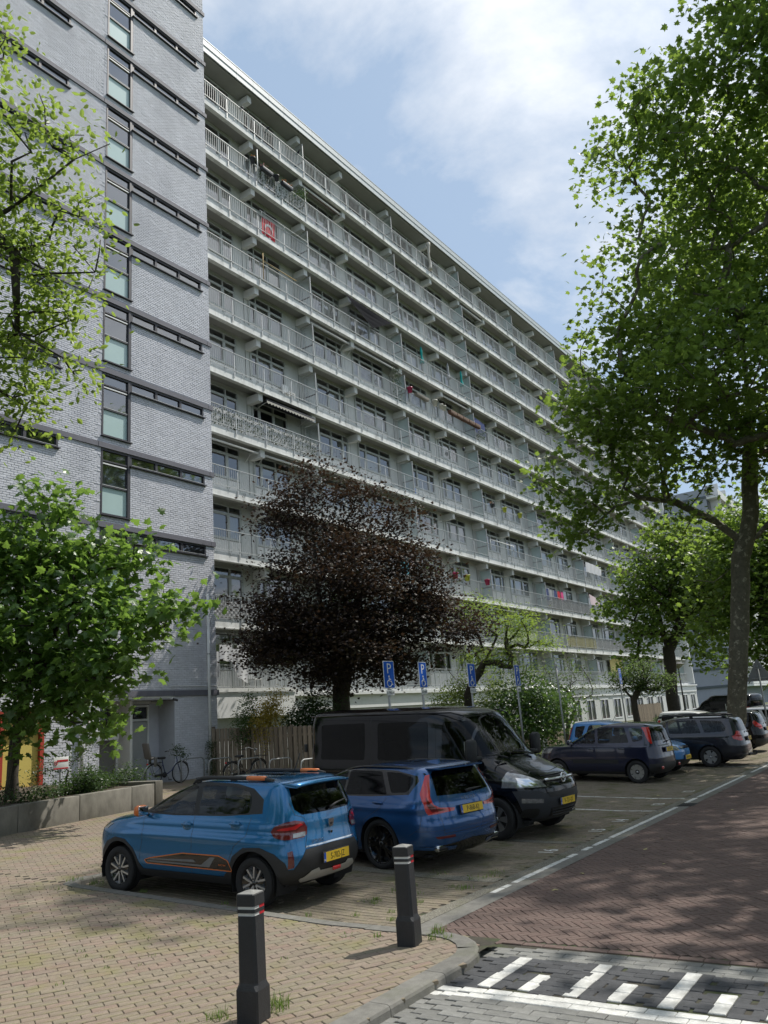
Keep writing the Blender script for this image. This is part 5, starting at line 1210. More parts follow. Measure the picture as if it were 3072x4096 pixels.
regs = [dict(n='cladding', k='side', p=[(-.75, .2), (-.75, .40), (-.50, .40), (-.46, .54), (-.33, .64), (-.12, .705), (.15, .69), (.33, .58), (.42, .40), (.5, .335), (1.95, .335), (2.03, .42), (2.13, .58), (2.30, .69), (2.50, .71), (2.70, .64), (2.82, .52), (2.86, .40), (3.2, .36), (3.2, .2)], m=dk, sub=True, push=.004),
        dict(n='rear_bumper', k='rear', p=[(.9, .2), (.9, .46), (.66, .46), (.60, .54), (.50, .665), (0, .68), (0, .2)], m=dk, sub=True, one=True, push=.006),
        dict(n='skid_plate', k='rear', p=[(0, .30), (.50, .30), (.56, .335), (.42, .42), (.30, .435), (.26, .40), (0, .39)], m=m_sil, sub=True, one=True, push=.016),
        dict(n='rear_reflector', k='rear', p=[(.66, .485), (.715, .47), (.715, .655), (.67, .67)], m=m_redd, sub=True, push=.010),
        dict(n='windscreen', k='front', p=rnd_poly([(0, 1.025), (.66, 1.05), (.53, 1.39), (0, 1.41)], .01), m=m_cglass, sub=True, one=True),
        dict(n='rear_window', k='rear', p=[(0, 1.045), (.48, 1.055), (.565, 1.12), (.565, 1.20), (.52, 1.36), (0, 1.385)], m=m_tint, sub=True, one=True, push=.003),
        dict(n='tail_light', k='mix', p=[('r', .44, .90), ('r', .455, .83), ('r', .50, .80), ('s', -.44, .79), ('s', -.32, .82), ('s', -.27, .88), ('s', -.33, .95), ('s', -.43, .985), ('r', .60, 1.0), ('r', .48, .975)], m=m_redd, sub=True, push=.014),
        dict(n='tail_lamp_glow', k='mix', p=[('r', .50, .945), ('r', .60, .90), ('s', -.44, .895), ('s', -.34, .90), ('s', -.40, .925), ('r', .64, .935), ('r', .53, .968)], m=m_redl, sub=True, push=.017),
        dict(n='reverse_light', k='rear', p=[(.48, .815), (.64, .805), (.64, .855), (.475, .865)], m=m_clear, sub=True, push=.017),
        dict(n='chrome_strip', k='rear', p=[(0, .683), (.50, .683), (.50, .70), (0, .703)], m=m_chrome, sub=True, one=True, push=.008),
        dict(n='seam', k='rear', p=seamp([(.50, .69), (.445, .80), (.42, .95), (.46, 1.02), (.58, 1.06), (.60, 1.2)]), m=sm),
        dict(n='seam', k='side', p=seamp([(1.04, .34), (1.045, .6), (1.03, 1.02)]), m=sm), dict(n='seam', k='side', p=seamp([(2.02, .42), (1.96, .70), (1.97, .98)]), m=sm),
        dict(n='seam', k='side', p=seamp([(.45, .42), (.30, .70), (.12, .82), (.06, 1.04)]), m=sm), dict(n='seam', k='side', p=seamp([(2.1, 1.0), (2.55, .93), (2.95, .80)]), m=sm),
        dict(n='door_decal', k='side', p=rnd_poly([(.33, .40), (1.87, .405), (1.92, .45), (1.80, .485), (1.2, .575), (.56, .58), (.40, .53)], .02), m=m_orange, sub=True, push=.003),
        dict(n='door_decal', k='side', p=rnd_poly([(.345, .413), (1.86, .417), (1.90, .45), (1.79, .473), (1.2, .562), (.56, .567), (.415, .525)], .02), m=m_gloss, sub=True, push=.004),
        dict(n='door_stripe', k='side', p=[(.72, .43), (1.85, .433), (1.85, .450), (.86, .452), (.70, .55), (.62, .55)], m=M('grey_stripe', (.18, .18, .18), .5), sub=True, push=.006),
        dict(n='door_stripe', k='side', p=[(.95, .475), (1.80, .462), (1.80, .474), (1.0, .505)], m=MATS['grey_stripe'], sub=True, push=.006),
        dict(n='headlight', k='front', p=[(.44, .80), (.74, .80), (.74, .87), (.44, .86)], m=m_clear, sub=True, push=.004),
        dict(n='grille', k='front', p=[(0, .70), (.62, .70), (.62, .79), (0, .79)], m=m_gloss, sub=True, one=True, push=.004)]+win
t, B = car('parked_car', 'bright blue small hatchback with orange roof rails and trim', 'car', (8.36, 7.42), 92, rows, 2.423, .293, .165, 1.41, m_blue, regs, ST_SPRING, m_alloy, arch_r=.365, bulge=bl_spring, n=8, nr=16, m=3.1, step=.06)
def bpt(B, x, z, push=0., side=1):
    p, w = B.side(x, z); v = B.S(np.array([p]), np.array([w]))[0]; n_ = B.normal(np.array([p]), np.array([w]))[0]; v = v+n_*push; return Vector((v[0], v[1]*side, v[2]))
def handle(t, B, x, z, side, m, rec=True):
    v = bpt(B, x, z, 0, side); mb = MB()
    if rec: mb.lathe([(0, .004), (.075, .006), (.085, .0)], m, 18, X=Matrix.Translation(v) @ Matrix.Rotation(-PI/2*side, 4, 'X') @ Matrix.Diagonal((1, .72, 1, 1)))
    mb.box((v.x, v.y+side*.022, v.z+.02), (.17, .022, .028), m, bev=.010); o = link('door_handle', mb.mesh('door_handle'), t); return o
def rails(t, B, x0, x1, y, z, m, seg=None):
    for sy in (1, -1):
        xs = np.linspace(x0, x1, 17); pts = [(x, sy*(y+.012*math.sin(PI*i/16)), z-.055*(abs(2*i/16-1)**6)+(.0 if 0 < i < 16 else -.03)) for i, x in enumerate(xs)]
        mb = MB(); mb.tube(pts, [.012]+[.026]*15+[.012], m, 8)
        for x in (x0+.1, (x0+x1)/2, x1-.1): mb.box((x, sy*y, z-.04), (.10, .03, .07), m, bev=.012)
        o = link('roof_rail', mb.mesh('roof_rail'), t)
        if seg: 
            k = MB(); k.tube([(x, sy*(y+.012), z) for x in np.linspace(seg[0], seg[1], 5)], .030, m_orange, 8); link('rail_insert', k.mesh('rail_insert'), o)
for sy in (1, -1): handle(t, B, 1.14, .90, sy, m_blue); handle(t, B, .30, .935, sy, m_blue); mirror(t, 1.93, .76, 1.05, sy, m_plast, m_orange)
rails(t, B, -.18, 1.28, .535, 1.475, m_plast, seg=(-.0, .30))
interior(t, -.3, 2.15, .70, .99, 1.66, light=True, sx=(1.12, .35))
sp = MB(); ns = 13
for i in range(ns):
    y = .56*(2*i/(ns-1)-1); e = 1-abs(2*i/(ns-1)-1)**3
    sp.V += [(-.20, y, 1.425+.022*e), (-.50-.02*e, y*.98, 1.395+.022*e), (-.50-.02*e, y*.98, 1.365+.022*e), (-.25, y, 1.385)]
    sp.sm += []; 
for i in range(ns-1):
    for j in range(4): sp.F.append([4*i+j, 4*i+(j+1) % 4, 4*(i+1)+(j+1) % 4, 4*(i+1)+j]); sp.mi.append(sp.slot(m_blue)); sp.sm.append(True)
for q in ([0, 3, 2, 1], [4*(ns-1)+k for k in range(4)]): sp.F.append(q); sp.mi.append(0); sp.sm.append(False)
link('roof_spoiler', sp.mesh('roof_spoiler'), t)
link('rear_wiper', MB().tube([(-.575, -.02, 1.08), (-.575, -.14, 1.12), (-.545, -.40, 1.15)], [.022, .014, .007], m_plast, 6).mesh('rear_wiper'), t)
link('antenna', MB().tube([(.0, 0, 1.47), (-.12, .0, 1.75)], .006, m_plast, 6).box((0, 0, 1.475), (.06, .05, .03), m_plast, bev=.01).mesh('antenna'), t)
bd = MB().prism([(-.055, .05), (.055, .05), (.050, .0), (.03, -.045), (-.03, -.045), (-.05, .0)], 0, .012, m_chrome).prism([(-.025, .005), (.025, .005), (.018, -.02), (-.018, -.02)], .012, .014, m_ink)
o = link('badge', bd.mesh('badge'), t); o.location = (-.592, 0, .905); o.rotation_euler = (PI/2, 0, -PI/2)
text('SPRING', .062, m_chrome, t, (-.614, .30, .735), (PI/2, 0, -PI/2), name='model_lettering', spacing=1.25); text('ELECTRIC', .026, m_orange, t, (.49, B.S(*[np.array([q]) for q in B.side(.49, .47)])[0][1]+.016, .47), (PI/2, 0, PI), name='decal_lettering', spacing=1.1)
pl = plate(t, 'S-702-JZ', (-.668, 0, .535), -PI/2, rad(-2)); text('NL', .035, m_wht, pl, (-.24, -.0145, -.032), (PI/2, 0, 0), name='country_code')
link('fog_light', MB().box((-.672, 0, .385), (.02, .16, .045), m_redl, bev=.008).mesh('fog_light'), t)
link('lock', MB().lathe([(0, .01), (.018, .01), (.018, 0)], m_ink, 12, X=Matrix.Translation((-.600, .0, .80)) @ Matrix.Rotation(-PI/2, 4, 'Y')).mesh('lock'), t)
text('D', .05, m_chrome, t, (0.0, .72, .293), (PI/2, 0, PI), name='hub_mark')
# ---------------------------------------------------------------- estate car, deep blue
m_vblue = paint('deep_blue', (.022, .095, .265), .5, .25)
rows = [(.19, 3.50, -.80, .83), (.26, 3.62, -.93, .885), (.36, 3.70, -1.0, .915), (.52, 3.74, -1.035, .925), (.64, 3.72, -1.03, .925), (.74, 3.64, -1.0, .922), (.80, 3.45, -.985, .917), (.86, 3.05, -.975, .91), (.91, 2.60, -.965, .90), (.955, 2.30, -.95, .885), (1.0, 2.14, -.93, .865), (1.12, 1.80, -.875, .805), (1.26, 1.38, -.80, .735), (1.335, 1.10, -.75, .695), (1.375, .85, -.70, .655), (1.405, .60, -.62, .57), (1.425, .30, -.40, .40), (1.432, .0, -.1, .12)]
def bl_v(x, z): return .03*np.exp(-((z-.62)/.15)**2)*(np.exp(-((x-0.0)/.5)**2)+np.exp(-((x-2.87)/.5)**2))+.012*np.exp(-((z-.84)/.05)**2)-.012*np.exp(-((z-.55)/.1)**2)*np.exp(-((x-1.4)/.8)**2)
regs = [dict(n='sill_trim', k='side', p=[(.4, .15), (.4, .24), (2.45, .24), (2.45, .15)], m=m_plast, sub=True),
        dict(n='rear_diffuser', k='rear', p=[(.9, .15), (.9, .30), (.62, .36), (0, .40), (0, .15)], m=m_gloss, sub=True, one=True, push=.004),
        dict(n='diffuser_trim', k='rear', p=[(.36, .285), (.86, .32), (.86, .36), (.36, .335)], m=m_vblue, sub=True, push=.012),
        dict(n='rear_reflector', k='rear', p=[(.40, .455), (.70, .455), (.74, .485), (.42, .49)], m=m_redd, sub=True, push=.006),
        dict(n='seam', k='rear', p=seamp([(.60, .52), (.63, .75), (.60, .93), (.58, 1.30)]), m=sm), dict(n='seam', k='rear', p=seamp([(0, .52), (.60, .52)]), m=sm), dict(n='seam', k='rear', p=seamp([(0, .575), (.9, .56)], .004), m=sm),
        dict(n='windscreen', k='front', p=[(0, .97), (.76, .985), (.60, 1.34), (0, 1.365)], m=m_tint, sub=True, one=True),
        dict(n='rear_window', k='rear', p=rnd_poly([(-.0, 1.0), (.61, 1.02), (.55, 1.30), (.50, 1.335), (0, 1.345)], .01), m=m_tint, sub=True, one=True, push=.004),
        dict(n='tail_light', k='mix', p=[('r', .575, 1.30), ('r', .64, 1.29), ('s', -.72, 1.06), ('s', -.80, .92), ('s', -.83, .80), ('r', .78, .775), ('r', .36, .80), ('r', .34, .835), ('r', .62, .865), ('r', .70, .91), ('r', .71, 1.02), ('r', .64, 1.18)], m=m_redl, sub=True, push=.008),
        dict(n='tail_light_shade', k='mix', p=[('r', .74, .93), ('r', .76, 1.02), ('s', -.83, .92), ('s', -.87, .83), ('r', .72, .815), ('r', .5, .822), ('r', .66, .85)], m=m_redd, sub=True, push=.011),
        dict(n='window_trim', k='side', p=[(2.02, 1.01), (1.55, 1.19), (1.1, 1.335), (.5, 1.375), (-.2, 1.355), (-.62, 1.29), (-.66, 1.22), (-.55, 1.045), (.2, .995), (1.0, .98)], m=m_gloss),
        dict(n='side_window', k='side', p=rnd_poly([(1.85, 1.02), (1.52, 1.165), (1.12, 1.305), (.82, 1.335), (.80, 1.0)], .03), m=m_tint, sub=True, push=.002),
        dict(n='side_window', k='side', p=rnd_poly([(.74, 1.0), (.77, 1.34), (.30, 1.345), (.10, 1.34), (-.12, 1.035)], .03), m=m_tint, sub=True, push=.002),
        dict(n='side_window', k='side', p=rnd_poly([(-.20, 1.055), (.0, 1.335), (-.30, 1.325), (-.56, 1.27), (-.57, 1.19), (-.50, 1.075)], .04), m=m_tint, sub=True, push=.002),
        dict(n='seam', k='side', p=seamp([(.78, .26), (.80, .99)]), m=sm), dict(n='seam', k='side', p=seamp([(1.95, .26), (1.9, .6), (1.93, .95)]), m=sm), dict(n='seam', k='side', p=seamp([(.42, .30), (.28, .68), (-.02, .84), (-.14, 1.0)]), m=sm),
        dict(n='seam', k='side', p=seamp([(-.58, .50), (-.75, .60), (-.78, .78)], .005), m=sm), dict(n='headlight', k='front', p=[(.55, .62), (.90, .64), (.90, .72), (.55, .70)], m=m_clear, sub=True, push=.004)]
t, B = car('parked_car', 'deep blue estate car with black wheels between the small blue car and the van', 'car', (11.05, 7.20), 81.5, rows, 2.872, .345, .235, 1.60, m_vblue, regs, ST_BLACK, m_gloss, arch_r=.385, bulge=bl_v, n=7, nr=14, m=3.1, step=.065)
for sy in (1, -1): handle(t, B, .98, .88, sy, m_vblue, False); handle(t, B, .02, .90, sy, m_vblue, False); mirror(t, 1.78, .90, 1.0, sy, m_vblue)
interior(t, -.6, 2.0, .80, .92, 1.35, sx=(.95, .0))
for sy in (1, -1):
    mb = MB().tube([(x, sy*(.625+.02*math.sin(PI*(x+.7)/1.7)), 1.40-.10*abs((x-.15)/.85)**4) for x in np.linspace(-.7, 1.0, 15)], .018, m_gloss, 8); link('roof_rail', mb.mesh('roof_rail'), t)
link('roof_spoiler', MB().prism([(-.50, .56), (-.50, -.56), (-.86, -.545), (-.88, 0), (-.86, .545)], 1.365, 1.385, m_vblue).mesh('roof_spoiler'), t)
link('antenna_fin', MB().prism([(-.16, 0), (.14, 0), (.02, .035), (-.14, .055)], -.02, .02, m_vblue, X=Matrix.Translation((-.30, 0, 1.415)) @ Matrix.Rotation(PI/2, 4, 'X')).mesh('antenna_fin'), t)
link('rear_wiper', MB().tube([(-.93, 0, 1.03), (-.93, -.12, 1.045), (-.925, -.38, 1.05)], [.026, .018, .008], m_plast, 6).mesh('rear_wiper'), t)
for sy in (1, -1):
    ex = float(B.S(*[np.array([q]) for q in B.end(.60, .325, True)])[0][0]); link('exhaust_tip', MB().box((ex+.03, sy*.60, .325), (.10, .25, .09), m_chrome, bev=.03).box((ex-.012, sy*.60, .325), (.03, .21, .06), m_ink, bev=.02).mesh('exhaust_tip'), t)
pl = plate(t, 'P-868-KJ', (-1.018, 0, .80), -PI/2, rad(-8)); text('NL', .035, m_wht, pl, (-.24, -.0145, -.032), (PI/2, 0, 0), name='country_code')
text('V O L V O', .065, m_gloss, t, (-.972, 0, .945), (rad(80), 0, -PI/2), name='brand_lettering', spacing=1.15)
# ---------------------------------------------------------------- black van
m_vblk = paint('black_paint', (.004, .0045, .007), .0, .12, .35, .3)
rows = [(.27, 4.12, -.85, .86), (.34, 4.28, -.95, .93), (.48, 4.38, -.985, .965), (.66, 4.415, -.99, .985), (.80, 4.40, -.99, .988), (.92, 4.34, -.985, .988), (1.02, 4.22, -.98, .985), (1.10, 4.05, -.98, .98), (1.18, 3.86, -.975, .975), (1.26, 3.68, -.975, .968), (1.34, 3.56, -.975, .96), (1.6, 3.34, -.97, .93), (1.85, 3.13, -.965, .925), (2.02, 2.97, -.955, .895), (2.10, 2.86, -.94, .865), (2.16, 2.7, -.91, .81), (2.205, 2.4, -.82, .62), (2.23, 1.7, -.5, .35), (2.235, 1.1, .2, .1)]
def bl_n(x, z): return .02*np.exp(-((z-.62)/.2)**2)*np.exp(-((x-3.58)/.6)**2)-.010*np.exp(-((z-1.02)/.04)**2)
regs = [dict(n='front_bumper', k='mix', p=[('f', 0, .25), ('f', 0, .76), ('f', .55, .74), ('f', .70, .80), ('s', 3.90, .80), ('s', 3.98, .66), ('s', 4.03, .45), ('s', 4.07, .25)], m=M('grey_bumper', (.032, .035, .042), .55, bump=.1, bscale=200), sub=True, one=True, push=.010),
        dict(n='side_moulding', k='side', p=[(-1, .50), (-1, .60), (-.42, .60), (-.42, .50)], m=m_plast, sub=True, push=.012), dict(n='side_moulding', k='side', p=[(.5, .50), (.5, .62), (3.1, .62), (3.1, .50)], m=m_plast, sub=True, push=.012),
        dict(n='grille', k='front', p=rnd_poly([(0, .86), (.48, .88), (.52, 1.04), (0, 1.02)], .01), m=m_gloss, sub=True, one=True, push=.006),
        dict(n='lower_grille', k='front', p=rnd_poly([(0, .34), (.42, .36), (.45, .50), (0, .50)], .02), m=m_ink, sub=True, one=True, push=.014),
        dict(n='middle_grille', k='front', p=[(0, .66), (.50, .68), (.52, .76), (0, .74)], m=m_ink, sub=True, one=True, push=.013),
        dict(n='fog_light', k='front', p=[(.62, .60), (.86, .61), (.86, .68), (.62, .665)], m=m_clear, sub=True, push=.014),
        dict(n='fog_recess', k='front', p=rnd_poly([(.66, .36), (.84, .37), (.84, .52), (.66, .52)], .06), m=m_ink, sub=True, push=.014),
        dict(n='headlight', k='mix', p=[('f', .52, .845), ('f', .57, .93), ('f', .70, 1.03), ('f', .82, 1.09), ('s', 3.86, 1.12), ('s', 3.77, 1.08), ('s', 3.72, .98), ('s', 3.72, .85)], m=m_clear, sub=True, push=.012),
        dict(n='headlight_lamp', k='mix', p=[('f', .66, .87), ('f', .72, .98), ('f', .84, 1.0), ('s', 3.98, .95), ('s', 3.98, .87)], m=m_chrome, sub=True, push=.014),
        dict(n='windscreen', k='front', p=rnd_poly([(0, 1.30), (.86, 1.32), (.74, 2.03), (0, 2.07)], .01), m=m_cglass, sub=True, one=True, push=.002),
        dict(n='side_window', k='side', p=rnd_poly([(3.42, 1.36), (3.20, 1.66), (2.98, 1.96), (2.52, 1.96), (2.5, 1.30), (3.05, 1.29)], .05), m=m_tint, sub=True, push=.004),
        dict(n='window_bar', k='side', p=[(3.06, 1.30), (3.10, 1.30), (3.10, 1.80), (3.06, 1.86)], m=m_gloss),
        dict(n='side_window', k='side', p=rnd_poly([(2.20, 1.28), (2.20, 1.97), (1.0, 1.97), (1.0, 1.28)], .06), m=m_tint, sub=True, push=.006),
        dict(n='side_window', k='side', p=rnd_poly([(.66, 1.28), (.66, 1.97), (-.50, 1.95), (-.50, 1.28)], .06), m=m_tint, sub=True, push=.006),
        dict(n='seam', k='side', p=seamp([(2.36, .36), (2.38, 1.2), (2.36, 2.04), (2.95, 2.04), (3.48, 1.36), (3.5, 1.2), (3.12, .95), (3.08, .6)]), m=sm), dict(n='seam', k='side', p=seamp([(.84, .45), (.82, 2.05)]), m=sm), dict(n='seam', k='side', p=seamp([(-.75, .4), (-.75, 2.05)], .005), m=sm), dict(n='seam', k='side', p=seamp([(-.9, 1.08), (1.8, 1.08)], .005), m=sm),
        dict(n='seam', k='front', p=seamp([(0, 1.06), (.50, 1.09), (.60, 1.06)]), m=sm), dict(n='side_indicator', k='side', p=rnd_poly([(3.28, .98), (3.42, .98), (3.42, 1.03), (3.28, 1.03)], .02), m=m_clear, sub=True, push=.008), dict(n='seam', k='side', p=seamp([(3.5, 1.22), (3.75, 1.12)]), m=sm)]
t, B = car('parked_van', 'black van with tinted windows parked nose out beside the estate car', 'van', (14.12, 10.33), -94.5, rows, 3.578, .345, .215, 1.74, m_vblk, regs, ST_VAN, m_alloy, arch_r=.405, bulge=bl_n, n=7, nr=20, m=3.3, step=.08)
link('roof_gutter', MB().tube([(-.85, -.845, 2.12), (.8, -.86, 2.125), (2.7, -.845, 2.12), (2.92, -.76, 2.05)], .014, m_vblk, 6).tube([(-.85, .845, 2.12), (.8, .86, 2.125), (2.7, .845, 2.12), (2.92, .76, 2.05)], .014, m_vblk, 6).mesh('roof_gutter'), t)
for sy in (1, -1):
    mb = MB(); mb.box((3.28, sy*1.14, 1.46), (.14, .22, .40), m_plast, bev=.05); mb.box((3.30, sy*1.0, 1.33), (.10, .22, .07), m_plast, bev=.02); o = link('side_mirror', mb.mesh('side_mirror'), t); link('mirror_glass', MB().box((3.205, sy*1.14, 1.46), (.006, .18, .34), m_chrome).mesh('mirror_glass'), o)
for sy in (1, -1): handle(t, B, 2.50, 1.12, sy, m_plast, False)
link('rear_hinge', MB().box((-.93, -.955, 1.50), (.07, .05, .16), m_plast, bev=.015).box((-.93, .955, 1.50), (.07, .05, .16), m_plast, bev=.015).mesh('rear_hinge'), t)
gr = MB(); 
for z in (.89, .93, .985, 1.015): gr.tube([(4.36+.0*z-.06*(abs(y)/.5)**2-(z-.9)*.9, y, z) for y in np.linspace(-.46, .46, 9)], .009, m_plast, 6)
for z in (.38, .42, .46): gr.tube([(4.395-.05*(abs(y)/.5)**2+.02*(z-.4), y, z) for y in np.linspace(-.42, .42, 9)], .009, m_plast, 6)
gr.tube([(4.372-.06*(abs(y)/.5)**2, y, .955) for y in np.linspace(-.50, .50, 11)], .022, m_chrome, 8); link('grille_bars', gr.mesh('grille_bars'), t)
bg_ = MB(); T = Matrix.Translation((4.395, 0, .955)) @ Matrix.Rotation(PI/2, 4, 'Y')
bg_.tube([T @ Vector((.075*math.cos(a), .075*math.sin(a), 0)) for a in np.linspace(0, 2*PI, 25)], .013, m_chrome, 8); bg_.tube([T @ Vector(p) for p in ((-.015, -.085, .005), (.012, -.01, .01), (-.012, .01, .01), (.015, .085, .005))], .012, m_chrome, 6); link('badge', bg_.mesh('badge'), t)
pl = plate(t, 'V-721-JX', (4.445, 0, .585), PI/2, rad(0)); text('NL', .035, m_wht, pl, (-.24, -.0145, -.032), (PI/2, 0, 0), name='country_code')
for sy in (1, -1): link('wiper', MB().tube([(3.64, sy*.45-.1, 1.32), (3.56, sy*.45-.3, 1.375), (3.54, sy*.45-.62, 1.40)], [.02, .012, .008], m_plast, 6).mesh('wiper'), t)
interior(t, .3, 3.45, .88, 1.22, 3.0, sx=(2.25, 1.2), zseat=.95, lhd=1)
link('sun_glass_strip', MB().box((3.4, 0, 1.25), (.35, 1.5, .05), m_plast, bev=.01).mesh('dashboard'), t).name = 'dashboard'
# ---------------------------------------------------------------- tall small hatchbacks
m_navy = paint('navy_paint', (.010, .014, .045), .3, .28); m_lblue = paint('light_blue_paint', (.05, .23, .55), .2, .35); m_graphite = paint('graphite_paint', (.018, .021, .032), .5, .28)
def hatch_rows(L, fo, ro, hw, H, belt, hood, cowl, rake=.30):
    xf, xr = fo, -ro
    return [(.22, xf-.18, xr+.20, hw-.08), (.30, xf-.06, xr+.06, hw-.03), (.44, xf, xr, hw), (.60, xf, xr-.0, hw), (.72, xf-.04, xr+.02, hw-.002), (hood-.06, xf-.14, xr+.04, hw-.008), (hood, xf-.32, xr+.05, hw-.015), (belt-.03, cowl+.22, xr+.06, hw-.03), (belt+.02, cowl, xr+.075, hw-.045), (belt+.16, cowl-.28, xr+.12, hw-.09), (H-.18, cowl-.70, xr+.20, hw-.165), (H-.09, cowl-.98, xr+.26, hw-.205), (H-.05, cowl-1.2, xr+.34, hw-.26), (H-.02, cowl-1.5, xr+.6, hw-.38), (H-.01, cowl-1.8, xr+1.1, .12)]
def hatch(name, label, loc, hd, pnt, wb, fo, ro, hw, H, belt, hood, cowl, style, hub, r, txt, glass, tail, nose='front', extra=(), rail=False, cat='car', front_txt=None, long_=False):
    rows = hatch_rows(0, fo, ro, hw, H, belt, hood, cowl)
    e = -ro; b = belt+.035; h = H-.135
    if long_: sw = [[(cowl-.10, b), (cowl-.36, b+.20), (cowl-.74, h), (1.28, h+.015), (1.26, b)], [(1.18, b), (1.20, h+.015), (.34, h+.01), (.20, b+.01)], [(.10, b+.02), (.22, h+.005), (e+.62, h-.03), (e+.48, b+.14), (e+.55, b+.05)]]
    else: sw = [[(cowl-.10, b), (cowl-.36, b+.20), (cowl-.72, h), (1.16, h+.015), (1.12, b)], [(1.04, b), (1.07, h+.015), (.30, h+.01), (.16, b+.02)], [(.05, b+.03), (.18, h), (e+.42, h-.03), (e+.40, b+.08)]]
    lo = [(e-.2, .15), (e-.2, .48), (e+.10, .50), (e+.22, .34), (-.3, .30)]
    regs = [dict(n='rear_bumper', k='rear', p=[(hw, .15), (hw, .50), (0, .50), (0, .15)], m=m_plast if not long_ else pnt, sub=True, one=True, push=.008),
            dict(n='front_bumper', k='front', p=[(hw, .15), (hw, .42), (0, .42), (0, .15)], m=pnt if nose == 'front' else m_plast, sub=True, one=True, push=.006),
            dict(n='side_moulding', k='side', p=[(.48, .50), (.48, .60), (wb-.5, .60), (wb-.5, .50)], m=m_plast if not long_ else pnt, sub=True, push=.010), dict(n='sill_trim', k='side', p=[(.3, .15), (.36, .29), (wb-.36, .29), (wb-.3, .15)], m=m_plast, sub=True),
            dict(n='windscreen', k='front', p=[(0, belt+.04), (hw-.16, belt+.06), (hw-.27, H-.14), (0, H-.11)], m=glass, sub=True, one=True),
            dict(n='rear_window', k='rear', p=rnd_poly([(0, belt+.08), (hw-.20, belt+.09), (hw-.25, H-.17), (0, H-.13)], .01), m=m_tint, sub=True, one=True, push=.004),
            dict(n='headlight', k='front', p=rnd_poly([(hw*.52, hood-.20), (hw*.98, hood-.18), (hw*.98, hood-.04), (hw*.60, hood-.07)], .04), m=m_clear, sub=True, push=.008), dict(n='grille', k='front', p=rnd_poly([(0, .30), (hw*.5, .31), (hw*.54, .42), (0, .42)], .02), m=m_ink, sub=True, one=True, push=.012), dict(n='grille', k='front', p=[(0, hood-.16), (hw*.45, hood-.16), (hw*.45, hood-.09), (0, hood-.09)], m=m_gloss, sub=True, one=True, push=.006),
            dict(n='seam', k='side', p=seamp([(1.10, .3), (1.08, belt)]), m=sm), dict(n='seam', k='side', p=seamp([(wb-.45, .4), (wb-.48, belt-.1)]), m=sm), dict(n='seam', k='side', p=seamp([(.42, .40), (.25, .72), (.10, belt)]), m=sm), dict(n='seam', k='rear', p=seamp([(0, .52), (hw-.14, .53), (hw-.16, .75), (hw-.14, belt+.05)]), m=sm)]
    for s_ in sw: regs.append(dict(n='side_window', k='side', p=rnd_poly(s_, .05), m=glass, sub=True, push=.003))
    for k_, p_, m_ in tail: regs.append(dict(n='tail_light', k=k_, p=p_, m=m_, sub=True, push=.010))
    t, B = car(name, label, cat, loc, hd, rows, wb, r, .175, hw*2-.20, pnt, regs, style, hub, arch_r=r*1.17, n=7, nr=14, m=3.1, step=.085)
    for sy in (1, -1): handle(t, B, 1.22, belt-.14, sy, pnt, False); handle(t, B, .36, belt-.12, sy, pnt, False); mirror(t, cowl-.22, hw-.06, belt+.05, sy, pnt)
    interior(t, -ro+.35, cowl-.1, hw-.09, belt-.04, cowl-.62, sx=(1.05, .22))
    if txt: plate(t, txt, (e-.012, 0, .83 if not long_ else .82), -PI/2, rad(-4))
    if front_txt: plate(t, front_txt, (fo+.016, 0, .46), PI/2)
    if rail: rails(t, B, e+.45, 1.55, hw-.26, H+.015, m_plast)
    link('rear_wiper', MB().tube([(e+.04, 0, belt+.04), (e+.04, -.12, belt+.06), (e+.05, -.36, belt+.08)], [.022, .014, .007], m_plast, 6).mesh('rear_wiper'), t)
    return t, B
tp = [('mix', [('r', .68, 1.0), ('s', -.42, 1.0), ('s', -.34, 1.1), ('s', -.26, 1.3), ('s', -.18, 1.42), ('r', .54, 1.42), ('r', .62, 1.2)], m_redl)]
t, B = hatch('parked_car', 'dark navy tall hatchback with silver wheel covers and vertical red tail lights', (22.75, 7.28), 86, m_navy, 2.30, 3.03, .62, .82, 1.55, .98, .93, 2.08, ST_HUB, m_alloy, .29, 'JX-483-S', m_cglass, tp)
link('rear_reflector', MB().box((-.645, .62, .40), (.02, .14, .07), m_redl, bev=.01).box((-.645, -.62, .40), (.02, .14, .07), m_redl, bev=.01).mesh('rear_reflector'), t)
link('antenna', MB().tube([(.9, 0, 1.54), (.74, 0, 1.78)], .006, m_plast, 6).mesh('antenna'), t)
tp = [('mix', [('r', .68, .86), ('s', -.40, .86), ('s', -.24, 1.36), ('r', .54, 1.36)], m_redl)]
t, B = hatch('parked_car', 'light blue small hatchback parked nose out between the navy and grey cars', (25.05, 9.75), -93, m_lblue, 2.30, 2.97, .56, .79, 1.54, .96, .86, 2.02, ST_HUB, m_alloy, .28, None, m_cglass, tp, nose='plastic', front_txt='18-SP-NL')
tp = [('mix', [('r', .58, .78), ('s', -.88, .78), ('s', -.72, .84), ('s', -.68, .92), ('s', -.80, 1.06), ('r', .60, 1.06)], m_redl)]
t, B = hatch('parked_car', 'graphite estate car with roof rails and tow bar beside the mottled plane tree', (27.6, 6.62), 91.5, m_graphite, 2.634, 3.45, 1.03, .865, 1.53, .97, .90, 2.22, ST_FIVE, m_alloy, .31, 'TJ-297-B', m_cglass, tp, rail=True, long_=True)
link('tow_bar', MB().tube([(-.95, 0, .33), (-1.15, 0, .33), (-1.2, 0, .36), (-1.21, 0, .42)], .022, m_plast, 8).box((-1.0, 0, .34), (.1, .5, .06), m_plast, bev=.01).mesh('tow_bar'), t)
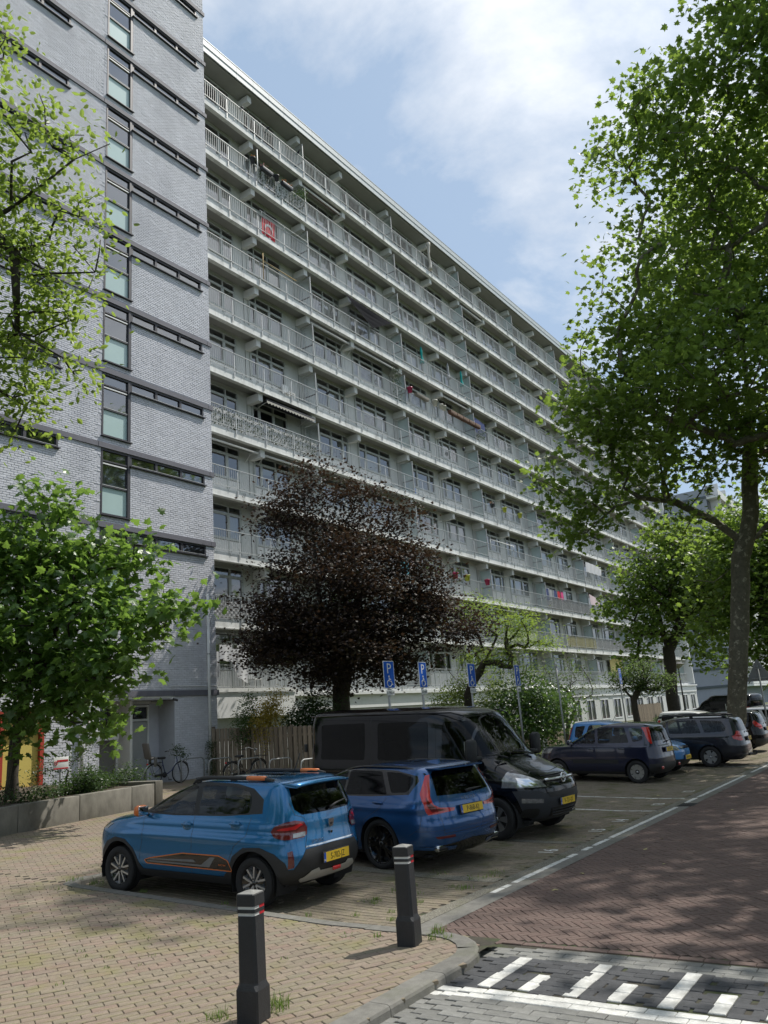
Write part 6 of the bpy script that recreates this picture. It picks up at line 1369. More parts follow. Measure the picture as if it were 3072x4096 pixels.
# ---------------------------------------------------------------- cars farther down the row
far_cars = [((33.6, 6.9), 92, m_vblk, 'black hatchback behind the mottled tree with a red tail light', 'HB-605-T', True), ((36.6, 10.2), -91, paint('white_paint', (.62, .62, .60), .0, .3), 'white car parked nose out beyond the black hatchback', None, False),
            ((39.6, 7.0), 91, paint('silver_paint', (.40, .41, .42), .6, .3), 'silver car with its tail to the road past the white car', None, False), ((42.8, 7.1), 91, m_graphite, 'dark car third beyond the mottled tree', None, False),
            ((46.0, 7.2), 91, MATS['white_paint'], 'small white car parked near the clipped hedge', None, False), ((49.4, 7.2), 91, MATS['silver_paint'], 'grey car farther along the parking row', None, False), ((58, 8.0), 91, paint('yellow_paint', (.60, .33, .03), .0, .35), 'yellow car far down the parking row', None, False), ((54.5, 7.4), 91, MATS['white_paint'], 'white car next to the far yellow car', None, False)]
for loc, hd, pnt, lab, tx, tl in far_cars:
    tp = [('mix', [('r', .55, .86), ('s', -.64, .84), ('s', -.44, 1.08), ('s', -.50, 1.15), ('s', -.66, 1.0), ('r', .58, .98)], m_redl)]
    hatch('parked_car', lab, loc, hd, pnt, 2.55, 3.38, .80, .88, 1.50, .98, .90, 2.20, ST_FIVE, m_alloy, .32, tx, m_tint, tp)
def boxvan(name, label, loc, hd, pnt, H, cat='van'):
    rows = [(.3, 3.75, -.95, .9), (.5, 3.9, -1.0, .95), (.8, 3.88, -1.0, .97), (1.0, 3.6, -1.0, .97), (1.2, 3.1, -.99, .96), (1.5, 2.8, -.985, .94), (H-.25, 2.35, -.965, .88), (H-.12, 2.2, -.93, .82), (H-.04, 1.9, -.8, .62), (H, 1, 0, .1)]
    regs = [dict(n='windscreen', k='front', p=[(0, 1.25), (.84, 1.27), (.74, H-.3), (0, H-.26)], m=m_tint, sub=True, one=True), dict(n='side_window', k='side', p=rnd_poly([(2.7, 1.25), (2.3, H-.35), (1.9, H-.35), (1.9, 1.22)], .05), m=m_tint, sub=True, push=.004), dict(n='rear_window', k='rear', p=rnd_poly([(.05, 1.2), (.76, 1.2), (.7, H-.3), (.05, H-.3)], .05), m=m_tint, sub=True, push=.004),
            dict(n='tail_light', k='rear', p=[(.84, .75), (.95, .75), (.93, 1.15), (.84, 1.15)], m=m_redl, sub=True, push=.008), dict(n='seam', k='side', p=seamp([(1.75, .4), (1.75, H-.2)]), m=sm)]
    return car(name, label, cat, loc, hd, rows, 3.0, .34, .21, 1.74, pnt, regs, ST_VAN, m_alloy, n=6, nr=14, m=2.6, step=.16)
t, B = boxvan('parked_van', 'black van with red tail light parked by the slim forked tree', (57.5, 11.5), 70, m_vblk, 1.97)
text('H', .55, m_wht, t, (.6, .985, 1.15), (PI/2, 0, PI)); 
t, B = boxvan('parked_van', 'white company van with red and blue lettering far down the street', (74.0, 6.0), 188, MATS['white_paint'], 2.75)
m_lred = M('lettering_red', (.55, .12, .08), .6); m_lblu = M('lettering_blue', (.03, .12, .35), .6)
for tx, z, s_, m_, x in (('NEDERLAND IN', 1.62, .27, m_lred, .35), ('TELECOM EN', 1.30, .34, m_lblu, .35)): text(tx, s_, m_, t, (x+.1, .99, z), (PI/2, 0, PI), sx=.85)
lg = MB().prism([(-.2, -.25), (-.05, -.25), (.1, .05), (.1, .25), (-.05, .25), (-.2, 0)], 0, .01, m_lblu).prism([(.12, -.25), (.25, -.1), (.25, .25), (.12, .25)], 0, .012, m_lred); o = link('logo', lg.mesh('logo'), t); o.location = (1.75, .985, 1.46); o.rotation_euler = (PI/2, 0, PI)
# ================================================================== STREET FURNITURE
m_boll = M('bollard_black', (.022, .023, .026), .5, var=.15, vscale=9, bump=.25, bscale=60, moss=((.05, .05, .05), 7., .58, .75))
def sq(h, ch=.18):
    c = h*ch; return [(-h+c, -h), (h-c, -h), (h, -h+c), (h, h-c), (h-c, h), (-h+c, h), (-h, h-c), (-h, -h+c)]
def loft_sq(mb, secs, m):
    V = []; F = []
    for h, z, ch in secs: V += [(x, y, z) for x, y in sq(h, ch)]
    for i in range(len(secs)-1):
        for k in range(8): F.append((8*i+k, 8*i+(k+1) % 8, 8*i+8+(k+1) % 8, 8*i+8+k))
    F.append(tuple(8*(len(secs)-1)+k for k in range(8))); return mb.add(V, F, m)
m_rw = M('reflective_white', (.66, .66, .64), .5, var=.1, vscale=20); m_rr = M('reflective_red', (.50, .02, .03), .4)
def bollard(label, x, y, rz, lean=0.):
    t = thing('bollard', label, 'bollard', (x, y, .07), group='black bollards by the crossing'); t.rotation_euler = (0, lean, rz); t.scale = (1, 1, .88)
    mb = MB(); loft_sq(mb, [(.093, -.05, .12), (.093, .245, .12), (.085, .285, .32), (.082, .30, .30), (.076, .81, .20)], m_boll); link('post', mb.mesh('post'), t)
    for z in (.808, .858):
        k = MB(); loft_sq(k, [(.073, z, .16), (.073, z+.028, .16)], m_rw); b = link('white_band', k.mesh('white_band'), t)
        k2 = MB(); k2.box((.036, -.0735, z+.014), (.066, .004, .027), m_rr); k2.box((.0735, -.036, z+.014), (.004, .066, .027), m_rr); link('red_patch', k2.mesh('red_patch'), b)
    k = MB(); loft_sq(k, [(.078, .834, .14), (.078, .862, .14)], m_boll); link('collar', k.mesh('collar'), t)
    k = MB(); loft_sq(k, [(.074, .884, .14), (.080, .888, .14), (.080, .975, .14), (.074, .983, .14)], m_boll); V = [(x, y, .983) for x, y in sq(.074, .14)]+[(0, 0, 1.005)]; k.add(V, [(i, (i+1) % 8, 8) for i in range(8)], M('bollard_top', (.22, .22, .21), .7, var=.3, vscale=12)); link('cap', k.mesh('cap'), t); return t
bollard('nearest black bollard with white and red bands, in front of the small blue car', 4.78, 4.69, rad(12)); bollard('black bollard with white and red bands beside the curved kerb', 6.87, 4.69, rad(10))
# disabled parking signs
m_sblue = M('sign_blue', (.010, .10, .50), .55, spec=.2); m_galv = M('galvanised_pole', (.30, .31, .31), .5, metal=.3, var=.15, vscale=12)
def parking_sign(label, x, y, code, rz=0., h=3.22, lean=0.):
    t = thing('parking_sign', label, 'sign', (x, y, gz(y)+.07), group='disabled parking signs'); t.rotation_euler = (0, lean, rz)
    link('pole', MB().tube([(0, 0, -.05), (0, 0, h)], .03, m_galv, 10).lathe([(.045, .0), (.045, .9), (.03, .93)], m_galv, 10).mesh('pole'), t)
    z = h-.30-.4*0; b = link('sign_board', MB().prism(rnd_poly([(-.20, -.32), (.20, -.32), (.20, .32), (-.20, .32)], .03), 0, .012, m_wht, X=Matrix.Translation((0, -.035, z)) @ Matrix.Rotation(PI/2, 4, 'X')).mesh('sign_board'), t)
    link('blue_field', MB().prism(rnd_poly([(-.185, -.305), (.185, -.305), (.185, .305), (-.185, .305)], .022), 0, .002, m_sblue, X=Matrix.Translation((0, -.0475, z)) @ Matrix.Rotation(PI/2, 4, 'X')).mesh('blue_field'), b)
    o = text('P', .34, m_wht, b, (-.0, -.051, z+.13), (PI/2, 0, 0), name='letter'); o.scale = (1.05, 1, 1)
    w_ = MB(); yy = -.052
    w_.lathe([(0, .001), (.026, .001), (.026, 0)], m_wht, 14, X=Matrix.Translation((-.015, yy, z-.045)) @ Matrix.Rotation(PI/2, 4, 'X'))
    def bar(p, r): w_.tube([(a, yy, z+c) for a, c in p], r, m_wht, 5)
    bar([(-.015, -.075), (-.01, -.155), (.055, -.158), (.085, -.235), (.11, -.228)], .014); bar([(-.012, -.11), (.05, -.11)], .010); bar([(-.03+.085*math.cos(a)+.02, -.205+.075*math.sin(a)) for a in np.linspace(rad(100), rad(345), 16)], .011); link('wheelchair_symbol', w_.mesh('wheelchair_symbol'), b)
    u = link('code_plate', MB().box((.02, -.04, z-.42), (.30, .01, .13), m_wht, bev=.004).mesh('code_plate'), t); text(code, .085, m_ink, u, (.02, -.047, z-.42), (PI/2, 0, 0), name='code', sx=.85); return t
parking_sign('blue disabled parking sign with code 5-TNL-61, leftmost above the van', 15.95, 10.95, '5-TNL-61', rad(-4)); parking_sign('blue disabled parking sign with code 3OH-001 above the van roof', 17.45, 10.95, '3OH-001', rad(3)); parking_sign('blue disabled parking sign with code 01-LS-ZJ above the windscreen of the van', 20.0, 10.95, '01-LS-ZJ', rad(-2)); parking_sign('blue disabled parking sign with code JX-483-S beside the rhododendrons', 22.9, 10.95, 'JX-483-S', rad(4)); parking_sign('farthest blue disabled parking sign, in front of the low spreading tree', 32.5, 11.0, 'TJ-297-B', rad(6))
t = thing('sign_post', 'bare grey pole standing among the thin shrubs', 'post', (26.2, 11.0, gz(11))); link('pole', MB().tube([(0, 0, 0), (0, 0, 3.3)], .032, m_galv, 8).mesh('pole'), t); link('cap', MB().lathe([(.04, 3.28), (.04, 3.33), (0, 3.34)], m_galv, 8).mesh('cap'), t)
# yield sign seen from behind
t = thing('yield_sign', 'leaning grey back of a triangular sign on a pole by the road', 'sign', (31.0, 5.55, 0)); t.rotation_euler = (rad(1), rad(-3.5), 0)
link('pole', MB().tube([(0, 0, -.1), (0, 0, 3.05)], .03, m_galv, 10).mesh('pole'), t)
q = [(.45*math.sin(a)*1.15, .45*math.cos(a)*1.15) for a in (0, 2*PI/3, 4*PI/3)]
tb = link('sign_board', MB().prism(rnd_poly(q, .05), -.006, .006, M('sign_back', (.22, .225, .225), .55, metal=.2, var=.06), X=Matrix.Translation((.045, 0, 2.78)) @ Matrix.Rotation(PI/2, 4, 'Z') @ Matrix.Rotation(PI/2, 4, 'X')).mesh('sign_board'), t)
link('bracket', MB().box((.02, 0, 2.62), (.05, .5, .03), m_galv).box((.02, 0, 2.95), (.05, .2, .03), m_galv).mesh('bracket'), t)
# lamp post
t = thing('street_lamp', 'black street lamp with flared glass head in front of the white ground floor', 'street lamp', (62.5, 16.6, gz(16.6)))
link('post', MB().tube([(0, 0, 0), (0, 0, 3.9)], [.07, .045], m_boll, 10).lathe([(.09, 0), (.09, .9), (.07, 1.)], m_boll, 10).mesh('post'), t); link('lamp_shade', MB().lathe([(.06, 3.9), (.12, 3.95), (.50, 4.25)], M('lamp_glass', (.5, .52, .52), .2, alpha=((.8, .8, .8), .6)), 18).mesh('lamp_shade'), t); link('lamp_top', MB().lathe([(.52, 4.25), (.3, 4.34), (.1, 4.40), (0, 4.42)], m_boll, 18).mesh('lamp_top'), t)
# wooden fences, every board its own
m_wood = M('weathered_board', (.25, .205, .155), .9, var=.3, vscale=2.2, stretch=(10, 10, .7), bump=.4, bscale=30, tint=.22, moss=((.15, .14, .105), 1.2, .52, .75))
def fence(label, a, b, h, pitch, bw, back=True, n_s=300, zb=0., gap_top=.06):
    A, B_ = Vector((*a, 0)), Vector((*b, 0)); d = (B_-A); L = d.length; d.normalize(); nr = Vector((d.y, -d.x, 0)); t = thing('board_fence', label, 'fence', (A.x, A.y, gz(A.y)))
    me = MB().box((0, 0, h/2), (bw, .02, h), m_wood).mesh('board'); rz = math.atan2(d.y, d.x); k = int(L/pitch)
    for i in range(k):
        p = A+d*(i+.5)*pitch+nr*.035; o = link('board', me, loc=(p.x, p.y, gz(p.y)+zb+random.uniform(-.012, .012)), rot=(0, random.gauss(0, .006), rz+random.gauss(0, .02))); put(o, t)
        if back:
            p = A+d*(i+1)*pitch-nr*.035; o = link('board', me, loc=(p.x, p.y, gz(p.y)+zb-.02), rot=(0, random.gauss(0, .005), rz)); put(o, t)
    for zz in ((.25*h, .85*h) if h > 1 else (.25*h, .8*h)):
        m = (A+B_)/2; P(MB().box((m.x, m.y, gz(m.y)+zb+zz), (L, .05, .07), m_wood, rz=rz), 'rail', t)
    for i in range(int(L/1.85)+1):
        p = A+d*min(L, i*1.85)-nr*.07; P(MB().box((p.x, p.y, gz(p.y)+zb+h/2+.02), (.09, .09, h+.06), m_wood, rz=rz), 'post', t)
    return t
fence('tall board fence of weathered wood between the tower and the van', (20.75, 22.0), (20.75, 12.9), 1.72, .212, .142)
fence('low picket fence of weathered boards below the rhododendrons', (27.5, 15.7), (42.0, 15.9), .72, .165, .13, back=False)
fence('brown board fence beside the white ground floor in the distance', (56.0, 18.2), (62.0, 18.2), 1.5, .2, .18, back=False)
t = thing('utility_cabinet', 'small grey utility cabinet beside the picket fence', 'cabinet', (33.6, 15.2, gz(15.2))); link('housing', MB().box((0, 0, .5), (.55, .3, 1.0), M('cabinet_grey', (.42, .43, .42), .5), bev=.012).mesh('housing'), t); link('lid', MB().box((0, 0, 1.03), (.60, .36, .06), MATS['cabinet_grey'], bev=.012).mesh('lid'), t)
# bicycle stands and bicycles
for i, (y, lab) in enumerate(((21.25, 'first bicycle stand, beside the bike with the child seat'), (19.95, 'second bicycle stand from the tower, empty'), (18.65, 'third bicycle stand, with a black bicycle'), (17.35, 'fourth bicycle stand from the tower, empty'), (16.1, 'last bicycle stand, beside the rear of the van'))):
    g = gz(y)+.07; o = MB().tube([(18.65, y, g-.05), (18.65, y, g+.62), (18.69, y, g+.71), (18.78, y, g+.75), (19.52, y, g+.75), (19.61, y, g+.71), (19.65, y, g+.62), (19.65, y, g-.05)], .024, m_galv, 8).obj('bicycle_stand'); tag(o, 'galvanised hoop: '+lab, 'bike rack', 'bicycle stands along the fence')
def bicycle(label, x, y, rz, col, child=False):
    t = thing('bicycle', label, 'bicycle', (x, y, gz(y)+.07)); t.rotation_euler = (rad(4), 0, rz); R = .34
    mf = M('frame_'+col[0], col[1], .3, coat=.5); ms = m_chrome
    for wx, nm in ((0, 'rear_wheel'), (1.08, 'front_wheel')):
        w_ = MB(); T = Matrix.Translation((wx, 0, R)) @ Matrix.Rotation(PI/2, 4, 'X')
        w_.tube([T @ Vector(((R-.035)*math.cos(a), (R-.035)*math.sin(a), 0)) for a in np.linspace(0, 2*PI, 33)], .009, m_alloy, 6)
        for i in range(18): a = 2*PI*i/18; w_.tube([T @ Vector((.02*math.cos(a+.8), .02*math.sin(a+.8), .02*(-1)**i)), T @ Vector(((R-.035)*math.cos(a), (R-.035)*math.sin(a), 0))], .0022, m_alloy, 3, caps=False)
        w_.tube([(wx, -.05, R), (wx, .05, R)], .022, m_alloy, 8); o = link('wheel', w_.mesh(nm), t)
        ty = MB(); ty.tube([T @ Vector(((R-.012)*math.cos(a), (R-.012)*math.sin(a), 0)) for a in np.linspace(0, 2*PI, 33)], .019, m_tyre, 6); link('tyre', ty.mesh('tyre'), o)
        fd = MB(); fd.tube([T @ Vector(((R+.03)*math.cos(a), (R+.03)*math.sin(a), 0)) for a in (np.linspace(.5, 2.9, 14) if wx == 0 else np.linspace(.6, 2.6, 12))], .018, m_alloy if child else m_plast, 5); link('mudguard', fd.mesh('mudguard'), t)
    f = MB(); bb = (.48, 0, .30); st = (.36, 0, .62); hd = (.90, 0, .84); hl = (.93, 0, .70); f.tube([bb, st, (.31, 0, .80)], .015, mf); f.tube([(0, .0, R), bb], .011, mf); f.tube([(0, 0, R), st], .010, mf); f.tube([bb, (.72, 0, .42), hl], .017, mf); f.tube([hd, hl, (1.0, 0, .52), (1.08, 0, R)], .014, mf); f.tube([hd, (.88, 0, .98)], .012, ms); link('frame', f.mesh('frame'), t)
    h = MB(); h.tube([(.72, -.27, 1.02), (.84, -.22, 1.06), (.90, 0, 1.0), (.84, .22, 1.06), (.72, .27, 1.02)], .012, ms, 6); h.tube([(.72, -.27, 1.02), (.64, -.28, 1.0)], .017, m_plast, 6); h.tube([(.72, .27, 1.02), (.64, .28, 1.0)], .017, m_plast, 6); link('handlebar', h.mesh('handlebar'), t)
    s_ = MB(); s_.box((.28, 0, .84), (.26, .17, .07), m_plast, bev=.03); link('saddle', s_.mesh('saddle'), t)
    k = MB(); k.tube([(-.22, -.06, .70), (.3, -.06, .70), (.3, .06, .70), (-.22, .06, .70), (-.22, -.06, .70)], .007, m_plast, 5); k.tube([(-.15, .06, .70), (0, .05, R)], .006, m_plast, 4); k.tube([(-.15, -.06, .70), (0, -.05, R)], .006, m_plast, 4); link('luggage_rack', k.mesh('luggage_rack'), t)
    c = MB(); c.box((.25, -.05, .31), (.50, .02, .09), m_plast, bev=.02); c.lathe([(0, -.06), (.09, -.06), (.09, -.05), (0, -.05)], m_plast, 16, X=Matrix.Translation((.48, 0, .30)) @ Matrix.Rotation(PI/2, 4, 'X')); c.tube([(.48, -.08, .30), (.56, -.08, .16)], .009, ms, 5); c.box((.57, -.12, .15), (.09, .08, .02), m_plast); link('chain_case', c.mesh('chain_case'), t)
    link('tail_light', MB().box((-.25, 0, .68), (.03, .07, .05), m_redl, bev=.01).mesh('tail_light'), t)
    if child:
        cs = link('child_seat', MB().box((-.10, 0, .86), (.30, .28, .07), M('seat_plastic', (.15, .145, .135), .6), bev=.03).box((-.30, 0, 1.10), (.07, .32, .52), MATS['seat_plastic'], X=Matrix.Translation((-.30, 0, 1.10)) @ Matrix.Rotation(rad(-16), 4, 'Y') @ Matrix.Translation((.30, 0, -1.10)), bev=.03).box((-.05, .14, .75), (.10, .05, .30), MATS['seat_plastic'], bev=.02).box((-.05, -.14, .75), (.10, .05, .30), MATS['seat_plastic'], bev=.02).mesh('child_seat'), t)
        link('cushion', MB().box((-.27, 0, 1.10), (.03, .22, .36), M('cushion_grey', (.33, .32, .30), .9), X=Matrix.Translation((-.27, 0, 1.1)) @ Matrix.Rotation(rad(-16), 4, 'Y') @ Matrix.Translation((.27, 0, -1.1)), bev=.012).mesh('cushion'), cs)
    else:
        b = MB(); b.tube([(1.02, -.15, .80), (1.28, -.15, .80), (1.28, .15, .80), (1.02, .15, .80), (1.02, -.15, .80)], .008, m_plast, 4); link('front_carrier', b.mesh('front_carrier'), t)
    return t
bicycle('blue bicycle with a grey child seat leaning by the first stand', 17.75, 21.55, rad(-2), ('blue', (.012, .03, .13)), True)
bicycle('black bicycle with high handlebars in the third stand', 18.55, 18.85, rad(-6), ('black', (.02, .02, .02)))
fl = [(18.75, 21.45, 1.72, .18), (18.95, 21.5, 1.6, .16)]
tree('flower_garland', 'greenery twined round the handlebars of the blue bicycle', 'plant', fl, [], 30, 14, .06, 'oval', L_IVY, BARK2, 71, spread=.09)
tree('ivy', 'ivy climbing the corner of the tall board fence', 'ivy', [(20.66, 21.9, z, .17) for z in (.9, 1.2, 1.5, 1.8)], [], 60, 14, .06, 'oval', L_IVY, BARK2, 72, spread=.09)
t = thing('notice_sign', 'small white and red notice on a stake in the planter', 'sign', (12.45, 18.6, 1.0)); link('stake', MB().box((0, 0, .35), (.04, .03, 1.0), m_galv).mesh('stake'), t); b_ = link('sign_board', MB().box((0, -.025, .72), (.42, .015, .30), m_wht, bev=.004).mesh('sign_board'), t)
link('red_stripe', MB().box((0.04, -.035, .78), (.30, .004, .05), m_rr).box((0, -.035, .60), (.40, .004, .03), m_rr).mesh('red_stripe'), b_); link('ban_symbol', MB().tube([(-.15+.045*math.cos(a), -.036, .73+.045*math.sin(a)) for a in np.linspace(0, 2*PI, 15)], .007, m_rr, 4).tube([(-.18, -.036, .76), (-.12, -.036, .70)], .006, m_rr, 4).mesh('ban_symbol'), b_)
# ================================================================== THINGS ON THE BALCONIES
def cloth(name, label, cat, pts, m, nx=8, ny=8, wave=.03, group=None, k=9.):
    """four corners, rippled, 4 mm thick"""
    A, B_, C_, D = [Vector(p) for p in pts]; nrm = (B_-A).cross(D-A).normalized(); V = []; F = []
    for j in range(ny+1):
        for i in range(nx+1):
            u, v = i/nx, j/ny; p = A.lerp(B_, u).lerp(D.lerp(C_, u), v); V.append(p+nrm*wave*math.sin(u*k+v*2.3)*(.4+v))
    n = len(V); V += [p-nrm*.006 for p in V]
    for j in range(ny):
        for i in range(nx):
            a = j*(nx+1)+i; F.append((a, a+1, a+nx+2, a+nx+1)); F.append((n+a, n+a+nx+1, n+a+nx+2, n+a+1))
    me = MB().add([tuple(v) for v in V], F, m, True).mesh(name); o = link(name, me); return tag(o, label, cat, group)
m_flag = M('flag_red', (.55, .012, .03), .8); m_black_c = M('shade_cloth', (.010, .011, .014), .95, spec=.05); m_teal = M('teal_cloth', (.0, .32, .30), .8); m_greyc = M('grey_cloth', (.36, .37, .38), .8); m_whitec = M('white_cloth', (.72, .73, .74), .85, transl=((.6, .6, .62), .25)); m_pink = M('pink_cloth', (.65, .06, .22), .8); m_navyc = M('navy_cloth', (.03, .05, .16), .8); m_cyan = M('cyan_cloth', (.12, .50, .62), .8); m_limec = M('lime_cloth', (.46, .58, .22), .8); m_pinkw = M('rose_cloth', (.62, .50, .52), .8)
ZT = lambda k: 31.85-2.8*k
RY = 23.66
fl = thing('flag', 'red flag with white crescent and star hung inside the third floor railing from the top', 'flag', (26.9, 23.74, ZT(2))); cl = cloth('cloth', None, None, [(26.42, 23.745, ZT(2)+.90), (27.38, 23.745, ZT(2)+.98), (27.34, 23.745, ZT(2)-.10), (26.40, 23.745, ZT(2)-.02)], m_flag, wave=.012); put(cl, fl)
cr = MB(); n = 22; o1 = [(.30*math.cos(a), .30*math.sin(a)) for a in np.linspace(rad(35), rad(325), n)]; o2 = [(.07+.235*math.cos(a), .235*math.sin(a)) for a in np.linspace(rad(318), rad(42), n)]
cr.prism(o1+o2, 0, .008, m_whitec, X=Matrix.Translation((26.90, 23.725, ZT(2)+.42)) @ Matrix.Rotation(PI/2, 4, 'X') @ Matrix.Rotation(rad(-90), 4, 'Z')); st_ = [(.09*(1 if i % 2 == 0 else .4)*math.sin(PI*i/5), .09*(1 if i % 2 == 0 else .4)*math.cos(PI*i/5)) for i in range(10)]; cr.prism(st_, 0, .008, m_whitec, X=Matrix.Translation((26.90, 23.725, ZT(2)+.14)) @ Matrix.Rotation(PI/2, 4, 'X')); put(cr.obj('crescent'), fl)
def railpot(label, x, k, m, col, dx=.0, sz=1., group='flower pots on the railings', oblong=0., cat='flower pot'):
    t = thing('flower_pot', label, cat, (x, RY-.10, ZT(k)+.80), group=group)
    p = MB()
    if oblong: p.box((0, 0, .10), (oblong, .20, .20), m, bev=.025, taper=1.12)
    else: p.lathe([(0, 0), (.10*sz, 0), (.135*sz, .24*sz), (.155*sz, .24*sz), (.155*sz, .28*sz), (.13*sz, .28*sz), (.12*sz, .20*sz), (0, .20*sz)], m, 14)
    link('pot', p.mesh('pot'), t)
    if col is not None:
        q = MB(); rg = random.Random(int(x*10)+k); w_ = (oblong or .24*sz)/2
        for _ in range(26): c = (rg.uniform(-w_, w_), rg.uniform(-.09, .09), .24+rg.random()*.17); q.lathe([(0, -.02), (.032, 0), (.02, .02), (0, .024)], col if rg.random() < .6 else L_RHO, 5, X=Matrix.Translation(c) @ Euler((rg.random(), rg.random(), 0)).to_matrix().to_4x4())
        link('flowers', q.mesh('flowers'), t)
    return t
m_pb = M('dark_pot', (.03, .035, .045), .5); m_pp = M('crimson_pot', (.42, .02, .10), .4); m_pl = M('lime_pot', (.50, .55, .05), .4); m_pw = M('white_pot', (.62, .61, .55), .5); f_or = M('orange_flower', (.65, .20, .02), .7); f_pk = M('pink_flower', (.65, .06, .25), .7); f_rs = M('rose_flower', (.60, .30, .30), .7)
railpot('round dark pot of orange flowers on the second balcony row, first from the tower', 25.72, 1, m_pb, f_or); railpot('long dark box of pink flowers, second on the second row', 26.75, 1, m_pb, f_rs, oblong=.75); railpot('small empty dark pot, third on the second row', 27.5, 1, m_pb, None); railpot('long dark box with coral flowers beside the lattice corner', 28.3, 1, m_pb, f_or, oblong=.75)
railpot('crimson pot alone on the fifth row by the dark hedge screen', 39.02, 4, m_pp, None, sz=1.2); railpot('grey woven box on the fifth row railing', 40.4, 4, M('wicker', (.22, .20, .17), .9, bump=.5), None, oblong=1.35); railpot('white pot on the fifth row, left of the brown boxes', 41.95, 4, m_pw, None, sz=1.3); railpot('cream pot, second left of the brown boxes', 42.73, 4, m_pw, None, sz=1.1); railpot('cream pot nearest the brown boxes', 43.1, 4, m_pw, None, sz=1.1)
railpot('crimson pot of pink flowers above the maple crown', 42.41, 8, m_pp, f_pk, sz=1.3); railpot('lime pot of pink flowers on the ninth row', 43.92, 8, m_pl, f_rs, sz=1.3); railpot('crimson pot of flowers beside the glass screen on the ninth row', 46.61, 8, m_pp, f_rs, sz=1.3); railpot('lime green pot on the seventh row, left one', 50.5, 6, m_pl, None, sz=1.2); railpot('lime green pot on the seventh row nearest the big plane tree', 53.0, 6, m_pl, None, sz=1.2); railpot('dark pot on the seventh row, left of the lime pots', 48.57, 6, m_pb, f_or)
t = thing('planter_boxes', 'row of brown wooden planter boxes on the fifth row railing', 'planter', (45.9, RY-.1, ZT(4)+.80))
for i in range(5):
    b = MB(); b.box((-1.7+.84*i, 0, .13), (.80, .24, .25), M('brown_wood', (.13, .065, .04), .8, var=.25, stretch=(1, 8, 8)), bev=.01)
    for j in range(6): b.box((-2.0+.84*i+.12*j, -.125, .16), (.03, .01, .16), M('pale_wood', (.42, .33, .25), .8), X=None)
    link('box', b.mesh('box'), t)
def ivyscreen(label, x0, x1, k, z0=.05, z1=.88, m=None, pale=True, y=23.78, seed=5):
    t = thing('leaf_screen', label, 'screen', ((x0+x1)/2, y, ZT(k))); rg = np.random.default_rng(seed); n = int((x1-x0)*(z1-z0)*230)
    if pale: put(link('backing', mesh_np('backing', [(x0, y+.03, ZT(k)+z0), (x1, y+.03, ZT(k)+z0), (x1, y+.03, ZT(k)+z1-.04), (x0, y+.03, ZT(k)+z1-.04)], [np.array([[0, 1, 2, 3]])], [m_whitec if pale == 'w' else m_winf])), t)
    V0, F0 = leaf_tpl('oval'); Pp = np.stack([rg.uniform(x0, x1, n), y+rg.normal(0, .02, n), ZT(k)+rg.uniform(z0, z1, n)], -1); s = rg.uniform(.06, .10, n); nr = rg.normal(0, .5, (n, 3)); nr[:, 1] -= 1; nr /= np.linalg.norm(nr, axis=1)[:, None]; d = rg.normal(0, 1, (n, 3)); d -= nr*(d*nr).sum(1)[:, None]; d /= np.linalg.norm(d, axis=1)[:, None]; sx = np.cross(d, nr)
    W = (V0[None, :, 0, None]*sx[:, None]+V0[None, :, 1, None]*d[:, None]+V0[None, :, 2, None]*nr[:, None])*s[:, None, None]+Pp[:, None]
    put(link('leaves', mesh_np('leaves', W.reshape(-1, 3), [(F0[None]+len(V0)*np.arange(n)[:, None, None]).reshape(-1, 3)], [m or L_DARK], tint=np.repeat(rg.random(n), len(F0))), kind='stuff'), t); return t
ivyscreen('dark leafy screen behind the second row railing', 26.2, 30.0, 1, pale=False); ivyscreen('leaf patterned screen on the seventh row beside the tower', 22.5, 26.05, 6, pale='w'); ivyscreen('leaf patterned screen on the seventh row under the dark awning', 26.2, 29.9, 6, pale='w', seed=6); ivyscreen('tall dark hedge screen on the fifth row', 37.5, 38.5, 4, .05, 2.15, pale=False, seed=8)
t = tree('lattice_plant', 'climbing plant on a lattice at the end of the second row balcony', 'plant', [(29.75, 23.8, ZT(1)+1.2, .35), (29.9, 23.85, ZT(1)+1.6, .25), (29.2, 23.8, ZT(1)+1.0, .2)], [], 40, 14, .07, 'oval', L_IVY, BARK2, 73, spread=.12)
def awning(label, x0, x1, k, open_=0., m=None, drop=.35, zz=2.30):
    t = thing('awning', label, 'awning', ((x0+x1)/2, WY-.05, ZT(k)+zz)); m = m or m_greyc
    y1 = 24.0 if not open_ else 23.72; z1 = ZT(k)+zz-.08 if not open_ else ZT(k)+zz-drop
    P(MB().tube([(x0, y1, z1), (x1, y1, z1)], .05, m_wht if not open_ else m, 8), 'front_bar', t)
    if open_:
        zw = ZT(k)+zz-.75
        put(cloth('cloth', None, None, [(x0+.05, WY-.02, ZT(k)+2.36), (x1-.05, WY-.02, ZT(k)+2.36), (x1-.05, y1, z1), (x0+.05, y1, z1)], m, wave=.01, nx=12, ny=4), t)
        sc = MB(); n = 16
        for i in range(n):
            xa, xb = x0+(x1-x0)*i/n, x0+(x1-x0)*(i+1)/n; sc.prism([(xa, 0), (xb, 0), (xb, -.12), ((xa+xb)/2, -.19), (xa, -.12)], 0, .006, M('valance', (.42, .40, .36), .9), X=Matrix.Translation((0, y1-.03, z1)) @ Matrix.Rotation(PI/2, 4, 'X'))
        P(sc, 'valance', t)
    else: P(MB().tube([(x0, y1+.12, z1+.06), (x1, y1+.12, z1+.06)], .06, m, 8), 'roll', t)
    a = MB()
    for x in (x0+.2, x1-.2): a.tube([(x, WY, ZT(k)+1.9), (x, (WY+y1)/2, z1-.05), (x, y1, z1)], .02, m_wht, 6)
    P(a, 'arms', t); return t
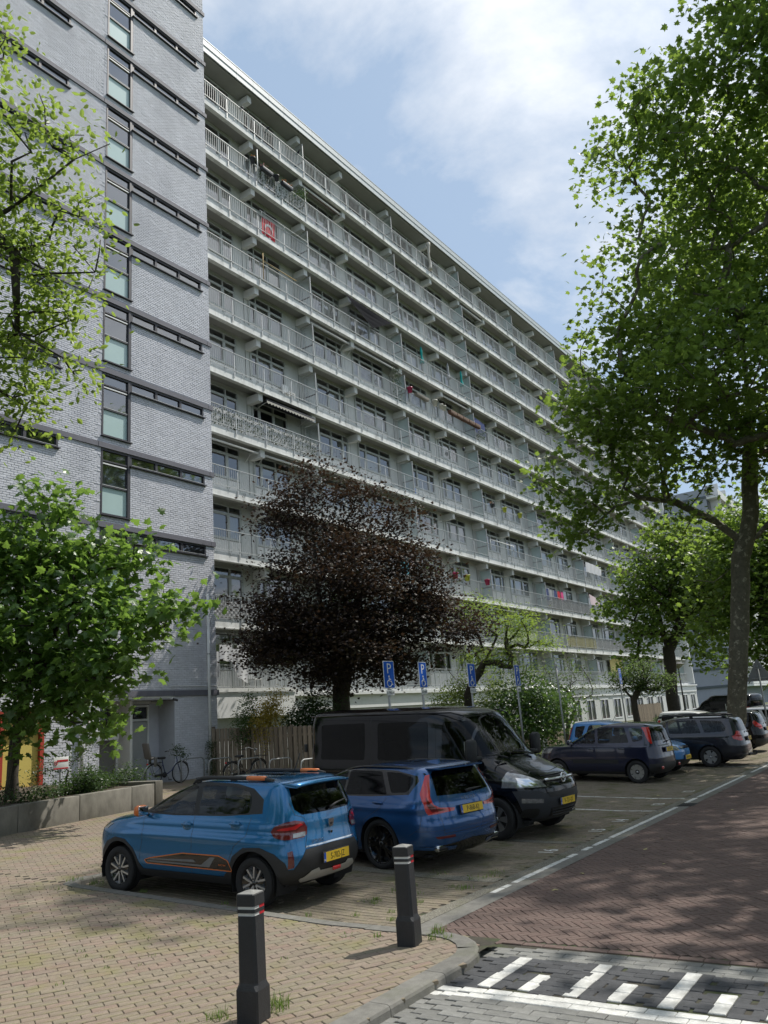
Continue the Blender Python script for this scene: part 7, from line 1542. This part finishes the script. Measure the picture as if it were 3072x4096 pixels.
awning('open dark awning with scalloped valance on the seventh row', 26.2, 29.7, 6, 1, M('dark_awning', (.02, .023, .035), .85), .25, 2.36); awning('rolled white awning on the eighth row beside the tower', 22.3, 25.8, 7); awning('rolled white awning on the eighth row behind the maple', 26.2, 29.8, 7); awning('rolled white awning on the fifth row by the glass screen', 30.2, 33.6, 4); awning('rolled white awning on the fifth row in the middle bay', 34.0, 38.5, 4); awning('rolled brown awning on the second row', 30.1, 33.7, 1, m=M('brown_awning', (.16, .10, .09), .85)); awning('rolled awning above the brown planter boxes', 43.9, 47.4, 4); awning('rolled white awning on the tenth row', 47.8, 51.4, 9); awning('rolled awning just above the ground floor bushes', 47.8, 51.3, 10); awning('rolled white awning near the top right', 47.9, 51.4, 1)
sl = thing('shade_sail', 'black triangular shade sail hanging on the fourth row', 'shade sail', (35.2, 23.6, ZT(3)+1.6)); V = []; F = []; tri = [Vector((33.0, 23.72, ZT(3)+2.32)), Vector((35.3, 23.45, ZT(3)+.85)), Vector((37.9, 23.70, ZT(3)+2.30))]; n = 12; idx = {}
for i in range(n+1):
    for j in range(n+1-i):
        a, b = i/n, j/n; c = 1-a-b; p = tri[0]*c+tri[1]*a+tri[2]*b; idx[i, j] = len(V); V.append((p.x, p.y-.06*math.sin(9*a+4*b)*c*3*b+.05*math.sin(26*a)*min(a, b, c)*3, p.z-.45*c*b))
for i in range(n):
    for j in range(n-i):
        F.append((idx[i, j], idx[i+1, j], idx[i, j+1]))
        if j < n-i-1: F.append((idx[i+1, j], idx[i+1, j+1], idx[i, j+1]))
put(MB().add(V, F, m_black_c, True).obj('cloth'), sl)
P(MB().tube([(33.0, 23.72, ZT(3)+2.32), (33.0, 23.72, ZT(3)+2.44)], .01, m_galv, 4).tube([(37.9, 23.7, ZT(3)+2.3), (38.0, 23.72, ZT(3)+2.44)], .01, m_galv, 4), 'cord', sl)
def parasol(label, x, k, m, h=2.1):
    t = thing('parasol', label, 'parasol', (x, 23.95, ZT(k)), group='closed parasols'); link('pole', MB().tube([(0, 0, 0), (0, 0, h)], .02, m_wht, 6).mesh('pole'), t)
    link('canopy', MB().lathe([(.0, h+.06), (.03, h), (.06, h-.1), (.085, h-.35), (.07, h-.62), (.06, h-.70), (.12, h-.95), (.17, h-1.14), (.10, h-1.16)], m, 10).mesh('canopy'), t); link('base', MB().lathe([(0, .1), (.2, .08), (.22, 0)], m_pb, 12).mesh('base'), t)
parasol('closed teal parasol, left one on the fourth row', 41.5, 3, m_teal); parasol('closed pale grey parasol between the teal ones', 44.9, 3, m_greyc); parasol('closed teal parasol, right one on the fourth row', 46.75, 3, m_teal, 2.15)
tw = MB().tube([(43.26+.04*math.sin(i), 23.62, ZT(0)+2.15-.21*i) for i in range(11)], [.16, .13, .09, .10, .07, .09, .075, .09, .08, .12, .15], M('cream_cloth', (.55, .52, .46), .9), 9); tag(tw.obj('wrapped_cloth'), 'cream cloth twisted and tied to the top row railing', 'cloth')
tag(MB().tube([(26.11, 23.6, ZT(1)), (26.11, 23.6, ZT(1)+1.85)], .028, m_wht, 6).obj('white_pole'), 'white pole standing at the second row railing', 'pole')
bm_ = M('bamboo', (.42, .30, .13), .7); t = thing('bamboo_poles', 'bamboo poles tied to the fourth row railing', 'pole', (27.3, 23.6, ZT(3)+1)); P(MB().tube([(26.22, 23.6, ZT(3)+.05), (26.24, 23.6, ZT(3)+1.5)], .025, bm_, 6), 'upright', t); P(MB().tube([(26.2, 23.6, ZT(3)+1.08), (28.7, 23.6, ZT(3)+1.06)], .03, bm_, 6), 'crossbar', t)
tag(MB().tube([(26.15, 23.62, ZT(2)+1.12), (29.9, 23.62, ZT(2)+1.12)], .02, m_wht, 6).tube([(26.3, 23.62, ZT(2)+1.12), (26.3, 23.66, ZT(2)+.9)], .012, m_wht, 5).tube([(28.0, 23.62, ZT(2)+1.12), (28.0, 23.66, ZT(2)+.9)], .012, m_wht, 5).obj('drying_rail'), 'white drying rail above the third row railing with the flag', 'rail')
tag(MB().tube([(47.76, 23.62, ZT(7)+1.25), (51.43, 23.62, ZT(7)+1.25)], .03, m_wht, 6).tube([(47.8, 23.62, ZT(7)+1.25), (47.8, 23.66, ZT(7)+.6)], .02, m_wht, 5).tube([(51.4, 23.62, ZT(7)+1.25), (51.4, 23.66, ZT(7)+.9)], .02, m_wht, 5).obj('drying_rail'), 'white drying rail on the eighth row above the maple', 'rail')
gt = 'laundry on the lowest balcony by the tower'
m_print = M('printed_sheet', (.72, .73, .74), .85, col2=(.30, .34, .42), vscale=9, transl=((.6, .6, .62), .2)) if False else m_whitec
cloth('laundry', 'white sheet hanging left on the lowest balcony by the tower', 'laundry', [(22.70, 23.55, ZT(10)+1.72), (23.38, 23.55, ZT(10)+1.72), (23.33, 23.52, ZT(10)+1.05), (22.68, 23.52, ZT(10)+1.12)], m_whitec, group=gt); cloth('laundry', 'long white sheet hanging right on the lowest balcony by the tower', 'laundry', [(23.69, 23.57, ZT(10)+1.75), (24.37, 23.57, ZT(10)+1.80), (24.20, 23.53, ZT(10)+.22), (23.62, 23.53, ZT(10)+.45)], m_whitec, group=gt, k=7); cloth('laundry', 'narrow white cloth against the corner of the tower', 'laundry', [(22.55, 23.58, ZT(10)+1.45), (22.72, 23.58, ZT(10)+1.45), (22.62, 23.55, ZT(10)+.5), (22.52, 23.55, ZT(10)+.2)], m_whitec, group=gt, nx=3); cloth('laundry', 'middle white towel between the two hanging sheets', 'laundry', [(23.36, 23.58, ZT(10)+1.58), (23.72, 23.58, ZT(10)+1.60), (23.66, 23.55, ZT(10)+.62), (23.44, 23.55, ZT(10)+.70)], m_whitec, group=gt, nx=4)
tag(MB().tube([(22.4, 23.58, ZT(10)+1.74), (24.6, 23.58, ZT(10)+1.80)], .006, m_wht, 4).tube([(24.6, 23.58, ZT(10)+1.8), (24.6, 23.66, ZT(10)+.9)], .012, m_wht, 5).tube([(22.4, 23.58, ZT(10)+1.74), (22.4, 23.66, ZT(10)+.9)], .012, m_wht, 5).obj('washing_line'), 'washing line over the lowest balcony railing', 'washing line')
for i, (m_, lab) in enumerate(((m_whitec, 'white towel drying on the ninth row'), (m_navyc, 'dark blue trousers drying on the ninth row'), (m_greyc, 'grey shirt drying on the ninth row'), (m_navyc, 'navy shirt next to the pink cloth'), (m_flag, 'red shirt beside the pink cloth'), (m_pink, 'bright pink cloth at the end of the ninth row washing'))):
    x = 56.4+.66*i+(.25 if i > 2 else 0); cloth('laundry', lab, 'laundry', [(x, 24.0, ZT(8)+1.6), (x+.5, 24.0, ZT(8)+1.62), (x+.46, 24.0, ZT(8)+.75), (x+.04, 24.0, ZT(8)+.7)], m_, nx=4, ny=4, group='washing on the ninth row')
cloth('laundry', 'cyan cloth glimpsed through the maple crown', 'laundry', [(37.0, 23.9, ZT(8)+1.6), (37.7, 23.9, ZT(8)+1.6), (37.7, 23.9, ZT(8)+.6), (37.0, 23.9, ZT(8)+.6)], m_cyan, nx=4, ny=4); cloth('laundry', 'rose cloth glimpsed through the maple crown', 'laundry', [(37.9, 23.9, ZT(8)+1.6), (38.4, 23.9, ZT(8)+1.6), (38.4, 23.9, ZT(8)+.7), (37.9, 23.9, ZT(8)+.7)], m_pinkw, nx=4, ny=4)
cloth('privacy_cloth', 'white crumpled sheet strung above the eighth row railing', 'cloth', [(65.6, 23.68, ZT(7)+1.85), (69.3, 23.68, ZT(7)+1.75), (69.2, 23.68, ZT(7)+.95), (65.6, 23.68, ZT(7)+.95)], m_whitec, nx=18, wave=.05, k=24); cloth('privacy_cloth', 'rose sheet strung above the ninth row railing', 'cloth', [(65.4, 23.68, ZT(8)+1.85), (67.6, 23.68, ZT(8)+1.5), (67.6, 23.68, ZT(8)+.95), (65.6, 23.68, ZT(8)+.95)], m_pinkw, nx=10)
cloth('railing_cover', 'lime green striped cover along the tenth row railing', 'cover', [(48.9, 23.735, ZT(9)+.92), (53.7, 23.735, ZT(9)+.92), (53.7, 23.735, ZT(9)+.06), (48.9, 23.735, ZT(9)+.06)], M('lime_cover', (.46, .58, .22), .8, col2=(.62, .68, .45), vscale=6, stretch=(1, 1, .05)), nx=60, ny=2, wave=.015, k=90)
m_yck = M('yellow_weave', (.50, .45, .16), .8, col2=(.30, .27, .12), vscale=8); m_gck = M('grey_weave', (.42, .42, .41), .8, col2=(.16, .16, .16), vscale=9); m_bwk = M('checked_weave', (.50, .50, .50), .8, col2=(.06, .06, .06), vscale=10)
def woven(label, x0, x1, k, ma, mb_):
    t = thing('woven_screen', label, 'screen', ((x0+x1)/2, 23.735, ZT(k)+.5)); n = int((x1-x0)/.115); A = MB(); Bm = MB()
    for i in range(n):
        for j in range(8): (A if (i+j) % 2 else Bm).box((x0+(i+.5)*.115, 23.735+(.012 if (i+j) % 2 else 0), ZT(k)+.10+.105*j), (.113, .008, .103), ma if (i+j) % 2 else mb_)
    P(A, 'light_weave', t); P(Bm, 'dark_weave', t); return t
woven('yellow checked screen along the tenth row railing', 59.5, 65.6, 9, M('yellow_light', (.55, .50, .20), .8), M('yellow_dark', (.30, .27, .10), .8)); woven('grey checked screen along the tenth row, right of the yellow one', 66.0, 74.4, 9, M('grey_light', (.52, .52, .51), .8), M('grey_dark', (.20, .20, .20), .8)); woven('black and white checked screen along the ninth row', 57.0, 65.5, 8, M('white_light', (.60, .60, .60), .8), M('black_dark', (.06, .06, .06), .8)); woven('striped grey screen on the tenth row beside the tower', 22.3, 26.0, 9, M('white_light'), M('grey_dark'))
cloth('tarpaulin', 'dark blue tarpaulin behind the brown planter boxes', 'tarpaulin', [(47.7, 23.95, ZT(4)+1.9), (49.6, 23.95, ZT(4)+1.7), (49.6, 23.95, ZT(4)+.7), (47.7, 23.95, ZT(4)+.7)], M('blue_tarp', (.01, .03, .14), .6)); tree('balcony_plant', 'leafy pot plant behind the fifth row railing', 'plant', [(48.65, 23.95, ZT(4)+.55, .42)], [], 36, 14, .09, 'oval', L_DARK, BARK2, 74, spread=.14)
cloth('window_blind', 'yellow blind drawn on the lowest row far right', 'blind', [(69.9, 24.3, ZT(10)+2.2), (73.0, 24.3, ZT(10)+2.2), (73.0, 24.3, ZT(10)+.9), (69.9, 24.3, ZT(10)+.9)], M('pale_yellow', (.62, .52, .20), .8), wave=.005)
def chair(label, x, k, m):
    t = thing('balcony_chair', label, 'chair', (x, 24.2, ZT(k))); link('seat', MB().box((0, 0, .42), (.45, .45, .04), m, bev=.01).mesh('seat'), t); link('backrest', MB().box((0, .22, .72), (.45, .04, .5), m, bev=.01).mesh('backrest'), t)
    for a in (-.2, .2):
        for b in (-.2, .2): link('leg', MB().box((a, b, .2), (.04, .04, .4), m).mesh('leg'), t)
    return t
chair('blue plastic chair behind the glass screen on the seventh row', 39.15, 6, M('blue_plastic', (.03, .16, .55), .5)); chair('white plastic chair on the lowest balcony near the tower', 25.3, 10, m_wht); chair('white plastic chair on the sixth row near the tower', 28.4, 5, m_wht)
m_bird = M('pigeon_grey', (.035, .038, .045), .7)
for lab, x, k in (('dark pigeon on the top railing, nearest the tower', 25.25, 0), ('dark pigeon on the top railing, second from the tower', 27.13, 0), ('dark pigeon on the top railing beside the glass screen', 29.59, 0), ('dark pigeon on the sixth row railing', 30.92, 5), ('pigeon on the sixth row near the open window', 36.1, 5), ('dark pigeon on the fourth row by the shade sail', 38.24, 3), ('pigeon on the third row railing near the big plane tree', 55.28, 2), ('pigeon on the seventh row beyond the plane leaves', 70.67, 6), ('rightmost pigeon on the seventh row', 72.99, 6)):
    t = thing('pigeon', lab, 'pigeon', (x, 23.70, ZT(k)+.965), random.uniform(-2, 2), group='pigeons on the railings'); b = MB(); b.tube([(-.17, 0, .07), (-.08, 0, .10), (.02, 0, .13), (.09, 0, .17), (.11, 0, .21), (.14, 0, .235), (.165, 0, .23)], [.012, .045, .062, .045, .028, .030, .006], m_bird, 8); b.tube([(0, .02, .09), (.0, .02, 0)], .006, m_bird, 4); b.tube([(0, -.02, .09), (.0, -.02, 0)], .006, m_bird, 4); link('body', b.mesh('body'), t)
lant = thing('wall_lamp', 'dark lantern hanging under a beam on the sixth row', 'lantern', (46.0, 23.95, ZT(5)+1.6)); link('housing', MB().lathe([(0, .0), (.08, .03), (.10, .22), (.02, .30), (0, .31)], m_pb, 8).mesh('housing'), lant); link('hook', MB().tube([(0, 0, .3), (0, 0, .46)], .008, m_pb, 4).mesh('hook'), lant)
